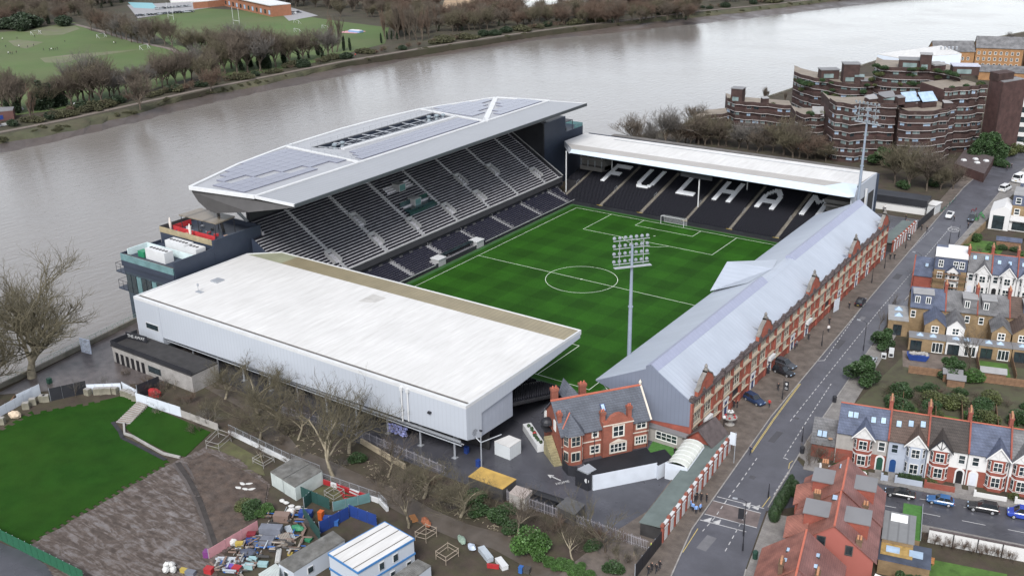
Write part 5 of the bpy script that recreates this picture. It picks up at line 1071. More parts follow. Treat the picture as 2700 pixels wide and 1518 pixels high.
for bx,by,ty in((570,100,-40),(780,60,-80)):putpx('street1',0,2,bx,by,ty,'sapling','thin sapling planted beside the black hoarding panel','saplings by the black hoarding')
put('smallbare',q(0,2,1985,590),4.5,'bare_tree','small bare tree inside the scaffold rail by the site containers')
GS='bare shrubs along the stadium fence';LS='tangled bare shrub in the strip between the park path and the stadium fence'
rg=random.Random(21)
for i in range(52):
 t=rg.random();bx=-1650+t*3850;by=(60+(bx+900)*.36 if bx<-100 else 560+bx*.30)+rg.uniform(-60,150)
 if bx<-150:by=330+(bx+900)*.33+rg.uniform(-170,120)
 P0=q(1,2,bx,by)
 if P0.y>-92.6:P0.y=-92.6-rg.uniform(0,3)
 put(rg.choice(('shrub0','shrub1','shrub2','shrub3','shrub4')),P0,rg.uniform(1.6,3.8),'bare_shrub',LS,'shrub',GS,wide=1.25)
for bx,by,h in((1010,900,3.2),(1040,990,2.6),(1180,1040,3.0),(1300,1120,2.6),(1250,980,2.4),(120,590,2.4),(1900,1250,2.2),(2050,1420,2.4)):put('ever2',q(1,2,bx,by),h*.8,'evergreen_shrub','dark evergreen shrub among the bare bushes by the yard fence','shrub','evergreen shrubs by the yard fence',wide=1.2)
for bx,by,h,k in((1420,1270,4.4,'ever1'),(1480,1310,2.4,'ever1')):put(k,q(1,2,bx,by),h,'laurel','glossy bright green laurel below the yard fence','shrub','laurels below the yard fence',wide=1.2)
for i in range(14):put('ever1',q(1,2,1560+i*22+rg.uniform(-20,30),1330+i*6+rg.uniform(-10,60)),rg.uniform(.7,1.2),'ground_ivy','low bright green ivy mound beside the park path','ground cover','ivy mounds beside the park path',wide=2.0)
for bx,by,h,k in((1900,960,1.8,'ever2'),(2020,960,1.5,'ever1'),(1850,930,1.5,'ever3'),(1960,1000,1.2,'ever1'),(1910,1010,1.2,'ever2')):put(k,q(0,2,bx,by),h,'site_shrub','low green shrub at the edge of the churned mud','shrub','shrubs at the mud edge',wide=1.6)
# ================================================================ HOUSES
M_YBRICK=brickmat('yellow_stock_brick',(.235,.165,.09),(.195,.135,.075),(.16,.125,.085),.45,.15,'XZ',.85,.25,.2)
M_HBRICK=brickmat('terrace_red_brick',(.235,.06,.042),(.195,.052,.038),(.18,.09,.07),.45,.15,'XZ',.85,.18,.2)
M_WREND=mat('white_render',(.56,.56,.56),.8,var=.06,sc=.4,dirt=(.44,.43,.42),dsc=.4,damt=.4)
M_GREND=mat('pale_blue_grey_render',(.31,.345,.41),.8,var=.06,sc=.4)
M_STUC=mat('grey_pebbledash',(.28,.265,.25),.9,var=.12,sc=1)
M_RREND=mat('salmon_red_render',(.29,.092,.074),.8,var=.10,sc=.3,dirt=(.24,.08,.068),dsc=.3,damt=.4)
M_SLB=brickmat('blue_slate_roof',(.075,.09,.135),(.09,.105,.155),(.05,.06,.085),.5,.3,'XZ',.5,.3,.4,.02)
M_SLG=brickmat('grey_slate_roof',(.12,.12,.125),(.14,.14,.145),(.075,.075,.08),.5,.3,'XZ',.55,.35,.4,.02)
M_TBR=brickmat('brown_concrete_tile',(.085,.06,.05),(.10,.07,.058),(.05,.036,.03),.35,.32,'XZ',.7,.2,.6,.025)
M_TBK=brickmat('dark_brown_tile',(.05,.043,.04),(.062,.053,.048),(.03,.026,.025),.35,.32,'XZ',.7,.2,.6,.025)
M_TRED=brickmat('orange_red_clay_tile',(.225,.095,.072),(.195,.08,.062),(.14,.06,.048),.3,.22,'XZ',.65,.32,.4,.015)
M_TPUR=brickmat('plum_clay_tile',(.165,.082,.076),(.19,.092,.083),(.11,.055,.052),.3,.22,'XZ',.6,.25,.4,.015)
M_LEADR=mat('grey_lead_flat_roof',(.17,.17,.178),.6,var=.12,sc=.4,dirt=(.16,.16,.165),dsc=.4,damt=.5)
M_LEADL=mat('pale_asphalt_flat_roof',(.25,.25,.255),.7,var=.15,sc=.5,dirt=(.22,.22,.22),dsc=.4,damt=.5)
M_BARGE=mat('white_bargeboard',(.56,.56,.55),.6);M_POT=mat('clay_chimney_pot',(.40,.20,.11),.7,var=.2)
M_GREENR=mat('artificial_turf',(.05,.14,.03),.9,var=.2,sc=2);M_TIMB=mat('orange_timber',(.30,.14,.055),.7,var=.25,sc=1.5)
M_FENCE=mat('brown_timber_fence',(.17,.10,.06),.85,var=.3,sc=1.5)
M_LAWN=mat('garden_lawn',(.055,.115,.022),.9,var=.3,sc=.6,bump=.4,bsc=4);M_PATIO=mat('patio_paving',(.22,.20,.18),.75,var=.3,sc=.5)
def slope(name,P,mt,parent,t=.18):
 mb=MB();mb.ext(P,(0,0,-t));return mb.build(name,mt,parent)
def win(parent,x0,x1,z0,z1,y,n=2,rows=2,fr=.13,mt=M_WWIN,gl=None,name='window',s=-1):
 mb=MB();f=lambda a,b:(min(y+s*a,y+s*b),max(y+s*a,y+s*b))
 a,b=f(0,.1);mb.box(x0-fr,a,z0-fr-.06,x1+fr,b,z0);mb.box(x0-fr,a,z1,x1+fr,b,z1+fr);a,b=f(0,.09);mb.box(x0-fr,a,z0,x0,b,z1);mb.box(x1,a,z0,x1+fr,b,z1)
 a,b=f(.01,.07)
 for k in range(1,n):xx=x0+(x1-x0)*k/n;mb.box(xx-.05,a,z0,xx+.05,b,z1)
 for k in range(1,rows):zz=z0+(z1-z0)*k/rows;mb.box(x0,a,zz-.05,x1,b,zz+.05)
 w_=mb.build(name,mt,parent);a,b=f(.005,.03);mb=MB();mb.box(x0,a,z0,x1,b,z1);mb.build('pane',gl or M_GLASS,w_);return w_
def skylight(parent,x,y,z,ang,w_=.75,l=1.1,gl=None):
 mb=MB();mb.cbox((x,y,z),w_+.2,l+.2,.14,0,ang);s_=mb.build('roof_light',M_DKCLAD,parent);o=(0,-math.sin(ang)*.08,math.cos(ang)*.08)
 mb=MB();mb.cbox((x+o[0],y+o[1],z+o[2]),w_,l,.05,0,ang);mb.build('pane',gl or M_GLASSB,s_)
def stack(parent,x,y,z0,z1,lx=1.5,ly=.6,pots=4,mt=M_HBRICK,al='x'):
 mb=MB();mb.box(x-lx/2,y-ly/2,z0,x+lx/2,y+ly/2,z1);mb.box(x-lx/2-.08,y-ly/2-.08,z1,x+lx/2+.08,y+ly/2+.08,z1+.2);c_=mb.build('chimney',mt,parent)
 for k in range(pots):
  t=(k+.5)/pots-.5;mb=MB();mb.lathe([(.16,0),(.13,.55),(.16,.6)],(x+(t*lx if lx>=ly else 0),y+(t*ly if ly>lx else 0),z1+.2),8);mb.build('chimney_pot',M_POT,c_)
 return c_
def canted(parent,cx,wall,z1,wn,y=0.0,sill=M_WREND,dark=M_GLASS):
 P_=[(cx-1.55,y+.02),(cx-.95,y-.85),(cx+.95,y-.85),(cx+1.55,y+.02)]
 mb=MB();mb.prism(P_,0,z1);b_=mb.build('bay',wall,parent)
 for z in(.75,3.0,3.75):
  mb=MB();k=1.06;mb.prism([(cx+(a-cx)*k,y+.03+(b-y)*k)for a,b in P_],z-.14,z);mb.build('sill',sill,b_)
 for zi,(z0,z2)in enumerate(((1.0,2.7),(4.0,5.5))):
  for i in range(3):
   a,b=Vector(P_[i]),Vector(P_[i+1]);n_=Vector((b.y-a.y,-(b.x-a.x))).normalized();l0,l1=(.14,.86)if i==1 else(.22,.84)
   s0,s1=a.lerp(b,l0),a.lerp(b,l1);o=n_*.05
   mb=MB();mb.ext([(s0.x,s0.y,z0-.1),(s1.x,s1.y,z0-.1),(s1.x,s1.y,z2+.1),(s0.x,s0.y,z2+.1)],(o.x,o.y,0));w_=mb.build('window',M_WWIN,b_)
   mb=MB();o2=n_*.055;o3=n_*.02
   for u0,u1 in((.06,.47),(.53,.94))if i==1 else((.12,.88),):
    for v0,v1 in((z0+.02,(z0+z2)/2-.05),((z0+z2)/2+.05,z2-.02)):
     c0,c1=s0.lerp(s1,u0)+o2,s0.lerp(s1,u1)+o2;mb.ext([(c0.x,c0.y,v0),(c1.x,c1.y,v0),(c1.x,c1.y,v1),(c0.x,c0.y,v1)],(o3.x,o3.y,0))
   mb.build('pane',dark,w_)
 return b_
def terrace_house(label,p,rz,w_,wall,lower,roofm,bayx,doorx,doorc,group,depth=9.4,eave=6.2,ridge=9.4,lights=(),trim=None,gablemat=None,door_arch=True,flat=False,bargec=None):
 H_=thing('terraced_house',label,'house',(p[0],p[1],0),rz,group);trim=trim or M_WREND
 mb=MB();mb.box(0,0,0,w_-.02,depth,eave);mb.ext([(.1,.05,eave),(.1,depth-.05,eave),(.1,depth/2,ridge-.2)],(.25,0,0));mb.ext([(w_-.37,.05,eave),(w_-.37,depth-.05,eave),(w_-.37,depth/2,ridge-.2)],(.25,0,0));mb.build('wall',wall,H_)
 if lower is not None:
  mb=MB();mb.box(.12,-.03,0,w_-.14,-.004,2.9);mb.build('lower_wall',lower,H_)
 slope('roof_slope',[(0.0,-.35,eave-.05),(w_-.02,-.35,eave-.05),(w_-.02,depth/2,ridge),(0.0,depth/2,ridge)],roofm,H_);slope('roof_slope',[(0.0,depth+.3,eave-.05),(w_-.02,depth+.3,eave-.05),(w_-.02,depth/2,ridge-.01),(0.0,depth/2,ridge-.01)],roofm,H_)
 mb=MB();mb.box(0,depth/2-.12,ridge-.02,w_-.02,depth/2+.12,ridge+.1);mb.build('ridge_tiles',M_RIDGE,H_)
 mb=MB();t=.28;mb.ext([(w_-.3,-.45,eave-.1),(w_-.3,depth/2,ridge+.05),(w_-.3,depth+.4,eave-.1),(w_-.3,depth+.4,eave+.3),(w_-.3,depth/2,ridge+.45),(w_-.3,-.45,eave+.3)],(t,0,0));mb.build('party_wall',M_HBRICK,H_)
 stack(H_,w_-.35,depth/2+.9,eave+1.5,ridge+1.5,.6,1.7,5)
 canted(H_,bayx,trim if lower is None else lower,eave-.25,0,sill=trim)
 gm=gablemat or M_WREND;ga,gh=1.95,2.15
 mb=MB();mb.ext([(bayx-ga+.12,-.9,eave-.2),(bayx+ga-.12,-.9,eave-.2),(bayx,-.9,eave+gh-.2)],(0,.2,0));gb=mb.build('bay_gable',gm,H_)
 yr=depth/2*(gh+.1)/(ridge-eave)
 slope('gable_roof',[(bayx-ga,-1.15,eave-.25),(bayx,-1.15,eave+gh),(bayx,yr,eave+gh),(bayx-ga,.1,eave-.05)],roofm,gb,.12);slope('gable_roof',[(bayx+ga,-1.15,eave-.25),(bayx,-1.15,eave+gh),(bayx,yr,eave+gh),(bayx+ga,.1,eave-.05)],roofm,gb,.12)
 for s in(-1,1):
  mb=MB();mb.ext([(bayx+s*ga,-1.22,eave-.42),(bayx+s*ga,-1.22,eave-.12),(bayx,-1.22,eave+gh+.12),(bayx,-1.22,eave+gh-.2)],(0,.08,0));mb.build('bargeboard',bargec or M_BARGE,gb)
 for s in(-1,0,1):
  mb=MB();mb.ext([(bayx-.06+s*.1,-1.0,eave+.1),(bayx+.06+s*.1,-1.0,eave+.1),(bayx+.06+s*.75*(1 if s else 0),-1.0,eave+(1.75 if s==0 else .95)),(bayx-.06+s*.75*(1 if s else 0),-1.0,eave+(1.75 if s==0 else .95))],(0,.06,0));mb.build('gable_strut',bargec or M_BARGE,gb)
 mb=MB();pts=[(doorx-.75,-.1,0),(doorx-.75,-.1,2.2)]+[(doorx+.75*math.cos(a),-.1,2.2+.75*math.sin(a))for a in np.linspace(math.pi-.15,.15,9)]+[(doorx+.75,-.1,2.2),(doorx+.75,-.1,0)];mb.ext(pts,(0,.08,0));dr=mb.build('porch_arch',trim,H_)
 mb=MB();pts=[(doorx-.5,-.16,.1),(doorx-.5,-.16,2.1)]+[(doorx+.5*math.cos(a),-.16,2.1+.5*math.sin(a))for a in np.linspace(math.pi-.15,.15,7)]+[(doorx+.5,-.16,2.1),(doorx+.5,-.16,.1)];mb.ext(pts,(0,.05,0));mb.build('door',doorc,dr)
 win(H_,doorx-.45,doorx+.45,3.9,5.4,0,1,2,.16,trim)
 ang=math.atan2(ridge-eave,depth/2)
 for lx,ly in lights:skylight(H_,lx,depth/2*ly,eave+(ridge-eave)*ly+.06,ang)
 mb=MB();mb.box(doorx-.55,-3.0,.17,doorx+.55,-.2,.19);mb.build('front_path',M_PAVE,H_)
 mb=MB();mb.tube((w_-.15,-.1,0),(w_-.15,-.1,eave-.2),.05);mb.build('downpipe',M_BLACK,H_)
 return H_
T1=Vector((81.9,-50.7));TA=R(14);td=Vector((math.cos(TA),math.sin(TA)))
def t1(u,v=0):n_=Vector((-td.y,td.x));p=T1+td*u+n_*v;return(p.x,p.y)
GT='terraced houses on the side street'
M_DGRN=mat('green_door',(.015,.06,.04),.4);M_DBLU=mat('blue_door',(.012,.05,.16),.4);M_DBLK=mat('black_door',(.012,.012,.014),.4);M_DWHT=mat('pale_lilac_door',(.50,.52,.58),.4)
h1_=terrace_house('end terrace house with brick lower walls, green door and blue slate roof',t1(0),TA,8.5,M_STUC,M_HBRICK,M_SLB,4.4,7.4,M_DGRN,GT,lights=((1.8,.62),(2.7,.62),(5.6,.55),(7.2,.58)))
terrace_house('pale blue-grey rendered terrace house with blue door and brown tiled roof',t1(8.5),TA,6.2,M_GREND,None,M_TBR,4.3,1.0,M_DBLU,GT,lights=((1.2,.55),(3.1,.62),(5.0,.66)),trim=M_GREND)
terrace_house('white terrace house with black arched door and dark brown tiled roof',t1(14.7),TA,6.3,M_WREND,M_HBRICK,M_TBK,1.9,5.3,M_DBLK,GT,bargec=M_BLACK)
terrace_house('white terrace house with pale lilac door and slate-blue roof',t1(21.0),TA,6.3,M_WREND,M_HBRICK,M_SLB,4.4,1.1,M_DWHT,GT)
terrace_house('white terrace house beside the slate-blue roof with dark grey slates and a white gable',t1(27.3),TA,6.2,M_WREND,M_HBRICK,M_SLG,1.9,5.2,M_DBLU,GT,lights=((4.2,.6),))
terrace_house('white terrace house past the dark grey slate roof, brown tiles above',t1(33.5),TA,6.2,M_WREND,None,M_TBR,4.4,1.1,M_DBLK,GT)
e_=thing('side_extension','slate-roofed single-storey brick side extension with a round satellite dish','extension',(*t1(-4.0,.6),0),TA)
mb=MB();mb.box(0,0,0,3.95,8,3.0);mb.build('wall',M_HBRICK,e_);slope('roof_slope',[(-.2,-.25,2.9),(4.0,-.25,2.9),(4.0,4.6,5.6),(-.2,4.6,5.6)],M_SLG,e_);slope('roof_slope',[(-.2,8.2,3.4),(4.0,8.2,3.4),(4.0,4.6,5.59),(-.2,4.6,5.59)],M_SLG,e_)
mb=MB();mb.ext([(3.97,-.3,5.5),(3.97,4.6,9.3),(3.97,8.2,6),(3.97,8.2,3),(3.97,-.3,3)],(.3,0,0));mb.build('party_wall',M_HBRICK,e_)
for x in(1.1,1.95):skylight(e_,x,1.6,4.0,math.atan2(2.7,4.85),.7,1.2)
mb=MB();mb.lathe([(.05,0),(.3,.06),(.42,.16)],(3.0,.6,3.7),12);mb.build('satellite_dish',mat('rusty_dish',(.28,.18,.12),.7),e_)
for u0,u1,hh,mt,lb in((-2,5.6,.9,M_WREND,'white castellated garden wall in front of the end terrace house'),(8.0,9.0,1.1,M_GREND,'short pale grey gate pier wall beside the blue door'),(10.2,14.4,1.1,M_GREND,'pale grey garden wall with a clipped hedge behind it'),(14.8,19.4,1.2,M_HBRICK,'red brick garden wall in front of the black-doored house'),(22.4,27.2,.9,M_WREND,'low white garden wall in front of the lilac-doored house'),(28.5,39,.9,M_WREND,'long low white garden wall further along the terrace')):
 gw=thing('garden_wall',lb,'wall',(*t1(u0,-3.4),0),TA);mb=MB();mb.box(0,0,0,u1-u0,.25,hh);mb.build('wall',mt,gw)
 if 'castell' in lb:
  mb2=MB();mb2.box(0,0,0,.55,.25,.22);me=mb2.mesh('merlon',mt)
  for k in range(9):o=link('merlon',me,gw);o.location=(.05+.85*k,0,hh)
 mb=MB();mb.box(-.15,-.1,0,.2,.3,hh+.4);mb.build('pier',mt,gw)
hg=thing('clipped_hedge','dark clipped box hedge on the pale grey wall','hedge',(*t1(10.6,-2.9),0),TA);rg=random.Random(3)
V,F=leafcards([(rg.uniform(0,3.6),rg.uniform(0,.8),rg.uniform(.9,1.6))for _ in range(1600)],rg,.2);link('leaves',fastmesh('leaves',V,F,M_HEDGE),hg);mb=MB();mb.box(.1,.1,0,3.5,.7,1.45);mb.build('core',M_HEDGE,hg)
for u,v,h,k in((1.0,-2.2,1.3,'ever2'),(3.6,-2.0,1.0,'ever2'),(5.2,-2.4,.9,'ever3'),(15.4,-2.2,1.3,'ever3'),(17.2,-2.6,1.0,'shrub2'),(28.2,-2.2,1.2,'ever3'),(31,-2.4,1.1,'ever2')):put(k,t1(u,v),h,'front_garden_shrub','small shrub in a terrace front garden','shrub','front garden shrubs',wide=1.3)
put('shrub0',t1(-3.2,-2.0),4.8,'climber_shrub','tangled bare shrub at the corner of the end terrace house','shrub',wide=1.3)
# ---- row A : brick and white fronts seen beyond the garden
GA='terraced houses beyond the side road'
A0=Vector((75.4,39.6));AA=R(12)
def ra(u,v=0):d=Vector((math.cos(AA),math.sin(AA)));n_=Vector((-d.y,d.x));p=A0+d*u+n_*v;return(p.x,p.y)
hA=thing('corner_house','corner house with dark slate upper storey and bright white flat roof','house',(*ra(0),0),AA,GA)
mb=MB();mb.box(0,0,0,7.2,9.5,5.6);mb.build('wall',M_YBRICK,hA);mb=MB();mb.prism([(0,.1),(7.2,.1),(7.2,9.4),(0,9.4)],5.62,8.9);mb.build('slate_storey',M_SLB,hA)
mb=MB();mb.prism([(-.1,-.1),(7.2,-.1),(7.2,9.6),(2.6,9.6),(2.6,7.0),(-.1,7.0)],8.92,9.1);mb.build('flat_roof',mat('bright_white_roof_coating',(.58,.58,.58),.6,var=.03),hA)
for x in(.9,4.2,5.6):win(hA,x,x+.9,6.5,8.0,.1,2,2,.12)
canted(hA,4.2,M_WREND,5.4,0);win(hA,.9,1.9,3.6,5.0,0,2,2)
mb=MB();mb.ext([(2.6,-1.0,5.5),(5.8,-1.0,5.5),(4.2,-1.0,7.0)],(0,.2,0));mb.build('bay_gable',M_WREND,hA);slope('gable_roof',[(2.4,-1.2,5.4),(4.2,-1.2,7.2),(4.2,.1,7.2),(2.4,.1,5.4)],M_SLB,hA,.1);slope('gable_roof',[(6.0,-1.2,5.4),(4.2,-1.2,7.2),(4.2,.1,7.2),(6.0,.1,5.4)],M_SLB,hA,.1)
mb=MB()
for zz in(1.9,3.8,5.2):mb.tube((-.3,-1.6,zz),(7.6,-1.6,zz),.04,.04,4);mb.tube((-.3,-1.1,zz),(7.6,-1.1,zz),.04,.04,4);mb.box(-.3,-1.6,zz-.05,7.6,-1.1,zz)
for x in(-.2,1.8,3.8,5.8,7.5):mb.tube((x,-1.6,0),(x,-1.6,5.8),.04,.04,4)
sc_=mb.build('scaffold',M_FENCE,hA)
stack(hA,7.3,4.5,7,10.4,.6,1.8,5)
e_=thing('side_extension','blue slate side extension with red brick gable beside the white-roofed corner house','extension',(*ra(-4.3,.5),0),AA);mb=MB();mb.box(0,0,0,4.2,7,3.4);mb.build('wall',M_HBRICK,e_);slope('roof_slope',[(-.1,-.2,3.4),(4.2,-.2,3.4),(4.2,5.5,6.4),(-.1,5.5,6.4)],M_SLB,e_);mb=MB();mb.ext([(-.4,-.4,3.2),(-.4,5.6,6.7),(-.4,7.1,5.8),(-.4,7.1,0),(-.4,-.4,0)],(.3,0,0));mb.build('end_gable',M_HBRICK,e_);skylight(e_,2.6,3.0,5.15,math.atan2(3,5.7),.7,1.1)
terrace_house('white fronted terrace house with black slate roof next to the white-roofed corner house',ra(7.4),AA,5.4,M_WREND,None,M_SLG,3.4,.9,M_DWHT,GA,lights=((1.3,.72),(3.9,.75)))
terrace_house('scaffolded cream terrace house with blue slate roof and tall brick chimney',ra(12.8),AA,5.6,M_WREND,None,M_SLB,3.4,.9,M_DBLK,GA,lights=((1.3,.6),(3.6,.6)))
terrace_house('white terrace house after the scaffolded one with blue slate roof',ra(18.4),AA,5.6,M_WREND,None,M_SLB,2.0,4.8,M_DBLK,GA,lights=((1.0,.6),))
terrace_house('pale terrace house at the far end of the row beyond the side road',ra(24.0),AA,5.6,M_GREND,None,M_SLG,3.4,.9,M_DBLU,GA)
# ---- row B : backs of houses with rear wings
def back_house(label,p,rz,w_,wall,roofm,wing,wingw,dorm,group,wingx=0.0,rend=None,extz=2.9,extmat=None):
 H_=thing('terraced_house',label,'house',(p[0],p[1],0),rz,group);d=9.0;e=6.2;rd=9.2
 mb=MB();mb.box(0,6.5,0,w_-.02,6.5+d,e);mb.build('wall',wall,H_)
 slope('roof_slope',[(0,6.2,e-.05),(w_-.02,6.2,e-.05),(w_-.02,6.5+d/2,rd),(0,6.5+d/2,rd)],roofm,H_);slope('roof_slope',[(0,6.8+d,e-.05),(w_-.02,6.8+d,e-.05),(w_-.02,6.5+d/2,rd-.01),(0,6.5+d/2,rd-.01)],roofm,H_)
 mb=MB();mb.ext([(w_-.3,6.1,e),(w_-.3,6.5+d/2,rd+.4),(w_-.3,6.8+d,e),(w_-.3,6.8+d,e-.4),(w_-.3,6.5+d/2,rd-.2),(w_-.3,6.1,e-.4)],(.26,0,0));mb.build('party_wall',M_HBRICK,H_)
 stack(H_,w_-.3,6.5+d/2,e+1,rd+1.3,.6,1.6,5)
 x0,x1=wingx,wingx+wingw;mb=MB();mb.box(x0+.05,0,0,x1-.05,6.4,5.0);mb.ext([(x0+.05,0,5.0),(x1-.05,0,5.0),((x0+x1)/2,0,6.6)],(0,.25,0));wg=mb.build('rear_wing',wing,H_)
 slope('wing_roof',[(x0-.15,-.2,4.9),(x0-.15,6.6,4.9),((x0+x1)/2,6.6,6.8),((x0+x1)/2,-.2,6.8)],roofm,wg,.14);slope('wing_roof',[(x1+.15,-.2,4.9),(x1+.15,6.6,4.9),((x0+x1)/2,6.6,6.79),((x0+x1)/2,-.2,6.79)],roofm,wg,.14)
 win(wg,(x0+x1)/2-.6,(x0+x1)/2+.6,3.4,4.7,0,2,2,.14)
 em=extmat or M_YBRICK;mb=MB();mb.box(.05,-3.2,0,w_-.1,-.02,extz);ex=mb.build('ground_extension',em,H_);mb=MB();mb.box(0,-3.3,extz+.01,w_-.05,.0,extz+.2);mb.build('flat_roof',M_LEADR,ex)
 win(ex,.5,2.6,.2,2.3,-3.2,2,1,.08,M_BLACK);win(ex,w_-2.6,w_-.6,.2,2.3,-3.2,3,1,.08)
 for k in range(2):
  xx=w_*.3+k*w_*.35;mb=MB();mb.add([(xx-.7,-2.2,extz+.2),(xx+.7,-2.2,extz+.2),(xx+.7,-1.0,extz+.2),(xx-.7,-1.0,extz+.2),(xx,-1.6,extz+.75)],[(0,1,4),(1,2,4),(2,3,4),(3,0,4)]);mb.build('roof_lantern',M_GLASSB,ex)
 if dorm:
  dx0,dx1=dorm;mb=MB();mb.box(dx0,7.4,6.3,dx1,10.8,8.9);db=mb.build('rear_dormer',M_SLG if roofm is M_SLG else M_SLB,H_);mb=MB();mb.box(dx0-.15,7.2,8.92,dx1+.15,11,9.08);mb.build('dormer_roof',M_LEADL,db)
  win(db,dx0+.5,dx0+1.3,6.9,8.3,7.4,2,1,.12)
  if dx1-dx0>3:win(db,dx1-1.4,dx1-.6,6.9,8.3,7.4,2,1,.12)
 win(H_,wingx+wingw+.4 if wingx<.5 else .4,(wingx+wingw+1.2)if wingx<.5 else 1.2,3.8,5.2,6.5,1,2,.12)
 return H_
GBK='houses seen from their back gardens'
B0=Vector((79.0,5.6));BA=R(16)
def rb(u,v=0):d=Vector((math.cos(BA),math.sin(BA)));n_=Vector((-d.y,d.x));p=B0+d*u+n_*v;return(p.x,p.y)
back_house('yellow brick house back with roof lanterns and building works behind it',rb(0),BA,7.4,M_YBRICK,M_SLB,M_YBRICK,4.2,(.5,4.6),GBK,wingx=3.0)
back_house('house back with white rendered wing beside the yellow brick gable',rb(7.4),BA,6.4,M_YBRICK,M_SLG,M_WREND,3.6,(3.2,6.0),GBK,extmat=M_WREND)
back_house('yellow brick house back with dark slate rear dormer',rb(13.8),BA,6.4,M_YBRICK,M_SLG,M_YBRICK,3.8,(.6,3.4),GBK,wingx=2.4)
back_house('brick house back at the far end with wide white window',rb(20.2),BA,6.4,M_YBRICK,M_TBR,M_YBRICK,3.8,(2.4,5.6),GBK)
cnr=thing('corner_wing','flat-roofed yellow brick corner wing with glass pyramids on its roof','extension',(*rb(-4.2,3.6),0),BA);mb=MB();mb.box(0,0,0,4.1,8.5,3.6);mb.build('wall',M_YBRICK,cnr);mb=MB();mb.box(-.1,-.1,3.62,4.15,8.6,3.8);mb.build('flat_roof',M_LEADL,cnr)
for yy in(2.0,5.5):mb=MB();mb.add([(1.2,yy,3.8),(3,yy,3.8),(3,yy+1.6,3.8),(1.2,yy+1.6,3.8),(2.1,yy+.8,4.5)],[(0,1,4),(1,2,4),(2,3,4),(3,0,4)]);mb.build('roof_lantern',M_GLASSB,cnr)
win(cnr,1.2,2.8,.3,2.6,0,2,2,.1,M_BLACK)
# ---- red clay roofed pair by the road corner
def red_house(label,o,L_,w_,eave,ridge,end_gable,group,ridge_step=0.0):
 a_=R(12.6);H_=thing('red_roofed_house',label,'house',(o[0],o[1],0),a_,group)
 mb=MB();mb.box(0,0,0,w_,L_,eave);mb.ext([(0.02,0,eave),(w_-.02,0,eave),(w_/2,0,ridge-.2)],(0,.3,0));mb.ext([(0.02,L_-.3,eave),(w_-.02,L_-.3,eave),(w_/2,L_-.3,ridge-.2)],(0,.3,0));mb.build('wall',M_RREND if end_gable else M_HBRICK,H_)
 slope('roof_slope',[(-.5,-.25,eave-.2),(-.5,L_+.25,eave-.2),(w_/2,L_+.25,ridge),(w_/2,-.25,ridge)],M_TRED,H_);slope('roof_slope',[(w_+.5,-.25,eave-.2),(w_+.5,L_+.25,eave-.2),(w_/2,L_+.25,ridge-.005),(w_/2,-.25,ridge-.005)],M_TPUR,H_)
 mb=MB();mb.box(w_/2-.14,-.28,ridge-.06,w_/2+.14,L_+.28,ridge+.14);mb.build('ridge_tiles',M_RIDGE,H_)
 return H_
M_OBR=brickmat('old_brown_brick',(.13,.085,.055),(.11,.07,.046),(.09,.07,.055),.45,.15,'XZ',.85,.3,.2)
GR='red clay roofed houses by the crossing'
rA_=red_house('red clay roofed corner house with grey flat dormers beside the round clipped bushes',(84.6,-75.6),9.0,11.4,5.6,10.4,False,GR)
rB_=red_house('red roofed house with salmon end gable, two windows and brick chimneys',(86.5,-84.6),9.0,11.4,5.4,10.0,True,GR)
rC_=red_house('red roofed house with small skylights nearest the conservatory',(85.6,-95.6),8.8,10.8,4.8,9.2,False,GR)
rD_=red_house('red roofed house with clustered chimney pots behind the timber gate',(87.6,-104.6),8.8,10.8,4.6,9.0,True,GR)
win(rB_,3.6,4.6,6.2,7.6,0,1,1,.14,M_DKCLAD);win(rB_,7.6,8.4,5.6,6.9,0,1,1,.14,M_DKCLAD)
for H_,w_ in((rA_,11.4),(rB_,11.4)):
 for s,x0,x1 in((0,1.2,4.6),(1,6.9,10.2)):
  mb=MB();mb.box(x0,3.0,5.9,x1,6.6,9.0);db=mb.build('dormer',M_HBRICK,H_);mb=MB();mb.box(x0-.2,2.8,9.02,x1+.2,6.8,9.2);mb.build('dormer_roof',M_LEADR,db)
 stack(H_,2.4,8.6,6,9.0,1.0,.6,3,M_OBR);stack(H_,9.2,.4,5,8.0,.8,.7,2,M_OBR)
 mb=MB();mb.box(-1.0,2.0,0,-.02,7.0,5.0);fb=mb.build('front_wing',M_HBRICK,H_);slope('wing_roof',[(-1.3,1.7,4.9),(2.0,1.7,6.9),(2.0,4.5,8.2),(-1.3,4.5,6.8)],M_TRED,fb,.14);slope('wing_roof',[(-1.3,7.3,4.9),(2.0,7.3,6.9),(2.0,4.5,8.19),(-1.3,4.5,6.79)],M_TRED,fb,.14)
 skylight(H_,5.0,7.6,9.6,0,.7,1.2)
for H_ in(rC_,rD_):
 for x,y,z in((3.6,5.5,7.7),(3.6,3.0,7.7),(7.4,5.8,7.6),(7.4,3.2,7.6)):
  mb=MB();mb.cbox((x,y,z),.8,1.0,.2,0,0);s_=mb.build('roof_light',M_DKCLAD,H_);mb=MB();mb.cbox((x,y,z+.12),.6,.8,.05);mb.build('pane',M_GLASSB,s_)
 stack(H_,3.2,.6,6,8.9,.6,1.3,4,M_OBR);stack(H_,8.0,.6,5.4,8.4,.6,1.3,4,M_OBR)
mb=MB();mb.box(11.42,-1.0,0,16.2,6.0,3.2);mb.box(11.4,-1.1,3.22,16.3,6.1,3.4);zx=thing('zinc_roofed_extension','grey zinc-roofed extension with a large white skylight behind the red houses','extension',(84.6+5.2,-75.6+9.2,0),R(12.6))
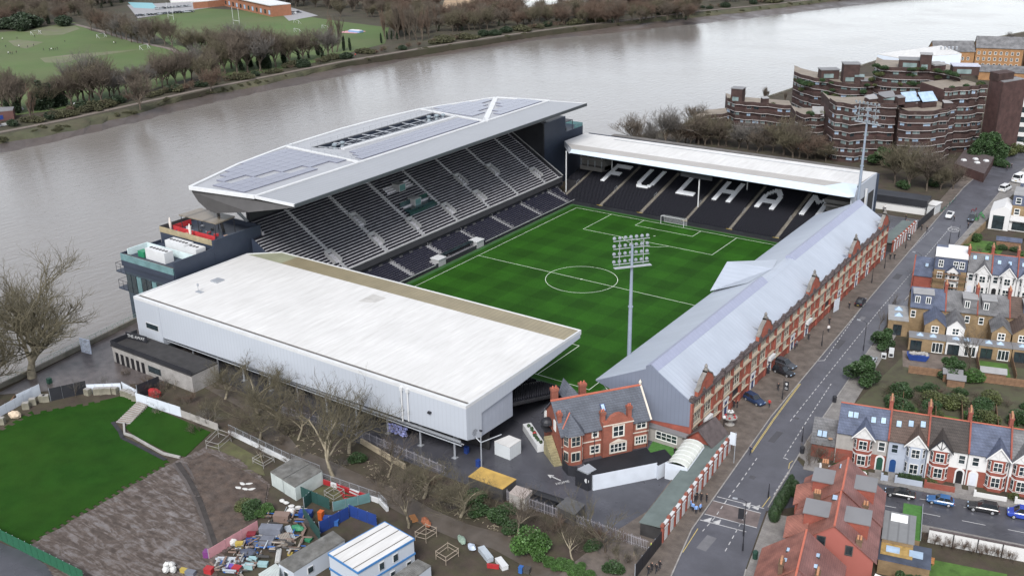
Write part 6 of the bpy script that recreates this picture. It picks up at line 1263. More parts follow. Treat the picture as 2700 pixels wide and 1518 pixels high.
mb=MB();mb.box(5.0,-8.0,0,9.4,-.5,3.3);mb.build('wall',M_YBRICK,zx);mb=MB();mb.box(4.9,-8.1,3.32,9.5,-.4,3.5);mb.build('zinc_roof',mat('zinc_roof',(.17,.175,.18),.45,var=.08,stripe=(0,1.4,.25,.2)),zx);mb=MB();mb.box(5.9,-3.0,3.5,8.3,-1.2,3.75);mb.build('skylight',mat('white_rooflight',(.75,.77,.78),.3),zx)
mb=MB();mb.box(5.0,-11.0,0,9.4,-8.1,2.8);mb.build('ochre_wall',mat('ochre_mossy_roof',(.30,.20,.07),.9,var=.3,sc=1.2),zx)
gx_=thing('green_roof_annex','long annex roof covered in bright green artificial turf','roof terrace',(98.4,-70.2,0),R(12.6));mb=MB();mb.box(0,0,0,2.7,9.5,2.6);mb.build('wall',M_YBRICK,gx_);mb=MB();mb.box(-.05,-.05,2.62,2.75,9.55,2.7);mb.build('turf_roof',M_GREENR,gx_);mb=MB();mb.box(2.72,0,2.6,2.8,9.5,3.2);mb.build('edge_rail',M_STEEL,gx_)
bx_=thing('blue_slate_annex','blue slate annex roof with two pale roof lights','extension',(97.2,-77.2,0),R(12.6));mb=MB();mb.box(0,0,0,7.0,5.0,2.5);mb.build('wall',M_YBRICK,bx_);mb=MB();mb.box(-.1,-.1,2.52,7.1,5.1,2.7);mb.build('roof',M_SLB,bx_)
for x in(1.8,5.0):mb=MB();mb.cbox((x,2.6,2.8),1.9,1.5,.2);mb.build('roof_light',M_GLASSB,bx_)
cv=thing('conservatory','fan-shaped glass conservatory behind the red roofed house','conservatory',(99.2,-83.4,0));P_=[(2.6*math.cos(a),2.6*math.sin(a))for a in np.linspace(-1.9,1.3,8)]
mb=MB();mb.prism(P_,0,2.3);mb.build('glazed_wall',M_GLASSB,cv);mb=MB();vs=[(x*1.06,y*1.06,2.3)for x,y in P_]+[(-.9,.6,3.9)];mb.add(vs,[(i,i+1,8)for i in range(7)]+[(7,0,8)]);mb.build('glass_roof',mat('pale_green_conservatory_glass',(.42,.52,.54),.15,var=.1,spec=.7),cv);mb=MB()
for i in range(8):mb.tube(vs[i],vs[8],.05,.05,4)
mb.build('glazing_bar',M_WWIN,cv)
# ---- gardens, fences, sheds
sheet('garden_ground',[(77,-45),(80,-2),(112,10),(128,-30),(128,-40)],.02,mat('garden_soil',(.07,.06,.042),.95,var=.45,sc=.3,dirt=(.04,.06,.02),dsc=.3,damt=.6))
sheet('patio',[rb(-1,-4),rb(9,-4),rb(9,-14),rb(-1,-12)],.04,mat('muddy_building_site',(.13,.105,.09),.8,var=.35,sc=.4))
for P_ in([t1(11,12),t1(16,12),t1(16,26),t1(11,25)],[t1(21.5,13),t1(26.5,13),t1(26.5,27),t1(21.5,27)],[t1(17,14),t1(20.6,14),t1(20.6,24),t1(17,24)],[rb(14,-4.5),rb(19.5,-4.5),rb(19.5,-11),rb(14,-11)]):sheet('lawn',P_,.05,M_LAWN)
sheet('lawn',[(75.5,62),(84,66),(84,86),(75,84)],.05,M_LAWN)
sheet('lawn',[(103,-69.5),(113,-67),(114,-75),(104,-78)],.06,M_LAWN)
GF='timber garden fences'
for a,b,lb in((t1(10.6,10.5),t1(10.6,30),'weathered timber fence beside the lawn behind the terrace'),(t1(16.4,10.5),t1(16.4,30),'timber fence between two terrace back gardens'),(t1(21,10.5),t1(21,30),'timber fence at the garden with two lawns'),(t1(27,10.5),t1(27,30),'timber fence along the last lawned garden'),(rb(13.5,-4),rb(13.5,-14),'timber fence beside the building works'),(rb(0,-15),rb(26,-15),'timber fence dividing the two rows of back gardens'),(rb(20.2,-4),rb(20.2,-14),'timber fence behind the house with wide white window')):
 f_=thing('garden_fence',lb,'fence',(a[0],a[1],0),0,None);A_,B_=Vector(a),Vector(b);L_=(B_-A_).length;n_=int(L_/1.8);an=math.atan2(B_.y-A_.y,B_.x-A_.x)
 pm=MB();pm.box(.06,-.03,.1,1.74,.03,1.75);pme=pm.mesh('fence_panel',M_FENCE);qm=MB();qm.box(-.05,-.05,0,.05,.05,1.9);qme=qm.mesh('fence_post',M_FENCE)
 f_.rotation_euler=(0,0,an)
 for k in range(n_):
  o=link('fence_panel',pme,f_);o.location=(1.8*k,0,0);o=link('fence_post',qme,f_);o.location=(1.8*k,0,0)
def shed(label,p,rz,w_,d,h,roofm,wallm=None):
 s_=thing('garden_shed',label,'shed',(p[0],p[1],0),rz);mb=MB();mb.box(0,0,0,w_,d,h);mb.build('wall',wallm or M_FENCE,s_);slope('roof_slope',[(-.2,-.2,h-.1),(w_+.2,-.2,h-.1),(w_+.2,d/2,h+.6),(-.2,d/2,h+.6)],roofm,s_,.1);slope('roof_slope',[(-.2,d+.2,h-.1),(w_+.2,d+.2,h-.1),(w_+.2,d/2,h+.59),(-.2,d/2,h+.59)],roofm,s_,.1);return s_
pS=q(2,1,2240,1420);shed('pale-roofed garden shed behind the yellow brick house',(pS.x,pS.y),BA,4.6,2.4,2.1,M_LEADL);pS=q(2,1,1960,1430);shed('blue-grey roofed shed beside the dark garden bush',(pS.x,pS.y),BA,3.4,2.4,2.0,M_LEADR);pS=q(2,1,2360,420);shed('blue slate roofed garden room beyond the white-roofed corner house',(pS.x,pS.y),R(10),6,3,2.3,M_SLB)
pS=q(2,2,1990,20);shed('low shed in the lawned garden behind the terrace',(pS.x,pS.y),TA,3.2,2.2,1.9,M_LEADR)
shed('plum-roofed garden house beside the timber fence by the side street',(112,-83.5),R(12.6),9,5,2.6,M_TPUR,M_FENCE)
for bx,by,ty,k,lb in((1350,1440,1240,'ever0','round dark evergreen beside the road opposite the brick stand'),(1510,1180,1030,'ever0','dense evergreen tree overhanging the pale driveway'),(2020,1400,1240,'ever0','broad evergreen bush beside the skip'),(2190,1440,1330,'ever1','glossy bush near the pale-roofed shed')):putpx(k,2,1,bx,by,ty,'evergreen_tree',lb,wide=1.25)
for bx,by,ty,lb in((2160,1350,960,'bare tree in front of the white rendered house back'),(1560,930,745,'small bare street tree beside the corner wing'),(1480,1040,890,'small bare street tree beside the parked silver car'),(1730,700,560,'bare street tree by the banner opposite the stand')):putpx(('street0','street1','street2')[len(lb)%3],2,1,bx,by,ty,'street_tree',lb)
rg=random.Random(9)
for i in range(120):
 u_,v_=rg.uniform(8,40),rg.uniform(10.5,34);put(rg.choice(('ever2','ever3','shrub0','shrub1','shrub2','shrub4','ever2','ever1')),t1(u_,v_),rg.uniform(.8,2.9),'back_garden_shrub','shrub in the back gardens between the two rows of houses','shrub','back garden shrubs',wide=1.3)
for i in range(30):put(rg.choice(('ever2','ever3','ever1','shrub1')),(rg.uniform(74.5,90),rg.uniform(58,92)),rg.uniform(.8,2.4),'walled_garden_shrub','shrub in the walled garden beside the white modern house','shrub','walled garden shrubs',wide=1.3)
for i in range(26):put(rg.choice(('ever2','shrub2','ever1')),(rg.uniform(101,122),rg.uniform(-92,-76)),rg.uniform(.8,2.2),'corner_garden_shrub','shrub in the garden behind the red roofed houses','shrub','corner garden shrubs',wide=1.3)
put('ever0',(104.2,-80.5),4.2,'evergreen_tree','rounded dark evergreen behind the glass conservatory');put('ever0',(101.6,-79.4),3.4,'evergreen_tree','fan-leaved evergreen next to the glass conservatory')
gw=thing('garden_wall','white rendered garden wall along the side street with bare climbers','wall',(101.4,-65.4,0),R(12.6));mb=MB();mb.box(0,0,0,14,.3,2.3);mb.build('wall',M_WREND,gw);mb=MB();mb.box(-.05,-.06,2.31,14.05,.36,2.45);mb.build('coping',M_DKTILE,gw)
for k in range(4):mb=MB();mb.box(3.4+3.4*k,-.1,0,3.55+3.4*k,-.01,2.3);mb.build('trellis_post',M_BLACK,gw)
wf=thing('garden_fence','orange timber panel fence along the side street','fence',(115.4,-62.2,0),R(12.6))
for k in range(8):mb=MB();mb.box(2.0*k+.05,0,0,2.0*k+1.95,.08,2.1);mb.build('fence_panel',M_TIMB,wf)
for u_ in range(9):put('shrub2',(102+u_*1.35,-65.9+u_*.3),2.5,'climbing_shrub','russet bare climber on the white garden wall','climber','climbers on the white garden wall',wide=.9)
bn=thing('garden_bench','orange timber garden bench on the patio behind the red houses','bench',(101.2,-71.6,0),R(12.6));mb=MB();mb.box(0,0,.4,2.6,.6,.48);mb.build('seat',M_TIMB,bn);mb=MB();mb.box(0,.6,.48,2.6,.68,1.1);mb.build('backrest',M_TIMB,bn)
for x,y in((.1,.05),(2.4,.05),(.1,.55),(2.4,.55)):mb=MB();mb.box(x,y,0,x+.1,y+.1,.4);mb.build('leg',M_TIMB,bn)
for i,(x,y)in enumerate(((785,800),(765,835),(750,865),(735,895),(715,925),(690,965),(660,1030))):
 p=q(2,2,x,y);e_=thing('topiary_bush','egg-shaped clipped bush in the row beside the red corner house','bush',(p.x+.6,p.y,0),0,'egg-shaped clipped bushes');rr=.66+.05*i
 V,F=leafcards([(v.x*rr,v.y*rr,1.6+v.z*1.65)for v in[Vector((rg.gauss(0,1),rg.gauss(0,1),rg.gauss(0,1))).normalized()*rg.uniform(.9,1.04)for _ in range(1300)]],rg,.16);link('leaves',fastmesh('leaves',V,F,M_HEDGE),e_);mb=MB();mb.blob((0,0,1.6),rr*.9,rr*.9,1.5,2,.03);mb.build('core',M_HEDGE,e_)
p=q(2,2,838,850);e_=thing('topiary_bush','single egg-shaped clipped bush standing apart by the white drive','bush',(p.x,p.y,0));V,F=leafcards([(v.x*.9,v.y*.9,1.6+v.z*1.6)for v in[Vector((rg.gauss(0,1),rg.gauss(0,1),rg.gauss(0,1))).normalized()*rg.uniform(.9,1.04)for _ in range(1500)]],rg,.2);link('leaves',fastmesh('leaves',V,F,M_HEDGE),e_);mb=MB();mb.blob((0,0,1.6),.8,.8,1.45,2,.03);mb.build('core',M_HEDGE,e_)
wm=thing('modern_house','white modern house extension with tall dark glazing beside the far road','house',(76.6,96.4,0),R(6));mb=MB();mb.box(0,0,0,5.2,10,5.2);mb.ext([(0,0,5.2),(5.2,0,5.2),(5.2,0,6.0),(3.4,0,7.0)],(0,10,0));mb.build('wall',M_WREND,wm);mb=MB();mb.box(.9,-.06,.2,3.9,-.01,4.2);mb.build('glazing',M_GLASS,wm);mb=MB();mb.box(5.25,1,0,13,9,3.0);mb.box(5.25,.2,3.02,13.2,9,3.3);mb.build('side_wing',M_WREND,wm);mb=MB();mb.box(6,.9,.3,12,.99,2.6);mb.build('wing_glazing',M_GLASS,wm)
tb_=thing('town_house','yellow brick house with slate mansard behind the white modern house','house',(81,102,0),R(6));mb=MB();mb.box(0,0,0,7,9,6.2);mb.build('wall',M_YBRICK,tb_);mb=MB();mb.box(0.1,.1,6.22,6.9,8.9,9.2);mb.build('mansard',M_SLB,tb_);mb=MB();mb.box(0,0,9.22,7,9,9.4);mb.build('flat_roof',M_LEADL,tb_);win(tb_,1,2.2,6.9,8.4,.1,1,2);win(tb_,1,2.2,3.6,5.2,0,1,2);win(tb_,4,5.2,3.6,5.2,0,1,2)
th2=thing('town_house','slate-roofed house with white gutters above the far parked vans','house',(80.5,116,0),R(6));mb=MB();mb.box(0,0,0,8,14,6.4);mb.build('wall',M_YBRICK,th2);mb=MB();mb.box(-.1,-.1,6.42,8.1,14.1,9.2);mb.build('mansard',M_SLB,th2);mb=MB();mb.box(-.2,-.2,9.22,8.2,14.2,9.4);mb.build('flat_roof',M_WREND,th2);win(th2,1,2.4,7,8.6,-.1,1,2);win(th2,4.6,6,7,8.6,-.1,1,2);win(th2,1,2.4,3.6,5.2,0,1,2);win(th2,4.6,6,3.6,5.2,0,1,2)
gw=thing('garden_wall','mossy yellow brick garden wall curving along the far pavement','wall',(0,0,0));mb=MB()
for a,b in(((74.4,58),(74.9,78)),((74.9,78),(75.9,96))):mb.wall(a,b,0,2.1,.3)
mb.build('wall',M_YBRICK,gw)
# ================================================================ DARK BRICK APARTMENTS AND FAR BUILDINGS
M_DBRK=brickmat('dark_brown_brick',(.052,.030,.027),(.044,.026,.024),(.04,.03,.027),.45,.15,'XZ',.8,.3,.15)
M_DBRK2=brickmat('plum_brown_brick',(.07,.037,.034),(.06,.033,.031),(.05,.035,.032),.45,.15,'XZ',.8,.25,.15)
M_BAND=mat('pale_concrete_band',(.40,.375,.37),.7,var=.15,sc=.5);M_TERR=mat('beige_roof_terrace',(.20,.17,.14),.8,var=.25,sc=.3,dirt=(.2,.18,.15),dsc=.2,damt=.5)
M_RGL=mat('grey_green_glass',(.15,.20,.20),.12,var=.5,sc=.25,spec=.7)
def offs(P,d,back):
 n_=Vector(back).normalized();return[(p[0]-n_.x*d,p[1]-n_.y*d)for p in P]
def apartment(label,front,back,z_list,group,seed,setb=0.0,plants=0,capmat=None,wn=True):
 H_=thing('apartment_block',label,'apartment block',(front[0][0],front[0][1],0),0,group);rg=random.Random(seed);nb=Vector(back);un=nb.normalized()
 nf=len(z_list)-1;D_=[]
 for k in range(len(front)-1):
  a,b=Vector(front[k]),Vector(front[k+1]);m_=max(2,int((b-a).length/2.6))
  for j in range(m_):D_.append(a.lerp(b,j/m_))
 D_.append(Vector(front[-1]));jt=[rg.choice((-.5,0,.3,.9))for _ in D_];base=[tuple(p)for p in front]
 for i in range(nf):
  z0,z1=z_list[i],z_list[i+1];sb=setb*max(0,i-(nf-4))
  if i%2==0:jt=[v if rg.random()<.6 else rg.choice((-.6,0,.4,1.1))for v in jt]
  F_=[(p.x+un.x*(sb+v),p.y+un.y*(sb+v))for p,v in zip(D_,jt)];Bk=[(p[0]+nb.x,p[1]+nb.y)for p in front][::-1]
  In=[(p[0]+un.x*.75,p[1]+un.y*.75)for p in F_]
  mb=MB();mb.prism(In+Bk,z0,z1-.001);mb.build('storey_wall',M_DBRK2 if i%2 else M_DBRK,H_,True)
  mb=MB();bt=[(p[0]+un.x*.9,p[1]+un.y*.9)for p in F_][::-1];mb.prism(F_+bt,z1-.55,z1+.7);mb.build('parapet',M_DBRK,H_,True)
  fo=[(p[0]-un.x*.14,p[1]-un.y*.14)for p in F_];mb=MB();mb.prism(fo+[(p[0]+un.x*.6,p[1]+un.y*.6)for p in F_][::-1],z1-.70,z1-.56);mb.build('pale_band',M_BAND,H_,True)
  if i<nf-1 and setb:pass
  if wn:
   for k in range(len(In)-1):
    a,b=Vector(In[k]),Vector(In[k+1]);L_=(b-a).length;d=(b-a).normalized();m_=max(1,int(L_/3.0))
    for j in range(m_):
     if rg.random()<.35:continue
     c=a+d*(L_*(j+.5)/m_);hw=min(1.5,L_/m_*.42)*rg.uniform(.6,1.0);n2=Vector((d.y,-d.x));n2=n2 if n2.dot(un)<0 else-n2
     mb=MB();p0=c-d*hw;p1=c+d*hw;zz=z0+.78;mb.ext([(p0.x,p0.y,zz),(p1.x,p1.y,zz),(p1.x,p1.y,z1-.85),(p0.x,p0.y,z1-.85)],(n2.x*.08,n2.y*.08,0));w_=mb.build('window',M_BAND if rg.random()<.75 else M_DKCLAD,H_,True)
     mb=MB();o2=n2*.085
     for s0,s1 in((.04,.48),(.52,.96)):
      q0=p0.lerp(p1,s0)+o2;q1=p0.lerp(p1,s1)+o2;mb.ext([(q0.x,q0.y,zz+.08),(q1.x,q1.y,zz+.08),(q1.x,q1.y,z1-.95),(q0.x,q0.y,z1-.95)],(n2.x*.03,n2.y*.03,0))
     mb.build('pane',rg.choice((M_RGL,M_GLASS,M_RGL,M_GLASSB)),w_,True)
 top=z_list[-1];sb=setb*max(0,nf-1-(nf-4));F_=[(p[0]+un.x*(sb+.95),p[1]+un.y*(sb+.95))for p in front];Bk=[(p[0]+nb.x*.98,p[1]+nb.y*.98)for p in front][::-1]
 mb=MB();mb.prism(F_+Bk,top,top+.06);mb.build('roof_terrace',capmat or M_TERR,H_,True)
 for i in range(plants):
  t=rg.random()*(len(front)-1);k=int(t);a=Vector(front[k]).lerp(Vector(front[k+1]),t-k)+un*rg.uniform(1.2,3.5);zz=rg.choice(z_list[-3:])if setb else z_list[-1]
  put(rg.choice(('ever2','ever3','ever2')),(a.x,a.y,top+.05 if not setb else zz+.05),rg.uniform(.8,1.9),'terrace_plant','potted evergreen on the apartment roof terraces','plant','plants on the apartment terraces',wide=1.5)
 return H_
zz=lambda n,t:[t*i/n for i in range(n+1)]
GAP='dark brick stepped apartments';BK=(-8,14)
P_=[q(2,0,*p,8)for p in((105,930),(180,885),(250,880),(340,870))];apartment('lowest dark brick apartment wing behind the riverside trees',[(p.x,p.y)for p in P_],(-6,12),zz(3,8.0),GAP,11)
apartment('low dark brick apartment wing with flat beige terrace nearest the river trees',[(-38,174),(-33,170.5),(-28.5,170),(-20,171.5),(-10.5,172.5)],(-6,12),zz(4,11.2),GAP,1,plants=2)
apartment('dark brick apartment block with sloping lead roof corner beside the low wing',[(-2.5,154.5),(1.5,151.5),(6,154),(9.8,160)],(-7,13),zz(5,13.2),GAP,2,plants=5)
apartment('seven-storey dark brick apartment block with pale bands above the far stand roof',[(10.5,151),(14.6,145.5),(20,145),(26,150),(33.4,152.5)],BK,zz(7,20.0),GAP,3)
apartment('projecting dark brick apartment block with rounded corner terrace behind the garden trees',[(33.2,155),(35.5,150),(40,150.5),(45,154.5),(48.3,161),(48.8,168)],(-9,13),zz(7,18.6),GAP,4)
apartment('tall dark brick apartment block beside the plain brick end slab',[(44.2,172.5),(46.5,175),(49.5,180),(52,183),(54.6,187.0)],(-12,12),zz(8,23.2),GAP,5,plants=4)
apartment('stepped rear apartment block with planted terraces facing the river',[(-21,200),(-16,194.5),(-9,190),(-3,188.5),(3,184.5),(10,186.5),(17,194)],(-8,22),zz(7,18.4),GAP,6,setb=1.6,plants=22)
apartment('highest stepped apartment block with roof gardens and brick penthouses',[(12,194.5),(16,189.5),(23,191.5),(32,195),(39,192.5),(45.5,186.5)],(-6,24),zz(9,25.2),GAP,7,setb=1.2,plants=26)
rg=random.Random(12)
for i in range(16):
 x,y,z=rg.choice(((16,152,20.1),(26,158,20.1),(38,160,18.7),(45,166,18.7),(49,190,23.3),(-25,176,11.3),(-14,178,11.3),(8,195,18.5),(36,200,25.3),(20,199,25.3),(12,205,18.5),(30,156,20.1)));x+=rg.uniform(-3,3);y+=rg.uniform(-2,3);t_=thing('roof_turret','small brick roof turret on the stepped apartments','roof turret',(x,y,z),rg.uniform(0,1),'brick turrets on the apartments');w_=rg.uniform(1.2,2.6);h_=rg.uniform(1.0,2.6);mb=MB();mb.box(-w_,-w_*.7,0,w_,w_*.7,h_);mb.build('wall',M_DBRK,t_);slope('cap',[(-w_-.1,-w_*.8,h_+.05),(w_+.1,-w_*.8,h_+.05),(w_+.1,w_*.8,h_+rg.uniform(.1,1.2)),(-w_-.1,w_*.8,h_+.6)],rg.choice((M_LEADR,M_LEADL,M_RGL)),t_,.1)
us=thing('brick_slab_tower','plain dark brown brick end slab rising beside the stepped apartments','apartment block',(57,190,0));mb=MB();mb.prism([(54.8,186.8),(60.4,181.5),(66,193),(59,199)],0,26.0);mb.build('wall',M_DBRK2,us,True);mb=MB();mb.prism([(54.6,186.8),(58.2,183.3),(62,190),(58.5,194)],26.02,28.6);mb.build('stair_head',M_DBRK,us,True);mb=MB();mb.prism([(60.4,182.0),(65.5,192.5),(62,195),(57.6,186)],26.03,26.2);mb.build('coping',M_LEADR,us,True)
for(x,y,sx,sy,z0,z1,a,lb,mt)in((2.5,197,6,5,18.4,25.5,.5,'brick lift tower on the stepped rear block',M_LEADR),(24,201,9,6,25.2,28.4,.3,'wide brick penthouse behind the roof garden',M_LEADR),(29.5,199,4,4,25.2,31.0,.3,'brick stair tower topped with a pale cap',M_LEADL),(-7,200,7,5,18.4,22,.6,'low brick penthouse at the river corner',M_LEADR),(44,197,9,6,25.2,28.4,.4,'glass-fronted penthouse with pale lilac roof',mat('lilac_grey_roof',(.36,.37,.45),.4)),(-33,172.5,4.5,4,11.2,16.5,.1,'square brick stair tower on the low wing',M_LEADR)):
 t_=thing('roof_penthouse',lb,'penthouse',(x,y,z0),a);mb=MB();mb.box(-sx/2,-sy/2,.07,sx/2,sy/2,z1-z0);mb.build('wall',M_DBRK,t_);mb=MB();mb.box(-sx/2-.25,-sy/2-.25,z1-z0,sx/2+.25,sy/2+.25,z1-z0+.3);mb.build('roof',mt,t_);mb=MB();mb.box(-sx*.35,-sy/2-.05,.6,sx*.2,-sy/2-.005,2.2);mb.build('glazing',M_RGL,t_)
for(x,y,lb)in((35,161,'sloping glass roof over the projecting block'),(40,164,'second sloping glass roof beside the stair turret')):
 t_=thing('glass_roof',lb,'glass roof',(x,y,20.0),.9);mb=MB();mb.ext([(-3,-1.6,1.0),(3,-1.6,1.0),(3,1.6,3.6),(-3,1.6,3.6)],(0,0,-.2));mb.build('glazing',M_GLASSB,t_);mb=MB();mb.box(-3,1.65,-1.2,3,2.0,3.6);mb.box(-3,-1.4,-1.5,3,1.6,.4);mb.build('turret_wall',M_DBRK,t_)
lr=thing('lead_roof','sloping lead roof wedge on the dark apartment corner','roof',(4.5,156.5,13.2),.4);mb=MB();mb.ext([(-1.8,-2.5,0.07),(2.2,-2.5,.07),(2.2,2.5,2.6),(-1.8,2.5,2.6)],(0,.1,-.05));mb.add([(-1.8,-2.5,.05),(2.2,-2.5,.05),(2.2,2.5,2.6),(-1.8,2.5,2.6),(-1.8,2.5,.05),(2.2,2.5,.05)],[(0,1,2,3),(0,3,4),(1,5,2),(3,2,5,4)]);mb.build('slope',M_LEADL,lr)
wk=thing('warehouse','grey pitched-roof warehouse with bright blue edge trim beyond the brick slab','warehouse',(62,236,0),R(20));mb=MB();mb.box(-4,-12,0,30,14,13.5);mb.build('wall',M_YBRICK,wk);slope('roof_slope',[(-5,-13,13.4),(31,-13,13.4),(31,1,18.5),(-5,1,18.5)],mat('blue_grey_sheet_roof',(.22,.26,.32),.5,var=.08,stripe=(0,1.2,.1,.15)),wk);slope('roof_slope',[(-5,15,13.4),(31,15,13.4),(31,1,18.49),(-5,1,18.49)],mat('blue_grey_sheet_roof',(.22,.26,.32)),wk)
for x in(-5,8,20):mb=MB();mb.ext([(x,-13,13.45),(x+.5,-13,13.45),(x+.5,1,18.55),(x,1,18.55)],(0,0,.15));mb.build('blue_trim',mat('bright_blue_trim',(.05,.16,.36),.5),wk)
of=thing('office_block','white and dark banded office block beside the brick slab','office',(66,203,0),R(14));
for k in range(4):mb=MB();mb.box(-2,-1.0,3.6*k,26,16,3.6*k+1.5);mb.build('white_band',M_WREND,of);mb=MB();mb.box(-1.6,-.6,3.6*k+1.5,25.6,15.6,3.6*k+3.6);mb.build('glazing_band',M_GLASS,of)
mb=MB();mb.box(-2,-1,14.4,26,16,15.0);mb.build('roof',M_WROOF,of)
wb=thing('white_building','long white flat-roofed riverside building with scattered square windows','building',(0,0,0));WB=[(-14,290),(-2,284),(19,310),(5,330)]
mb=MB();mb.prism(WB,0,14.6);mb.build('wall',mat('cool_white_wall',(.60,.66,.74),.6,var=.04),wb);mb=MB();mb.prism(WB,14.62,14.9);mb.build('roof',M_WROOF,wb)
rg=random.Random(4);a,b=Vector(WB[1]),Vector(WB[2]);d=(b-a).normalized();n2=Vector((d.y,-d.x))
for k in range(16):
 c=a+d*(2+k*1.9);zz0=rg.choice((3,6,9,11.5));p0=c+n2*.03;p1=p0+d*rg.choice((1.0,2.2));mb=MB();mb.ext([(p0.x,p0.y,zz0),(p1.x,p1.y,zz0),(p1.x,p1.y,zz0+1.3),(p0.x,p0.y,zz0+1.3)],(n2.x*.08,n2.y*.08,0));mb.build('window',M_GLASSB if k%3 else M_GLASS,wb)
for k in range(5):mb=MB();mb.lathe([(.4,0),(.4,1),(.6,1.2),(.3,1.5)],(8+k*1.6,317+k*.8,14.9),8);mb.build('roof_vent',M_STEEL,wb)
for k,(x,y,L_,a_,lb,zr_,ze)in enumerate(((-3,352,20,R(28),'grey-roofed orange brick building behind the white riverside block',13,8.5),(15,362,22,R(16),'orange brick terrace with dark slate roof and rows of small windows',15.5,10.5),(37,372,9,R(16),'narrow orange brick terrace section stepping up the row',17,12),(46,377,22,R(16),'last visible section of the orange brick terrace',18,13),(24,330,24,R(14),'low orange brick garages with brown roofs below the terrace',6.5,4.2))):
 t_=thing('brick_terrace',lb,'building',(x,y,0),a_,'orange brick buildings by the river');mb=MB();mb.box(0,0,0,L_,11,ze);mb.ext([(0,0,ze),(0,11,ze),(0,5.5,zr_-.2)],(.3,0,0));mb.ext([(L_-.3,0,ze),(L_-.3,11,ze),(L_-.3,5.5,zr_-.2)],(.3,0,0));mb.build('wall',brickmat('orange_stock_brick',(.30,.165,.075),(.26,.14,.065),(.2,.13,.08),.45,.15,'XZ',.85,.2,.2),t_)
 slope('roof_slope',[(-.3,-.4,ze-.1),(L_+.3,-.4,ze-.1),(L_+.3,5.5,zr_),(-.3,5.5,zr_)],M_SLG,t_,.2);slope('roof_slope',[(-.3,11.4,ze-.1),(L_+.3,11.4,ze-.1),(L_+.3,5.5,zr_-.01),(-.3,5.5,zr_-.01)],M_SLG,t_,.2)
 if ze>8:
  for r_ in range(int(ze/3)):
   for j in range(int(L_/2.6)):win(t_,1+2.6*j,2.0+2.6*j,1.2+3*r_,2.5+3*r_,0,1,2,.1)
fg=thing('garage_block','flat-roofed dark brick garages with white roof lights beside the road','garage',(0,0,0));GP=[q(2,0,2040,1300),q(2,0,2265,1380),q(2,0,2340,1250),q(2,0,2120,1190)]
mb=MB();mb.prism([(p.x,p.y)for p in GP],0,3.0);mb.build('wall',M_DBRK2,fg);mb=MB();mb.prism([(p.x,p.y)for p in GP],3.02,3.1);mb.build('roof',M_DKTILE,fg)
c0=sum((p for p in GP),Vector())/4
for dx,dy in((-3,-2),(0,1.5),(1.5,-3),(3.5,1.0)):mb=MB();mb.lathe([(1.0,0),(1.0,.25),(.6,.6)],(c0.x+dx,c0.y+dy,3.1),4);mb.build('roof_light',M_WTRIM,fg)
# ---- far bank buildings
pv=thing('sports_pavilion','long low orange brick sports pavilion with white roof edge beyond the playing fields','pavilion',(0,0,0));MBR=mat('orange_pavilion_brick',(.24,.105,.06),.8,var=.12)
A_=q(0,0,1690,45);B_=q(0,0,2050,130);D_=q(0,0,2110,120);mb=MB();dv=(B_-A_).normalized();nv=Vector((-dv.y,dv.x,0));mb.prism([(A_.x,A_.y),(B_.x,B_.y),(B_.x+nv.x*16,B_.y+nv.y*16),(A_.x+nv.x*16,A_.y+nv.y*16)],0,8);mb.build('main_wall',MBR,pv);mb=MB();mb.prism([(A_.x-1,A_.y-1),(B_.x,B_.y-1),(B_.x+nv.x*16,B_.y+nv.y*16),(A_.x+nv.x*16,A_.y+nv.y*16)],8.02,8.6);mb.build('roof',M_WTRIM,pv)
L_=(B_-A_).length
for k in range(12):c=A_+dv*(L_*(k+.4)/12)-nv*.1;mb=MB();mb.ext([(c.x,c.y,1.5),(c.x+dv.x*3,c.y+dv.y*3,1.5),(c.x+dv.x*3,c.y+dv.y*3,4.5),(c.x,c.y,4.5)],(-nv.x*.1,-nv.y*.1,0));mb.build('window',M_GLASSB if k%2 else M_GLASS,pv)
E_=q(0,0,1460,70);mb=MB();mb.prism([(E_.x,E_.y),(A_.x-1,A_.y-3),(A_.x+nv.x*12-1,A_.y+nv.y*12),(E_.x+nv.x*12,E_.y+nv.y*12)],0,5);mb.build('side_wing',MBR,pv);mb=MB();mb.prism([(E_.x-1,E_.y-1),(A_.x-1,A_.y-4),(A_.x+nv.x*12-1,A_.y+nv.y*12),(E_.x+nv.x*12,E_.y+nv.y*12)],5.02,5.5);mb.build('roof',M_WTRIM,pv)
bb=thing('school_building','long pale building with a blue window band behind the far car park','building',(0,0,0));a,b=q(0,0,1180,30),q(0,0,1640,5);mb=MB();mb.wall((a.x,a.y+14),(b.x,b.y+14),0,7,14);mb.build('wall',M_WREND,bb);mb=MB();mb.wall((a.x,a.y+6.8),(b.x,b.y+6.8),3,5,.3);mb.build('window_band',mat('blue_window_band',(.08,.14,.30),.4),bb)
sheet('far_car_park',[q(0,0,960,40),q(0,0,1640,5),q(0,0,1690,45),q(0,0,1040,140)],.12,mat('pale_tarmac',(.24,.24,.25),.7,var=.15))
sheet('hard_court',[q(0,0,965,20),q(0,0,1150,25),q(0,0,1190,70),q(0,0,1010,62)],.14,mat('turquoise_hard_court',(.17,.34,.38),.7,var=.1))
sheet('far_car_park',[q(0,0,2110,95),q(0,0,2200,60),q(0,0,2400,120),q(0,0,2180,160)],.12,mat('pale_tarmac',(.24,.24,.25)))
sheet('play_area',[q(1,0,60,232),q(1,0,130,225),q(1,0,185,240),q(1,0,110,255),q(1,0,0,250),q(0,0,2560,245)],.12,M_PINK)
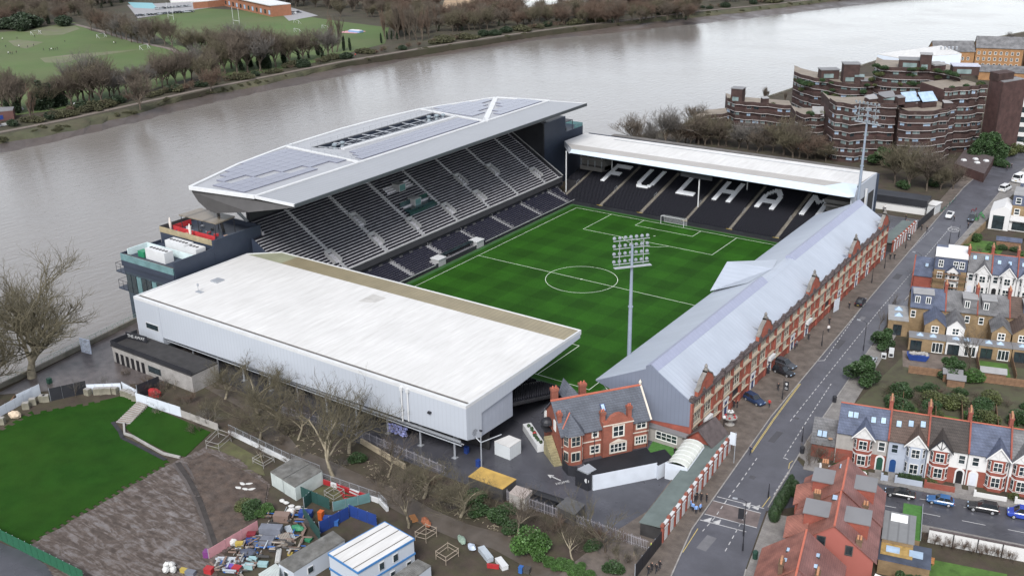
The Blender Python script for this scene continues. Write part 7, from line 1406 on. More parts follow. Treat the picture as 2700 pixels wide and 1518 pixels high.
pc=thing('inflatable_pitch_cover','small blue and white play equipment on the pink surface','play equipment',tuple(q(1,0,110,245)));mb=MB();mb.box(-5,-2,.12,5,2,1.2);mb.build('base',M_BLUES,pc);mb=MB();mb.box(-4.4,-1.6,1.21,4.4,1.6,1.5);mb.build('top',M_WTRIM,pc)
bh=thing('boathouse','low boathouse with dark flat roof and blue panel on the far bank','boathouse',(0,0,0));P_=[q(0,0,-120,930),q(0,0,110,905),q(0,0,120,880),q(0,0,-120,890)];mb=MB();mb.prism([(p.x,p.y)for p in P_],0,4);mb.build('wall',mat('dark_red_brown_wall',(.10,.05,.045),.8),bh);mb=MB();mb.prism([(p.x,p.y)for p in P_],4.02,4.4);mb.build('roof',M_LEADR,bh)
a,b=q(0,0,-40,930),q(0,0,35,918);mb=MB();mb.wall((a.x+.6,a.y-.6),(b.x+.6,b.y-.6),1.2,3.0,.2);mb.build('blue_panel',M_BLUEP,bh)
bt=thing('white_barrier','long low white barrier on the far towpath by the boathouse','barrier',(0,0,0));a,b=q(0,0,-60,965),q(0,0,115,935);mb=MB();mb.wall((a.x,a.y),(b.x,b.y),.05,1.0,.5);mb.build('rail',M_WTRIM,bt)
for(x0,y0,x1,y1,lb)in((0,850,110,838,'white canvas roofs behind the boathouse trees'),(140,840,170,830,'white hull lying under the far trees'),(280,830,340,815,'white boat covers in a row under the ivy trees'),(345,815,410,800,'white boat cover next to the ivy trees'),(560,800,610,793,'small white cover beside the hedge on the far bank')):
 t_=thing('boat_cover',lb,'boat cover',(0,0,0));a,b=q(0,0,x0,y0),q(0,0,x1,y1);mb=MB();d=(b-a);n_=max(1,int(d.length/5));mb.ext([(a.x,a.y-1,.1),(a.x,a.y+1,.1),(a.x,a.y,1.4)],(d.x,d.y,0));mb.build('cover',M_WTRIM,t_)
for(x,y,lb)in((1085,372,'white football goal by the path junction on the far field'),(760,285,'white football goal at the upper corner of the far field'),(265,262,'white goal by the worn goalmouth far off')):
 p=q(0,0,x,y);t_=thing('football_goal',lb,'goal',tuple(p),R(-75));mb=MB();mb.bars([(-3.6,0,0),(-3.6,0,2.5),(3.6,0,2.5),(3.6,0,0)],.09,4);mb.bars([(-3.6,0,2.5),(-3.6,2,0),(3.6,2,0),(3.6,0,2.5)],.09,4);mb.build('frame',M_WTRIM,t_)
for(x,y,lb)in((2235,180,'white goal before the sports pavilion'),(2450,222,'white goal by the tall slim trees'),(2240,248,'white goal in the middle of the right far field')):
 p=q(0,0,x,y);t_=thing('football_goal',lb,'goal',tuple(p),R(-15));mb=MB();mb.bars([(-3.6,0,0),(-3.6,0,2.5),(3.6,0,2.5),(3.6,0,0)],.09,4);mb.bars([(-3.6,0,2.5),(-3.6,2,0),(3.6,2,0),(3.6,0,2.5)],.09,4);mb.build('frame',M_WTRIM,t_)
for(x,y)in((1290,148),(1785,190)):
 p=q(0,0,x,y);t_=thing('rugby_posts','tall white H-shaped rugby posts '+('near the far car park' if x<1400 else 'among the bare trees of the far field'),'rugby posts',tuple(p),R(-10));mb=MB();mb.bars([(-4,0,0),(-4,0,12)],.13,4);mb.bars([(4,0,0),(4,0,12)],.13,4);mb.bars([(-4,0,3),(4,0,3)],.13,4);mb.build('frame',M_WTRIM,t_)
 # ================================================================ PARK AND WORKS SITE
def lawnmat(name,c):
 return mat(name,c,.95,var=.2,sc=.25,bump=.5,bsc=6,spec=.1,dirt=(c[0]*1.9,c[1]*1.25,c[2]*1.4),dsc=.05,damt=.45)
M_TURF=lawnmat('fresh_turf',(.012,.046,.005))
def zig(a,b,n,dep):
 A_,B_=Vector(a),Vector(b);d=B_-A_;nn=Vector((-d.y,d.x)).normalized();out=[]
 for k in range(n):t0,t1=k/n,(k+1)/n;o=dep*(.6+.8*rng.random());out+=[A_.lerp(B_,t0)+nn*o,A_.lerp(B_,t0+.5/n)+nn*o,A_.lerp(B_,t0+.5/n),A_.lerp(B_,t1)]
 return[(v.x,v.y)for v in out]
def q2(x,y):v=q(0,2,x,y);return(v.x,v.y)
P_=[q2(-200,430),q2(-200,330)]+zig(q2(0,345),q2(240,205),4,-.9)+zig(q2(260,215),q2(800,120),6,-.8)+[q2(900,95),q2(1010,105),q2(1030,150),q2(900,262),q2(840,300),q2(905,350),q2(930,410),q2(1130,500),q2(1280,590)]+zig(q2(1275,605),q2(230,1215),22,-1.0)+[q2(60,1140),q2(-200,1010)]
sheet('lawn',P_,.09,M_TURF,t=.07)
P_=[q2(1110,165),q2(1300,240),q2(1590,365),q2(1400,548),q2(1300,532),q2(1190,480),q2(1010,390),q2(945,330)]
sheet('lawn',P_,.10,M_TURF,t=.07)
def mudmat():
 M=bpy.data.materials.new('churned_wet_mud');M.use_nodes=True;n=M.node_tree.nodes;L=M.node_tree.links;b=n['Principled BSDF'];tc=n.new('ShaderNodeTexCoord')
 t=n.new('ShaderNodeTexNoise');t.inputs['Scale'].default_value=.5;t.inputs['Detail'].default_value=9;t.inputs['Roughness'].default_value=.7;L.new(tc.outputs['Object'],t.inputs['Vector'])
 mp=n.new('ShaderNodeMapping');mp.inputs['Scale'].default_value=(.35,1.5,1);mp.inputs['Rotation'].default_value=(0,0,R(35));L.new(tc.outputs['Object'],mp.inputs[0]);wv=n.new('ShaderNodeTexNoise');wv.inputs['Scale'].default_value=.7;wv.inputs['Detail'].default_value=7;wv.inputs['Distortion'].default_value=1.6;L.new(mp.outputs[0],wv.inputs['Vector'])
 av=n.new('ShaderNodeMix');av.inputs[0].default_value=.55;L.new(t.outputs[0],av.inputs[2]);L.new(wv.outputs['Fac'],av.inputs[3]);tf=av.outputs[0]
 r=n.new('ShaderNodeValToRGB');L.new(tf,r.inputs[0]);e=r.color_ramp.elements;e[0].position=.40;e[0].color=(.042,.031,.025,1);e[1].position=.66;e[1].color=(.165,.15,.147,1);x=e.new(.5);x.color=(.078,.06,.051,1)
 L.new(r.outputs[0],b.inputs['Base Color']);m=n.new('ShaderNodeMapRange');L.new(tf,m.inputs[0]);m.inputs[1].default_value=.48;m.inputs[2].default_value=.6;m.inputs[3].default_value=.75;m.inputs[4].default_value=.22;L.new(m.outputs[0],b.inputs['Roughness'])
 t2=n.new('ShaderNodeTexNoise');t2.inputs['Scale'].default_value=3;t2.inputs['Detail'].default_value=6;L.new(tc.outputs['Object'],t2.inputs['Vector']);bn=n.new('ShaderNodeBump');bn.inputs['Strength'].default_value=.5;bn.inputs['Distance'].default_value=.12;L.new(t2.outputs[0],bn.inputs['Height']);L.new(bn.outputs[0],b.inputs['Normal']);return M
MP=[q2(1280,600),q2(1560,470),q2(1800,560),q2(2050,760),q2(2000,960),q2(1900,1090),q2(1700,1290),q2(1600,1600),q2(500,1600),q2(225,1215)]
xs=[p[0]for p in MP];ys=[p[1]for p in MP];st=.28;nx=int((max(xs)-min(xs))/st);ny=int((max(ys)-min(ys))/st)
GXx,GYy=np.meshgrid(np.linspace(min(xs),max(xs),nx),np.linspace(min(ys),max(ys),ny));c0=q2(250,1500);M_MUD=mudmat()
rr=np.hypot(GXx-c0[0],GYy-c0[1]);rs=np.random.RandomState(2);nz=np.zeros_like(GXx)
for k in range(7):a_,b_,p_=rs.uniform(-1.2,1.2),rs.uniform(-1.2,1.2),rs.uniform(0,6);nz+=np.sin(GXx*a_+GYy*b_+p_)
ht=.12+.06*np.sin(rr*2.9+nz*2.6)*np.maximum(0,np.sin(nz*.9+GXx*.23))+.06*np.sin(GXx*2.3-GYy*2.9+nz*2.1)*np.maximum(0,np.sin(nz*.8-GYy*.3))+.03*rs.normal(size=GXx.shape)+.02*nz
V=np.stack([GXx,GYy,np.maximum(.03,ht)],-1).reshape(-1,3);ins=np.array([inpoly(x,y,MP)for x,y in zip(GXx.ravel(),GYy.ravel())]).reshape(GXx.shape)
I=np.arange(nx*ny).reshape(ny,nx);ok=ins[:-1,:-1]&ins[1:,:-1]&ins[:-1,1:]&ins[1:,1:];F=np.stack([I[:-1,:-1],I[:-1,1:],I[1:,1:],I[1:,:-1]],-1)[ok]
link('mud_ground',fastmesh('mud_ground',V,F,M_MUD),kind='structure')
ribbon('trench',[q2(1340,600),q2(1430,740),q2(1510,900),q2(1580,1090),q2(1640,1280)],1.0,.24,mat('dark_trench_soil',(.035,.03,.028),.8,var=.3,sc=1))
for k,off in enumerate((-40,45)):ribbon('wheel_track',[q2(1350+off,610),q2(1440+off,740),q2(1520+off,900),q2(1590+off,1090),q2(1650+off,1280)],.5,.26,M_MUDB)
sheet('soil_ground',[q2(1420,600),q2(1560,520),q2(1800,640),q2(2020,770),q2(1990,960),q2(1890,1090),q2(1720,1240),q2(1660,1250),q2(1600,1080),q2(1530,880)],.27,mat('dark_brown_soil',(.06,.043,.034),.8,var=.5,sc=.7,bump=1.0,bsc=2.5,dirt=(.12,.10,.09),dsc=.5,damt=.35),t=.1)
sheet('worn_grass',[q2(1560,480),q2(1730,430),q2(1960,560),q2(2000,690),q2(1800,650)],.05,mat('trampled_grass',(.07,.075,.03),.9,var=.4,sc=.4,dirt=(.09,.07,.05),dsc=.3,damt=.6))
sheet('worn_grass',[q2(2330,820),q2(2420,780),q(1,2,-40,760)[:2],q(1,2,110,880)[:2],q(1,2,-80,940)[:2]],.05,mat('trampled_grass',(.07,.075,.03)))
ribbon('park_path',[q2(1500,-60),q2(1900,160),q(1,2,-400,520),q(1,2,-150,620),q(1,2,60,715),q(1,2,280,800),q(1,2,620,990),q(1,2,900,1110),q(1,2,1200,1190),q(1,2,1420,1310),q(1,2,1600,1480),q(1,2,1800,1700)],4.2,.06,mat('wet_park_path',(.085,.072,.062),.5,var=.25,sc=.4,wet=.2,dirt=(.06,.045,.03),dsc=.3,damt=.5))
ribbon('park_road',[q2(-300,1230),q2(60,1370),q2(330,1560)],7,.05,M_ASPHD)
ch=thing('stone_edging','stone-edged drainage channel winding between the two lawns','channel',(0,0,0));pts=[(935,300),(940,380),(1000,400),(1130,475),(1230,530),(1360,560)]
for i in range(len(pts)-1):a,b=q2(*pts[i]),q2(*pts[i+1]);mb=MB();mb.wall(a,b,.02,.42,.35);mb.build('stone_edge',M_CONC,ch)
pts=[(850,290),(905,360),(925,410),(1010,450),(1250,575)]
for i in range(len(pts)-1):a,b=q2(*pts[i]),q2(*pts[i+1]);mb=MB();mb.wall(a,b,.02,.16,.7);mb.build('channel_bed',M_STEPD,ch)
stp=thing('timber_steps','broad timber-edged steps between the lawns','steps',(0,0,0));a0_,a1_,b0_,b1_=[Vector(q2(*p))for p in((880,285),(1030,160),(985,300),(1105,185))]
for k in range(11):
 t=k/10;a,b=a0_.lerp(a1_,t),b0_.lerp(b1_,t);mb=MB();mb.wall(a,b,.0,.12+.05*k,.42);mb.build('step',M_CONC,stp);mb=MB();d_=(a1_-a0_).normalized()*.32;mb.wall(a+d_,b+d_,.0,.08+.05*k,.2);mb.build('riser_board',M_FENCE,stp)  # slightly lower brown timber board beside each step
def hoard(label,a,b,h,mt,n,name='site_hoarding',grp=None,leaning=False):
 A_,B_=Vector(a[:2]),Vector(b[:2]);L_=(B_-A_).length;an=math.atan2(B_.y-A_.y,B_.x-A_.x);t_=thing(name,label,'hoarding',(A_.x,A_.y,0),an,grp);w_=L_/n
 pm=MB();pm.box(.03,-.03,.05,w_-.03,.03,h);pme=pm.mesh('panel',mt);sm=MB();sm.box(-.05,.03,0,.05,.12,h+.05);sm.box(0,.04,h*.3,w_,.09,h*.3+.08);sm.box(0,.04,h*.75,w_,.09,h*.75+.08);sme=sm.mesh('frame',M_STEEL)
 for k in range(n):o=link('panel',pme,t_);o.location=(w_*k,0,0);o=link('frame',sme,t_);o.location=(w_*k,0,0)
 return t_
M_HOARD=mat('white_hoarding',(.50,.54,.60),.5,var=.08,sc=.4)
hoard('white hoarding panels curving past the river path bench',q2(-150,330),q2(310,75),2.0,M_HOARD,7);hoard('white hoarding panels beside the black gates',q2(140,160),q2(310,80),2.4,M_HOARD,3)
hoard('wide black hoarding gates by the two saplings',q2(385,130),q2(660,68),2.8,M_BLACK,3);hoard('white railed hoarding between the black gates and the kiosk',q2(660,70),q2(920,60),2.0,M_HOARD,4);hoard('short white hoarding leading to the black site gate',q2(925,50),q2(1040,110),2.0,M_HOARD,2)
hoard('black site gate beside the kiosk corner',q2(1045,110),q2(1212,40),3.0,M_BLACK,2);hoard('white hoarding running along the upper lawn to the trees',q2(1030,140),q2(1370,250),2.2,M_HOARD,4);hoard('bag-draped hoarding at the end of the upper lawn',q2(1370,250),q2(1650,355),1.6,M_STUC,4)
for k,(x,y)in enumerate(((15,300),(200,185),(250,155),(325,130),(350,130),(665,80),(735,75),(780,72),(825,70),(870,70),(940,90),(975,100),(1000,110),(1025,125))):
 p=q2(x,y);t_=thing('stone_planter','square grey concrete block standing along the white hoarding','concrete block',(p[0],p[1],0),rng.uniform(0,1),'concrete blocks along the hoarding');mb=MB();mb.box(-.65,-.5,0,.65,.5,1.3);mb.build('block',mat('mossy_concrete',(.17,.16,.125),.9,var=.3,sc=.8),t_);mb=MB();mb.box(-.55,-.4,1.3,.55,.4,1.4);mb.build('cap',M_CONC,t_)
pr_=thing('bulk_bag','torn orange-printed bulk bag leaning on the concrete blocks','bag',(*q2(115,255),0),.5);mb=MB();mb.blob((0,0,.7),1.3,.8,.8,2,.12);mb.build('bag',mat('tan_woven_bag',(.45,.36,.27),.9,var=.3,sc=2),pr_)
for k,(x,y)in enumerate(((1160,85),(1180,95))):p=q2(x,y);t_=thing('red_skip_cover',('red plastic cover' if k else 'second red plastic cover')+' behind the white hoarding','cover',(p[0],p[1],0),.4);mb=MB();mb.blob((0,0,1.0),1.1,.8,.55,2,.1);mb.box(-.8,-.5,0,.8,.5,.9);mb.build('cover',M_RED,t_)
kk=thing('riverside_kiosk','low grey brick kiosk with dark doors and railed roof terrace by the promenade','kiosk',(-48,-92,0));mb=MB();mb.box(-59,-95.2,0,-33,-88.6,3.7);mb.build('wall',brickmat('pale_grey_brick',(.26,.25,.24),(.30,.29,.28),(.18,.17,.165),.45,.15,'XZ',.8,.15,.15),kk,True);mb=MB();mb.box(-59.2,-95.4,3.72,-33,-88.5,3.95);mb.build('terrace_deck',M_DKINT,kk,True)
for k in range(6):x=-58+1.75*k;mb=MB();mb.box(x,-95.28,.05,x+.95,-95.21,2.5);mb.build('door',M_DBLK,kk,True)
mb=MB();mb.box(-47,-95.28,1.0,-43,-95.21,2.4);mb.build('shutter',M_GLASS,kk,True)
mb=MB();mb.box(-59.1,-95.3,3.96,-33,-95.25,5.0);mb.box(-59.1,-95.25,3.96,-59.05,-88.6,5.0);mb.build('terrace_rail',M_BLACK,kk,True)
def text(s,size,mt,parent,M,name='lettering'):
 cu=bpy.data.curves.new('t','FONT');cu.body=s;cu.size=size;cu.extrude=.01;cu.align_x='CENTER';cu.align_y='CENTER';o=bpy.data.objects.new('t',cu);col.objects.link(o);bpy.context.view_layer.update()
 me=bpy.data.meshes.new_from_object(o.evaluated_get(bpy.context.evaluated_depsgraph_get()));bpy.data.objects.remove(o);me.materials.clear();me.materials.append(mt);t=link(name,me,parent);t.matrix_local=M;return t
sg=thing('sign_board','black sign board with white lettering on the kiosk terrace','sign',(-56.3,-90.8,3.96),R(8));mb=MB();mb.box(-3.0,-.1,0,3.0,.1,1.5);mb.build('board',M_BLACK,sg);text('THE AWAY',1.0,M_WTRIM,sg,Matrix.Translation((0,-.12,.75))@Matrix.Rotation(R(90),4,'X'))
pb=thing('poster_board','tall pale poster board on the promenade beside the river wall','poster',(*q(0,1,655,1215)[:2],0),R(8));mb=MB();mb.box(-1.5,-.1,0,1.5,.1,3.4);mb.build('frame',mat('pale_blue_board',(.45,.50,.60),.5),pb);mb=MB();mb.box(-1.35,-.13,.2,1.35,-.101,3.2);mb.build('poster',mat('mottled_poster',(.40,.44,.52),.5,var=.5,sc=2.5),pb)
rl=thing('promenade_railing','green-tinted railing along the river wall','railing',(0,0,0));mb=MB();pts=[(-66.3,-135),(-68.2,-112),(-73,-79.7),(-74.8,-62)]
for i in range(3):
 A_,B_=Vector((*pts[i],1)),Vector((*pts[i+1],1));n_=int((B_-A_).length/1.6);mb.tube(A_+Vector((0,0,1.0)),B_+Vector((0,0,1.0)),.05,.05,4);mb.tube(A_+Vector((0,0,.5)),B_+Vector((0,0,.5)),.03,.03,4)
 for k in range(n_):p=A_.lerp(B_,k/n_);mb.tube(p,p+Vector((0,0,1.05)),.04,.04,4)
mb.build('rails',mat('pale_green_railing',(.26,.33,.29),.6),rl)
bn=thing('park_bench','slatted timber bench behind the white hoarding by the river','bench',(*q2(105,120),0),R(-50));mb=MB();mb.box(-1,-.3,.4,1,.3,.48);mb.build('seat',M_FENCE,bn);mb=MB();mb.box(-1,.3,.5,1,.36,1.0);mb.build('backrest',M_FENCE,bn)
for s in(-.9,.8):mb=MB();mb.box(s,-.3,0,s+.1,.34,.4);mb.build('leg',M_BLACK,bn)
lb_=thing('litter_bin','dark green litter bin near the foot of the big plane tree','bin',(*q2(375,-5),0));mb=MB();mb.box(-.4,-.4,0,.4,.4,1.2);mb.build('body',mat('dark_green_bin',(.015,.05,.035),.5),lb_)
gf=hoard('long dark green mesh fence with clipped white tags along the park road',q2(-200,1075),q2(640,1500),2.2,mat('green_mesh',(.012,.085,.045),.8,var=.15,sc=1),18,'mesh_fence')
def netfence(label,a,b,h,n,mt,name='palisade_fence',base=None):
 A_,B_=Vector(a[:2]),Vector(b[:2]);L_=(B_-A_).length;an=math.atan2(B_.y-A_.y,B_.x-A_.x);t_=thing(name,label,'fence',(A_.x,A_.y,0),an);w_=L_/n;pm=MB()
 k_=int(w_/.28);[pm.box(w_*i/k_-.03,-.015,.1,w_*i/k_+.03,.015,h)for i in range(k_)];pm.box(0,.016,h*.25,w_,.04,h*.25+.06);pm.box(0,.016,h*.85,w_,.04,h*.85+.06);pme=pm.mesh('fence_panel',mt);sm=MB();sm.box(-.05,-.05,0,.05,.05,h+.15);sme=sm.mesh('post',mt)
 for k in range(n):
  o=link('fence_panel',pme,t_);o.location=(w_*k,0,0);o['kind']='stuff';o=link('post',sme,t_);o.location=(w_*k,0,0)
 if base:mb=MB();mb.box(0,-.25,0,L_,.05,.1+base);mb.build('base_wall',M_STUC,t_)
 return t_
M_PAL=mat('pale_lilac_palisade',(.31,.30,.33),.6,var=.15);q8=lambda x,y:q(1,2,x,y)[:2]
netfence('pale palisade fence along the yard behind the bare bushes',q8(-500,210),q8(110,395),1.9,9,M_PAL);netfence('pale palisade fence on the retaining wall opposite the stand corner',q8(110,395),q8(790,690),1.9,12,M_PAL);netfence('pale palisade fence below the ochre-roofed container',q8(1035,800),q8(1650,1020),2.0,11,M_PAL);netfence('pale palisade fence running down to the black yard gate',q8(1650,1020),q8(2315,1262),2.0,11,M_PAL)
rw=thing('retaining_wall','stained beige retaining wall below the palisade fence','wall',(0,0,0));mb=MB();a,b=q8(150,445),q8(480,640);mb.wall((a[0],a[1]),(b[0],b[1]),0,1.0,.4);mb.build('wall',mat('beige_retaining_wall',(.33,.28,.20),.85,var=.25,sc=.5),rw)
def barrier(label,p,b,red):
 A_,B_=Vector(p[:2]),Vector(b[:2]);L_=(B_-A_).length;n=max(2,int(L_/2));t_=thing('site_barrier',label,'barrier',(A_.x,A_.y,0),math.atan2(B_.y-A_.y,B_.x-A_.x));w_=L_/n
 bm_=[MB().box(.02,-.2,0,w_-.02,.2,.8).mesh('barrier_block',m_)for m_ in(M_RED,M_WTRIM)];fm=MB();fm.bars([(0.05,0,.8),(.05,0,2.0),(w_-.05,0,2.0),(w_-.05,0,.8)],.03,4)
 for j in range(7):fm.tube((.05+(w_-.1)*j/7,0,.8),(.05+(w_-.1)*j/7,0,2.0),.012,.012,3)
 for j in range(4):fm.tube((.05,0,.95+.3*j),(w_-.05,0,.95+.3*j),.012,.012,3)
 fme=fm.mesh('mesh_panel',M_STEEL)
 for k in range(n):o=link('barrier_block',bm_[(k if red==2 else 1)%2 if red else 1],t_);o.location=(w_*k,0,0);o=link('mesh_panel',fme,t_);o.location=(w_*k,0,0)
barrier('white mesh-topped barrier line beside the scaffolded sapling',q2(1730,375),q2(2190,600),0);barrier('mesh-topped barrier line behind the site containers',q2(2200,600),q2(2420,690),0);barrier('red and white mesh-topped barriers along the park path',q2(2430,745),q(1,2,285,895),2);barrier('white barrier returning to the blue compound',q(1,2,285,890),q(1,2,350,960),0)
rs_=thing('red_scaffold','red painted scaffold frame behind the barrier','scaffold',(0,0,0));mb=MB();A_=[Vector((*q(1,2,*p)[:2],0))for p in((-30,790),(170,880),(20,870))]
for z in(.3,.9):mb.bars([a+Vector((0,0,z))for a in A_],.09,4,True)
for a in A_:mb.tube(a,a+Vector((0,0,1.2)),.08,.08,4)
mb.build('frame',M_RED,rs_)
def cubeframe(label,pts,h,mt=M_CONC):
 t_=thing('scaffold_frame',label,'scaffold',(0,0,0));mb=MB();P=[Vector((*q(c,2,x,y)[:2],0))for c,x,y in pts]
 for z in(h*.45,h*.9):mb.bars([p+Vector((0,0,z))for p in P],.05,4,True)
 for p in P:mb.tube(p,p+Vector((0,0,h)),.05,.05,4)
 mb.build('frame',mt,t_)
M_POLE=mat('weathered_pole',(.30,.25,.20),.8);cubeframe('square pole guard frame on the leaf-strewn ground',((1,715,1320),(1,790,1365),(1,885,1300),(1,805,1255)),1.6,M_POLE);cubeframe('pole guard frame at the end of the upper lawn',((0,1560,490),(0,1655,515),(0,1745,435),(0,1650,400)),1.9,M_CONC);cubeframe('pole guard frame around the small bare tree',((0,1910,600),(0,1990,640),(0,2070,590),(0,1990,555)),1.3,M_CONC);cubeframe('pole guard frame beside the gnarled tree trunk',((0,2450,860),(0,2520,900),(0,2600,850),(0,2520,815)),1.6,M_CONC);cubeframe('pole guard frame beside the two-storey cabin',((1,560,1180),(1,640,1200),(1,720,1150),(1,640,1120)),1.8,M_POLE)
def cabin(label,pts,z,wallm,roofm,name='site_cabin',z0=0.0,wins=(),trim=None,ribs=0,cat='cabin'):
 P=[g(*p,z)for p in pts];t_=thing(name,label,cat,(P[0].x,P[0].y,0));mb=MB();mb.prism([(p.x,p.y)for p in P],z0,z-.12);mb.build('wall',wallm,t_,True);c=sum(P,Vector())/len(P);mb=MB();mb.prism([(c.x+(p.x-c.x)*1.015,c.y+(p.y-c.y)*1.015)for p in P],z-.118,z);mb.build('roof',roofm,t_,True)
 A_,B_,C_,D_=P[:4]
 for k in range(ribs):
  u=(k+.5)/ribs;a,b=A_.lerp(D_,u),B_.lerp(C_,u);mb=MB();mb.wall(a,b,z,z+.05,.12);mb.build('roof_rib',roofm if trim is None else M_GUTTER,t_,True)
 if trim:
  for i in range(4):
   a,b=P[i],P[(i+1)%4]
   for zz in((z-.3,z+.06),(z/2-.15,z/2+.15))if z>4 else((z-.3,z+.06),):mb=MB();mb.wall(c+(a-c)*1.02,c+(b-c)*1.02,zz[0],zz[1],.1);mb.build('edge_trim',trim,t_,True)
 for(i,u,zz,w_,h_)in wins:
  a,b=P[i],P[(i+1)%4];d=(b-a).normalized();m_=a.lerp(b,u);n_=Vector((d.y,-d.x,0));n_=n_ if n_.dot(m_-c)>0 else-n_;o=m_+n_*.06;mb=MB();mb.cbox((o.x,o.y,zz),w_+.2,.1,h_+.2,math.atan2(d.y,d.x));w__=mb.build('window',M_WTRIM,t_,True);o=m_+n_*.12;mb=MB();mb.cbox((o.x,o.y,zz),w_,.06,h_,math.atan2(d.y,d.x));mb.build('pane',M_GLASS,w__,True)
 return t_
M_CAB=mat('pale_grey_cabin',(.40,.435,.485),.5,var=.06,stripe=(2,50,.0,.0));M_BTRIM=mat('bright_blue_trim',(.05,.16,.36));M_RIBG=mat('dirty_ribbed_roof',(.15,.15,.145),.7,var=.4,sc=.8,dirt=(.09,.085,.075),dsc=.5,damt=.6);M_CONT=mat('pale_green_container',(.40,.44,.43),.6,var=.15,sc=.5,stripe=(0,.5,.12,.2))
z8=lambda x,y:Z(1,2,x,y);z7=lambda x,y:Z(0,2,x,y)
cabin('two-storey white site cabin with bright blue trim',(z8(-95,1275),z8(325,1040),z8(545,1165),z8(125,1415)),5.2,M_CAB,M_WROOF,trim=M_BTRIM,ribs=3,wins=((2,.35,3.9,.8,1.1),(2,.6,3.9,.8,1.1),(2,.12,1.4,.7,.8),(2,.42,1.4,.7,.8)))
cabin('single-storey pale cabin with dark ribbed roof beside the materials compound',(z7(2100,1345),z7(2510,1105),z7(2600,1175),z7(2215,1415)),2.9,M_CAB,M_RIBG,ribs=14,wins=((2,.7,1.6,.9,.9),(3,.5,1.6,.8,.9)))
cabin('low pale container cabin with ribbed roof below the blue-trimmed cabin',(z8(370,1455),z8(575,1318),z8(675,1368),z8(500,1500)),2.7,M_CAB,M_RIBG,ribs=9)
cabin('weathered container with slatted roof by the gnarled tree',(z7(2040,660),z7(2230,545),z7(2330,600),z7(2130,715)),2.7,M_CONT,M_RIBG,'shipping_container',ribs=12,cat='container');cabin('weathered container with rusty orange door',(z7(2135,720),z7(2335,605),z7(2430,650),z7(2225,775)),2.7,M_CONT,M_RIBG,'shipping_container',ribs=12,cat='container')
cabin('small corrugated lean-to roof in the materials compound',(z7(1950,1430),z7(2080,1350),z7(2110,1380),z7(2100,1480)),2.2,M_CONT,M_CONT,'site_store',ribs=6)
for a,b,h,mt,lb in((q2(2215,830),q2(2490,950),2.2,mat('dark_green_sheet',(.02,.06,.055),.6),'dark green sheeted compound fence'),(q2(2290,1010),q2(2420,1190),2.2,mat('dark_green_sheet',(.02,.06,.055)),'dark green sheet wall between the two compounds'),(q2(2300,940),q2(2360,885),2.2,mat('dark_green_sheet',(.02,.06,.055)),'short green sheet wall at the compound corner'),(q(1,2,60,995),q(1,2,270,1075),2.2,M_BLUEP,'bright blue hoarding wall with open door'),(q(1,2,-160,1130),q(1,2,60,1010),2.2,M_BLUEP,'bright blue hoarding wall behind the cabins'),(q(1,2,-60,960),q(1,2,220,890),1.8,M_GLASSG,'pale mesh compound gate'),(q2(1580,1320),q2(1950,1100),1.8,mat('pink_mesh',(.40,.20,.22),.8),'pink-tinted mesh fence round the materials compound')):hoard(lb,a,b,h,mt,3)
rg=random.Random(33)
def heap(kind,label,group,c,x,y,rz,mt,sx,sy,sz,zb=.05,cat=None):
 sx*=.82;sy*=.82;sz*=.8;p=q(c,2,x,y);t_=thing(kind,label,cat or kind.replace('_',' '),(p.x,p.y,zb),rz,group);mb=MB()
 if kind in('bulk_bag','covered_load'):mb.blob((0,0,sz/2),sx/2,sy/2,sz/2,2,.14,rg)
 elif kind=='pipe_bundle':
  for i in range(5):mb.tube((-sx/2,(i-2)*sy/5,sy/10),(sx/2,(i-2)*sy/5,sy/10),sy/10,sy/10,6)
  for i in range(4):mb.tube((-sx/2,(i-1.5)*sy/5,sy*.27),(sx/2,(i-1.5)*sy/5,sy*.27),sy/10,sy/10,6)
 elif kind=='timber_pallet':
  for i in range(7):mb.box(-sx/2,-sy/2+sy*i/7,sz-.08,sx/2,-sy/2+sy*(i+.7)/7,sz)
  for i in range(3):mb.box(-sx/2+i*(sx-.1)/2,-sy/2,0,-sx/2+i*(sx-.1)/2+.1,sy/2,sz-.08)
 else:mb.box(-sx/2,-sy/2,0,sx/2,sy/2,sz*.92);mb.box(-sx/2-.03,-sy/2-.03,sz*.92,sx/2+.03,sy/2+.03,sz)
 mb.build({'bulk_bag':'bag','covered_load':'sheet','pipe_bundle':'pipes','timber_pallet':'boards'}.get(kind,'body'),mt,t_)
M_GREYB=mat('grey_stillage',(.13,.14,.17),.6,var=.2);M_WBAG=mat('white_woven_bag',(.46,.46,.45),.8,var=.12,sc=2);M_AQUA=mat('aqua_wrapped_insulation',(.24,.37,.39),.5,var=.12);M_PIPE=mat('grey_blue_pipe',(.34,.38,.42),.5,var=.15);M_GRN=mat('green_tarpaulin',(.025,.16,.08),.6,var=.15)
for x,y in((1255,1430),(1300,1395),(1265,1395),(1310,1430)):heap('bulk_bag','bulging white bulk bag at the edge of the mud','white bulk bags at the mud edge',0,x,y,rg.random(),M_WBAG,1.3,1.3,1.3,.25)
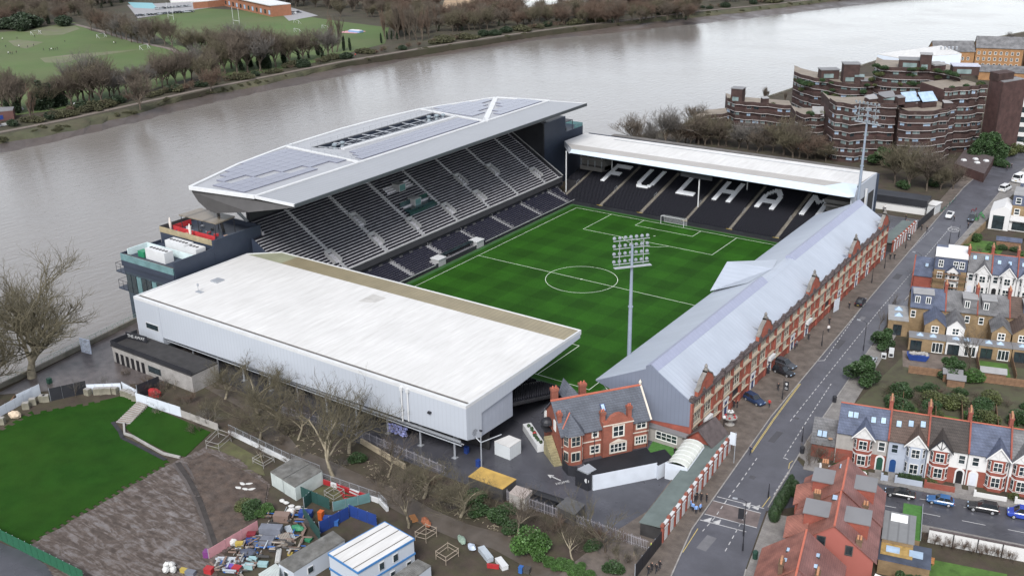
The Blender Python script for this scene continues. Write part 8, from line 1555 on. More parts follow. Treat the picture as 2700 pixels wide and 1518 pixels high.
for k_,lb,x,y,rz,mt,sx,sy,sz in(('stillage','grey caged stillage piled with rails',2050,1140,.5,M_GREYB,4.2,1.8,2.0),('pipe_bundle','grey pipe bundle beside the green tarpaulin',2190,1130,2.6,M_PIPE,4.5,1.4,1),('covered_load','green tarpaulin heap on top of the pipes',2250,1110,.3,M_GRN,2.6,1.4,1.4),('timber_pallet','stack of grey timber boards in the compound',2150,1190,2.6,mat('grey_timber',(.26,.23,.20),.8,var=.3),2.6,2.0,1.1),('cable_drum','green hose coil by the ribbed cabin',2330,1180,.2,M_GRN,1.2,1.2,.5),('crate','brown topped wire crate by the compound corner',2130,1030,.5,mat('brown_sheet',(.17,.12,.10),.8),3.0,1.7,1.6),('bulk_bag','grey-white bag beside the wire crate',2200,980,.4,M_WBAG,2.0,1.6,1.3),('flat_stack','dark flat sheet stack in the compound',1990,1200,.5,M_GREYB,3.8,2.2,.9),('covered_load','dark blue-grey covered load beside the pipes',1870,1290,.5,mat('slate_tarpaulin',(.06,.07,.10),.7),3.4,2.0,1.2),('insulation_pack','aqua wrapped pack next to the covered load',1910,1340,.5,M_AQUA,1.6,1.0,.9),('insulation_pack','aqua wrapped pack beside the purple crate',1880,1390,.5,M_AQUA,1.6,1.0,.9),('insulation_pack','pale aqua pack near the lean-to roof',1985,1370,.5,M_AQUA,1.8,1.0,.7),('pipe_bundle','long pale pipe bundle along the mesh fence',1740,1330,.55,M_PIPE,5.0,1.3,1),('pipe_bundle','second pale pipe bundle towards the purple crate',1790,1370,.55,M_PIPE,4.0,1.1,1),('pipe_bundle','white plank bundle by the dark stack',2100,1300,2.3,M_WBAG,4.0,1.0,1),('crate','bright red crate behind the white bulk bags',1580,1425,.3,M_RED,1.5,1.2,1.2),('crate','bright red crate beside the lean-to roof',1790,1415,.3,M_RED,1.5,1.2,1.1),('crate','purple crate on the fence corner',1740,1400,.4,mat('purple_plastic',(.12,.06,.28),.5),1.2,1.0,1.0),('crate','magenta frame crate at the trench end',1570,1300,.5,mat('magenta_plastic',(.14,.035,.15),.5),1.4,1.2,1.3),('bulk_bag','white torn bag at the compound edge',1765,1220,.9,M_WBAG,1.5,.8,1.6),('crate','yellow ladder rack by the torn bag',1810,1235,.6,mat('yellow_paint',(.34,.26,.06),.5),1.4,.8,1.3),('crate','dark red bin behind the mesh fence',1900,1160,.6,mat('dark_red_bin',(.16,.02,.03),.5),1.6,1.2,1.1),('crate','blue bin behind the mesh fence',1890,1200,.6,M_BLUEP,1.6,1.0,.9),('crate','yellow cover on the compound floor',2190,1290,.5,mat('yellow_paint',(.50,.38,.06)),.9,.6,.5),('wheelie_bin','large blue lidded bin in the green compound',2310,1000,.5,M_BLUEP,2.6,1.4,1.3),('wheelie_bin','orange tipped bin in the green compound',2425,1020,.2,mat('orange_plastic',(.42,.09,.02),.5),.9,1.0,1.9),('wheelie_bin','blue bin beside the orange bin',2480,1040,.5,M_BLUEP,1.8,1.2,1.2),('wheelie_bin','blue bin against the blue hoarding',2530,1060,.5,mat('mid_blue_plastic',(.03,.10,.30),.5),1.4,1.1,1.1),('covered_load','black waste heap in the green compound',2440,1075,.3,M_BLACK,2.6,1.6,1.1),('skip','dark skip in the green compound',2330,1060,.5,M_DKCLAD,1.6,1.4,1.0),('digger_bucket','yellow and black machine arm in the mud',1390,1420,.3,mat('yellow_paint',(.50,.38,.06)),1.3,.7,.8),('tool_chest','dark chest beside the yellow machine',1440,1440,.3,M_GREYB,1.8,1.0,.9)):heap(k_,lb,None,0,x,y,rz,mt,sx,sy,sz)
for x,y in((1800,790),(1850,800),(1900,800),(1880,760),(1830,760)):heap('bulk_bag','scattered white sheet lying under the burnt stems','white sheets under the burnt stems',0,x,y,rg.random(),M_WBAG,1.8,1.0,.35)
for x,y in((2130,890),(2200,930),(2250,940),(2160,905)):heap('bulk_bag','white rubble bag beside the green compound fence','white rubble bags by the green fence',0,x,y,rg.random(),M_WBAG,1.3,.9,.6)
for k_,lb,x,y,rz,mt,sx,sy,sz in(('covered_load','russet and green tarpaulin heap by the path',640,1060,2.6,mat('russet_tarpaulin',(.28,.10,.05),.8,var=.4,sc=1.5),3.6,1.6,1.2),('timber_pallet','orange timber pallet by the path',545,1020,2.6,M_TIMB,2.2,1.2,.4),('covered_load','green netted heap on the path edge',910,1190,2.6,mat('sage_netting',(.20,.27,.22),.8,var=.4,sc=2),3.0,1.4,1.0),('covered_load','blue-white plastic heap on the path edge',985,1245,2.6,mat('blue_white_plastic',(.42,.48,.58),.5,var=.4,sc=2),2.4,1.4,.9),('barrier_stack','stacked grey plastic barriers beside the path',1090,1300,2.65,M_PIPE,4.0,1.2,1.0),('barrier_stack','white plastic barrier stack at the path end',1210,1370,2.65,M_WTRIM,3.0,1.2,.9),('red_barrier','fallen red plastic barrier beside the white stack',1145,1390,.4,M_RED,2.2,.3,.9),('wheelie_bin','blue wheeled bin next to the dark machine',1355,1420,.2,mat('mid_blue_plastic',(.03,.10,.30)),.7,.8,1.3),('machine','dark compressor beside the blue wheeled bin',1400,1420,.2,M_DKCLAD,1.2,1.0,1.1)):heap(k_,lb,None,1,x,y,rz,mt,sx,sy,sz)
rg=random.Random(77);mb=MB();MS=[mat('grey_timber',(.26,.23,.20)),M_PIPE,M_DKCLAD,M_WBAG,M_CONC,mat('brown_sheet',(.17,.12,.10)),mat('mid_blue_plastic',(.03,.10,.30))]
for i in range(260):
 x=rg.uniform(1600,2330);y=1440-(x-1600)*.62+rg.uniform(-70,150)if x<2000 else rg.uniform(960,1290)
 if not(1600<x<2350 and 950<y<1445):continue
 p=q(0,2,x,y);mb.cur=rg.choice((0,0,1,2,2,2,4,5,5,5,6));L_=rg.uniform(.2,2.4);mb.cbox((p.x,p.y,rg.uniform(.05,1.0)),L_,rg.uniform(.06,.35),rg.uniform(.05,.25),rg.choice((.5,.5,2.1,rg.uniform(0,3))),rg.uniform(-.2,.2))
tag(mb.build('site_debris',MS,kind='stuff'),'loose boards, rails and offcuts heaped in the works compound','debris')
mb=MB()
for i in range(260):
 x=rg.uniform(-500,1500);y=330+(x+500)*.42+rg.uniform(-60,90);p=q(1,2,x,y);mb.cbox((p.x,p.y,.07),rg.uniform(.1,.9),rg.uniform(.05,.15),.06,rg.uniform(0,3))
tag(mb.build('fallen_twigs',M_BARKL,kind='stuff'),'fallen twigs and sticks scattered under the bare shrubs','twigs')
for i,(c,r,x,y,w_,l_)in enumerate(((2,2,525,705,1.0,1.0),(2,2,330,980,.9,2.6),(2,1,1180,1150,1.4,5.0),(2,1,1350,960,1.1,3.2),(2,1,1620,640,1.6,4.0),(2,1,1260,1260,.8,.8),(2,2,700,400,1.2,4.4),(2,2,180,1200,1.6,4.0),(2,2,860,260,.8,.8))):
 p=q(c,r,x,y);s_=.5*w_;t_=.5*l_;sheet('asphalt_patch',[(p.x-s_,p.y-t_),(p.x+s_,p.y-t_),(p.x+s_,p.y+t_),(p.x-s_,p.y+t_)],.065,[mat('road_patch_dark',(.06,.06,.068),.6),mat('road_patch_pale',(.125,.125,.135),.6)][i%2])
 # ================================================================ YARD, STREET, VEHICLES, PEOPLE
def yardbox(label,pts,z,wallm,roofm,name,cat,z0=0.02):return cabin(label,[Z(1,2,*p)for p in pts],z,wallm,roofm,name,z0,cat=cat)
M_BLKR=mat('black_felt_roof',(.009,.0095,.012),.5,var=.3,sc=.4);M_OCHRE=mat('ochre_mossy_flat_roof',(.42,.27,.07),.8,var=.25,sc=.5,dirt=(.22,.15,.05),dsc=.4,damt=.5)
yardbox('white shipping container beside the near stand corner',((1155,430),(1265,385),(1355,420),(1270,475)),2.7,mat('white_container',(.52,.55,.57),.5,var=.06,stripe=(1,.5,.1,.2)),M_WROOF,'shipping_container','container')
yardbox('ochre moss-roofed container along the yard fence',((960,695),(1055,622),(1318,715),(1215,790)),2.7,M_DKCLAD,M_OCHRE,'flat_roofed_store','store');yardbox('grey box store next to the ochre roof',((1265,820),(1320,762),(1440,800),(1385,862)),2.5,M_STUC,mat('greige_flat_roof',(.30,.26,.24),.7,var=.1),'flat_roofed_store','store');yardbox('black lean-to store by the yard fence',((1400,860),(1450,800),(1640,860),(1600,925)),1.6,M_BLACK,M_BLKR,'flat_roofed_store','store');yardbox('dark low platform store at the fence bend',((1620,920),(1700,850),(1840,905),(1760,985)),2.2,M_DKCLAD,mat('dark_grey_deck',(.075,.075,.078),.6,var=.2),'flat_roofed_store','store')
tk=thing('oil_tank','black cylindrical tank lying on the lean-to store','tank',tuple(q(1,2,1545,850,1.7)));mb=MB();d=(q(1,2,1630,850,2)-q(1,2,1490,805,2)).normalized()*3.2;mb.tube(-d,d,.6,.6,12);mb.build('drum',M_BLKR,tk)
yardbox('long black-roofed cabin with white panels facing the yard',((1900,680),(1830,590),(2300,480),(2385,585)),3.2,M_HOARD,M_BLKR,'black_roofed_cabin','cabin');yardbox('black-roofed cabin end beside the curved shelter',((2390,610),(2320,520),(2440,490),(2500,555)),2.9,M_HOARD,M_BLKR,'black_roofed_cabin','cabin')
bk=thing('ticket_kiosk','black octagonal-fronted kiosk with round white badge at the cabin end','kiosk',tuple(q(1,2,1850,760)));mb=MB();mb.prism([(-1.5,-1.2),(1.2,-1.6),(1.9,.8),(-.6,1.8)],0,3.0);mb.build('body',M_BLACK,bk);mb=MB();mb.prism([(-1.2,-1.0),(1.0,-1.3),(1.5,.6),(-.5,1.4)],3.02,3.3);mb.build('roof_vent',M_STEEL,bk);mb=MB();mb.tube((.9,-1.45,1.9),(.9,-1.56,1.9),.42,.42,14);mb.build('round_badge',M_WTRIM,bk)
cvw=thing('curved_screen','low black curved screen wall in front of the cottage','screen',(0,0,0));pts=[(1665,570),(1670,640),(1710,690),(1780,700)]
for i in range(3):a,b=q(1,2,*pts[i]),q(1,2,*pts[i+1]);mb=MB();mb.wall(a,b,.02,2.0,.15);mb.build('panel',M_BLACK,cvw)
pl=thing('planter_trough','long white planter box with potted plants beside the cottage steps','planter',(0,0,0));a,b=q(1,2,1510,510),q(1,2,1400,345);mb=MB();mb.wall(a,b,.02,1.4,1.6);mb.build('box',M_WTRIM,pl);mb=MB()
for k in range(9):c=a.lerp(b,.1+.09*k);mb.blob((c.x+rng.uniform(-.3,.3),c.y,1.6),.35,.35,.35,1,.3)
mb.build('plants',M_HEDGE,pl);mb=MB();c=a.lerp(b,.45);mb.blob((c.x,c.y,1.75),.4,.4,.3,1,.2);mb.build('red_flowers',M_RED,pl)
for x,y,lb in((1035,620,'blue wheeled bin at the lamp post by the near stand'),(945,520,'blue bin under the near stand corner')):p=q(1,2,x,y);t_=thing('wheelie_bin',lb,'bin',tuple(p));mb=MB();mb.box(-.35,-.35,.05,.35,.35,1.2);mb.build('body',M_BLUEP,t_);mb=MB();mb.box(-.38,-.4,1.21,.38,.38,1.3);mb.build('lid',M_BLUEP,t_)
lpz=thing('yard_lamp_post','grey steel pole with braces at the near stand corner','lamp post',tuple(q(1,2,1058,622)));mb=MB();mb.tube((0,0,0),(0,0,7.4),.14,.1,8);mb.tube((0,0,4.8),(-3,.4,6.2),.1);mb.tube((0,0,4.8),(3,2.0,6.4),.1);mb.build('pole',M_STEEL,lpz);mb=MB();mb.cbox((0.2,-.2,7.3),.5,.3,.2);mb.build('lamp',M_BLACK,lpz)
bs=thing('bagged_goods','stack of blue and white bagged goods on a cage under the near stand','goods',tuple(q(1,2,430,390)));mb=MB();[mb.blob((-2.2+.45*(i%10)+rng.uniform(-.1,.1),rng.uniform(-.3,.3),.6+.45*(i//10)),.32,.3,.26,1,.2)for i in range(40)];mb.build('bags',mat('blue_white_bags',(.20,.22,.42),.6,var=.9,sc=3),bs)
mb=MB();A_,B_=q(1,2,1585,697),q(1,2,1655,728);mb.wall(A_,B_,.045,.055,.25);d=(A_-B_).normalized();n_=Vector((-d.y,d.x,0));mb.face(*[(p.x,p.y,.055)for p in(A_+d*.9,A_-n_*.55-d*.2,A_+n_*.55-d*.2)]);mb.build('painted_arrow',M_WHITE,kind='structure')
t_=text('HOME',.9,M_WHITE,None,Matrix.Translation(q(1,2,1670,742,.06))@Matrix.Rotation(R(55),4,'Z'),'painted_word');t_['kind']='structure'
hz_=[q(1,2,*p,.0)for p in((2325,1005),(2360,965),(2430,985),(2420,1040))];sheet('hatched_box',[(p.x,p.y)for p in hz_],.06,mat('yellow_hatching',(.40,.32,.15),.8,stripe=(0,.7,.85,.1)))
sheet('artificial_lawn',[(53.4,-66.5),(63.0,-66.0),(63.5,-61.6),(52.4,-61.2)],.06,M_GREENR)
an_=thing('club_annexe','low annexe with white-framed windows under the grey stand gable','annexe',(47.5,-61.0,0));mb=MB();mb.box(0,-.6,0,11.4,.2,2.9);mb.build('wall',M_STUC,an_);mb=MB();mb.box(-.2,-1.0,2.92,11.6,.2,3.2);mb.build('flat_roof',M_LEADR,an_);win(an_,5.6,9.6,1.0,2.4,-.6,4,2,.12);mb=MB();mb.box(1,-.68,.05,3.4,-.605,2.5);mb.build('dark_opening',M_BLACK,an_)
ge=thing('gabled_entrance','small gabled brick entrance with dark roof at the end of the brick stand','entrance',(61.6,-59.2,0),R(-4));mb=MB();mb.box(-2.6,-2.2,0,2.4,3.0,3.0);mb.ext([(-2.6,-2.2,3.0),(2.4,-2.2,3.0),(-.1,-2.2,4.9)],(0,.2,0));mb.build('wall',M_RBRICK,ge);slope('roof_slope',[(-3.1,-2.9,2.6),(-.1,-2.9,5.3),(-.1,3.4,5.3),(-3.1,3.4,2.6)],M_DKTILE,ge,.2);slope('roof_slope',[(2.9,-2.9,2.6),(-.1,-2.9,5.3),(-.1,3.4,5.29),(2.9,3.4,2.6)],M_DKTILE,ge,.2);mb=MB();mb.box(1.0,-2.28,.02,2.3,-2.21,2.6);mb.build('dark_doorway',M_BLACK,ge)
sv=thing('barrel_shelter','white barrel-vaulted polycarbonate shelter behind the turnstile wall','shelter',(61.6,-67.0,0),R(6));mb=MB();A_=[(1.9*math.cos(a)-.2,2.6+1.1*math.sin(a))for a in np.linspace(0,math.pi,9)];mb.add([(x,y,z)for y in(-4.2,4.2)for x,z in A_],[(i,i+1,9+i+1,9+i)for i in range(8)]);mb.build('vault',mat('polycarbonate',(.48,.50,.46),.3,var=.1,stripe=(1,1.4,-.4,.1)),sv)
for k in range(7):y=-4.2+1.4*k;mb=MB();mb.bars([(x,y,z+.02)for x,z in A_],.06,4);mb.build('rib',M_WTRIM,sv)
mb=MB();mb.box(1.66,-4.2,.0,1.76,4.2,2.7);mb.box(-2.2,-4.3,0,1.7,-4.22,3.2);mb.build('white_panel',M_HOARD,sv)
def turnstile(label,a,b,n,seed):
 A_,B_=Vector(a),Vector(b);d=B_-A_;L_=d.length;t_=thing('turnstile_wall',label,'turnstile wall',(A_.x,A_.y,0),math.atan2(d.y,d.x));w_=L_/n;mb=MB();mb.box(0,0,0,L_,.35,2.9);mb.build('brick_wall',M_RBRICK,t_);mb=MB();mb.ext([(0,.2,2.8),(L_,.2,2.8),(L_,4.0,2.5),(0,4.0,2.5)],(0,0,-.15));mb.build('lean_to_roof',mat('green_grey_roof_felt',(.105,.13,.125),.7,var=.15,sc=.4),t_);mb=MB();mb.box(.1,.4,0,L_-.1,3.8,2.3);mb.build('booths',M_DKINT,t_)
 dm=MB();dm.box(-.55,-.08,.05,.55,-.005,2.3);dm.box(-.75,-.14,2.3,.75,-.005,2.55);dme=dm.mesh('turnstile_door',M_WTRIM);pm=MB();pm.box(-.2,-.12,0,.2,-.005,3.0);pm.box(-.3,-.2,3.0,.3,.4,3.3);pm.box(-.22,-.1,3.3,.22,.3,3.6);pme=pm.mesh('pier',M_RBRICK);cm=MB();cm.box(-w_/2+.3,-.1,2.92,w_/2-.3,.4,3.1);cme=cm.mesh('white_coping',M_WTRIM)
 for k in range(n):o=link('turnstile_door',dme,t_);o.location=(w_*(k+.5),0,0);o=link('pier',pme,t_);o.location=(w_*k,0,0);o=link('white_coping',cme,t_);o.location=(w_*(k+.5),0,0)
 return t_
turnstile('red brick turnstile wall with white doors opposite the crossing',(67.9,-88.0),(65.4,-56.5),13,1);turnstile('red and white turnstile wall beyond the brick stand',(59.9,61.5),(60.2,83.5),9,2)
hoard('black boarded fence at the far gate beyond the turnstiles',(60.3,84),(60.8,104),2.6,M_BLACK,8);hoard('black boarded yard fence by the hatched box',(68.6,-98),(68.0,-88.6),2.6,M_BLACK,4)
fb=thing('far_yard_block','long low block with black roof and white cabins beyond the stand end','building',(0,0,0));a,b=q(2,1,1465,10,4.5),q(2,1,1840,60,4.5);mb=MB();mb.wall((a.x,a.y+1.5),(b.x,b.y+1.5),0,2.5,5);mb.build('white_wall',M_WREND,fb);mb=MB();mb.wall((a.x-1,a.y+1.5),(b.x+.5,b.y+1.5),2.52,4.6,6);mb.build('black_roof',M_BLACK,fb)
wc=thing('white_cabin','white cabin with three dark windows at the end of the far yard','cabin',tuple(q(2,1,1720,150)),R(-8));mb=MB();mb.box(-3,-1,0,3,2.5,2.8);mb.build('wall',M_WREND,wc)
for x in(-2,-.6,1.6):mb=MB();mb.box(x,-1.06,1.2,x+.9,-1.005,2.2);mb.build('window',M_GLASS,wc)
wg=thing('white_gatehouse','white gatehouse box beside the far yard entrance','gatehouse',tuple(q(2,1,1880,165)),R(-8));mb=MB();mb.box(-1.2,-1.2,0,1.2,3,3.0);mb.build('wall',M_WTRIM,wg);mb=MB();mb.box(-1.5,-1.5,3.02,1.5,3.3,3.2);mb.build('roof',M_WROOF,wg)
# ---- road markings
mb=MB();zr_=.072
def dash(P,on,off,w_,z=zr_,mb=mb):
 for i in range(len(P)-1):
  a,b=Vector(P[i][:2]),Vector(P[i+1][:2]);L_=(b-a).length;s=0
  while s<L_:mb.wall(a.lerp(b,s/L_),a.lerp(b,min(1,(s+on)/L_)),z-.01,z,w_);s+=on+off
dash([(70.4,-41),(68.6,20),(67.6,93)],1.0,.8,.14);dash([(69.3,-36),(67.2,20)],.9,.9,.12)if False else None
dash([q(2,2,1120,0),q(2,2,930,290),q(2,2,760,560)],.9,.7,.14);dash([q(2,2,560,560),q(2,2,420,760),q(2,2,330,880),q(2,2,240,1010),q(2,2,150,1110)],.9,.9,.14);dash([q(2,2,510,920),q(2,2,310,1280)],.9,.9,.14);dash([q(2,1,1070,1270),q(2,1,1300,940),q(2,1,1560,600),q(2,1,1890,270)],.9,.8,.14)
for a,b in(((230,880),(590,975)),((260,850),(615,940)),((165,980),(560,1085)),((130,1025),(480,1115)),((760,555),(795,570)),((1010,1275),(1070,1272))):
 mb.wall(q(2,2 if a[1]<1200 and a!=(1010,1275)else 1,*a),q(2,2 if a!=(1010,1275)else 1,*b),zr_-.01,zr_,.16)
dash([q(2,2,800,665),q(2,2,690,840)],.7,.5,.35);dash([q(2,2,830,770),q(2,2,905,778)],3,.1,.2)
for x,y in((490,910),(560,930),(195,1025),(265,1040)):
 c=q(2,2,x,y);mb.face((c.x-.7,c.y-.5,zr_),(c.x+.5,c.y-.7,zr_),(c.x+.2,c.y+.9,zr_))
dash([ss(8,-1.2),ss(90,-1.2)],3.4,3.2,.12);dash([ss(6,2.9),ss(90,2.9)],1.0,1.2,.1)
a=[(68.9+1.5*math.cos(t),90.3+2.2*math.sin(t))for t in np.linspace(0,6.283,17)];dash([(*p,0)for p in a],.9,.001,.25);mb.build('road_markings',M_WHITE,kind='structure')
t_=text('20',1.9,M_WHITE,None,Matrix.Translation((68.9,90.3,.075))@Matrix.Rotation(R(8),4,'Z'),'painted_number');t_['kind']='structure'
mb=MB();dash([q(2,2,890,0),q(2,2,690,270),q(2,2,520,520)],30,.1,.12,zr_,mb);dash([q(2,2,880,0),q(2,2,680,270),q(2,2,510,520)],30,.1,.12,zr_,mb);dash([q(2,2,115,1090),q(2,2,0,1270)],30,.1,.12,zr_,mb);dash([q(2,2,800,640),q(2,2,805,600),q(2,2,830,580)],5,.1,.12,zr_,mb);dash([q(2,2,600,930),q(2,2,660,850)],5,.1,.12,zr_,mb);mb.build('yellow_lines',M_YELLOW,kind='structure')
sheet('road_hump',[q(2,2,230,880)[:2],q(2,2,590,975)[:2],q(2,2,560,1085)[:2],q(2,2,165,980)[:2]],.068,mat('raised_table_paving',(.125,.10,.095),.6,var=.25,sc=.6))
# ---- cars
def carproto(body,kind='hatch'):
 H={'hatch':(4.2,1.78,1.5),'suv':(4.7,1.9,1.72),'sedan':(4.8,1.85,1.42),'van':(4.9,1.95,2.0),'taxi':(4.6,1.8,1.85),'pickup':(5.1,1.85,1.75)}[kind];L_,w_,h=H;hl,hw=L_/2,w_/2;t_=thing('parked_car','car','car');belt=h*.60;cl_=.22
 sec=[(-hl,.45,belt-.12,.82),(-hl+.15,.28,belt,.95),(-hl*.55,cl_,belt+.02,1),(hl*.25,cl_,belt,1),(hl*.45,cl_,belt-.04,.99),(hl-.25,.27,belt-.22,.93),(hl,.42,belt-.36,.74)]
 if kind=='van':sec=[(-hl,.4,belt,.95),(-hl+.1,.25,belt+.02,1),(-hl*.5,cl_,belt+.02,1),(hl*.4,cl_,belt,1),(hl*.6,cl_,belt-.05,.99),(hl-.2,.27,belt-.3,.93),(hl,.42,belt-.42,.78)]
 mb=MB();vs=[]
 for x,z0,z1,k in sec:
  y=hw*k;vs+=[(x,-y*.86,z0),(x,y*.86,z0),(x,y,z0+.18),(x,y,z1-.14),(x,y*.88,z1),(x,-y*.88,z1),(x,-y,z1-.14),(x,-y,z0+.18)]
 mb.add(vs,[(k*8+i,(k+1)*8+i,(k+1)*8+(i+1)%8,k*8+(i+1)%8)for k in range(6)for i in range(8)]+[tuple(range(8)),tuple(48+i for i in range(8))[::-1]]);mb.build('body',body,t_)
 gb={'hatch':(-hl+.25,hl*.38,-hl+.75,hl*.02),'suv':(-hl+.15,hl*.35,-hl+.5,hl*.02),'sedan':(-hl+.75,hl*.4,-hl+1.45,hl*.02),'van':(-hl+.05,hl*.62,-hl+.12,hl*.3),'taxi':(-hl+.4,hl*.35,-hl+.75,hl*.08),'pickup':(-hl*.25,hl*.4,-hl*.1,hl*.08)}[kind]
 x0,x1,x2,x3=gb;yb_,yt=hw*.87,hw*.70;mb=MB();mb.add([(x0,-yb_,belt-.02),(x1,-yb_,belt-.04),(x1,yb_,belt-.04),(x0,yb_,belt-.02),(x2,-yt,h-.05),(x3,-yt,h-.05),(x3,yt,h-.05),(x2,yt,h-.05)],[(0,1,5,4),(1,2,6,5),(2,3,7,6),(3,0,4,7),(4,5,6,7)]);mb.build('windows',mat('car_glass',(.018,.022,.026),.06,var=.1,spec=.8),t_)
 mb=MB();mb.add([(x2-.04,-yt-.02,h-.06),(x3+.06,-yt-.02,h-.06),(x3+.06,yt+.02,h-.06),(x2-.04,yt+.02,h-.06),(x2+.08,-yt+.1,h),(x3-.1,-yt+.1,h),(x3-.1,yt-.1,h),(x2+.08,yt-.1,h)],[(0,1,5,4),(1,2,6,5),(2,3,7,6),(3,0,4,7),(4,5,6,7),(3,2,1,0)])
 for s in(-1,1):
  for xa,xb in((x0,x2),(x1,x3),((x0*.45+x1*.55),(x2*.45+x3*.55))):mb.tube((xa,s*yb_,belt-.03),(xb,s*yt,h-.05),.045,.04,4)
 mb.build('roof',body,t_);r_=.34 if kind!='suv' else .38
 for s in(-1,1):
  for x in(-hl*.60,hl*.60):
   mb=MB();mb.tube((x,s*(hw-.2),r_),(x,s*(hw+.02),r_),r_,r_,14);wh=mb.build('wheel',mat('tyre',(.015,.015,.016),.8),t_);mb=MB();mb.tube((x,s*(hw+.021),r_),(x,s*(hw+.04),r_),r_*.62,r_*.55,10);mb.build('rim',mat('alloy',(.38,.39,.41),.35,metal=.5),wh)
  mb=MB();mb.cbox((hl-.16,s*hw*.62,belt-.30),.18,.36,.14);mb.build('headlight',M_GLASSB,t_);mb=MB();mb.cbox((-hl+.06,s*hw*.72,belt-.2),.12,.26,.2);mb.build('tail_light',M_RED,t_)
 mb=MB();mb.cbox((-hl-.005,0,.62),.03,.5,.12);mb.build('number_plate',mat('yellow_paint',(.50,.38,.06)),t_)
 return t_
def paint(n,c):return mat('car_paint_'+n,c,.22,var=.06,sc=1,spec=.6)
PB,PN,PG,PW_,PS,PBL=paint('black',(.012,.013,.016)),paint('navy',(.015,.03,.075)),paint('graphite',(.05,.055,.065)),paint('white',(.62,.63,.64)),paint('silver',(.30,.32,.34)),paint('blue',(.03,.10,.24))
PRO={}
def car(kind,pt,label,p,rz,name='parked_car',cat='car',group=None,s=1.0):
 k=(kind,pt.name)
 if k not in PRO:PRO[k]=freeze(carproto(pt,kind));o=PRO[k]
 else:o=copy_tree(PRO[k])
 o.name=name;o.location=(p[0],p[1],.07 if len(p)<3 else p[2]+.07);o.rotation_euler=(0,0,rz);o.scale=(s,s,s);tag(o,label,cat,group)
 if not group and 'group' in o:del o['group']
 return o
sa=R(12.5)
car('sedan',PB,'black saloon parked in front of the pale grey garden wall',q(2,2,1635,845),sa+math.pi);car('hatch',PBL,'metallic blue hatchback parked by the red brick garden wall',q(2,2,1940,900),sa+math.pi);car('suv',PB,'black estate with roof bars parked on the side street',q(2,2,2260,955),sa+math.pi);car('van',paint('bright_blue',(.02,.05,.32)),'bright blue van parked at the end of the side street row',q(2,2,2570,1010),sa+math.pi,'parked_van','van');car('hatch',PS,'silver hatchback parked further along the side street',ss(46,3.9),sa+math.pi)
car('suv',PN,'dark blue SUV parked across the brick forecourt',q(2,2,540,140),R(-22));car('suv',PG,'graphite SUV parked by the arched gate',q(2,1,775,1320),R(-15));car('suv',PB,'black SUV parked beside the graphite one',q(2,1,760,1375),R(-15));car('taxi',PB,'black taxi driving along the road past the brick stand',q(2,1,1340,850),R(92),'taxi','taxi');car('pickup',PW_,'white car stopped near the painted speed limit circle',q(2,1,2012,190),R(-88));car('van',PG,'dark grey van parked by the walled garden',q(2,1,2180,215),R(-88),'parked_van','van');car('hatch',PS,'silver car half hidden by the evergreen opposite the stand',(75.5,-8.5),R(92));car('van',PW_,'white van parked on the far road',q(2,0,2430,1440),R(80),'parked_van','van',None,1.15);car('van',PW_,'tall white truck parked beside the garages',q(2,0,2545,1370),R(78),'parked_truck','truck',None,1.5)
rg=random.Random(8);fcols=[PB,PG,PN,PW_,PS,PB,PG]
def farcar(p,rz,label,grp):car(rg.choice(('hatch','suv','sedan')),rg.choice((PB,PG,PS)),label,(p.x,p.y,.1),rz,'parked_car','car',grp)
for i in range(16):farcar(q(0,0,1040+27*i,126-2.1*i),R(60),'car in the front row of the far car park','cars in the far car park')
for i in range(10):farcar(q(0,0,1190+26*i,74-2.4*i),R(60),'car in the back row of the far car park','cars in the back row of the far car park')
for x,y in((2125,105),(2150,85),(2180,88),(2255,100)):farcar(q(0,0,x,y),R(20),'car parked beside the orange pavilion','cars beside the pavilion')
car('van',PW_,'white van beside the orange pavilion',tuple(q(0,0,2215,108)),R(20),'parked_van','van')
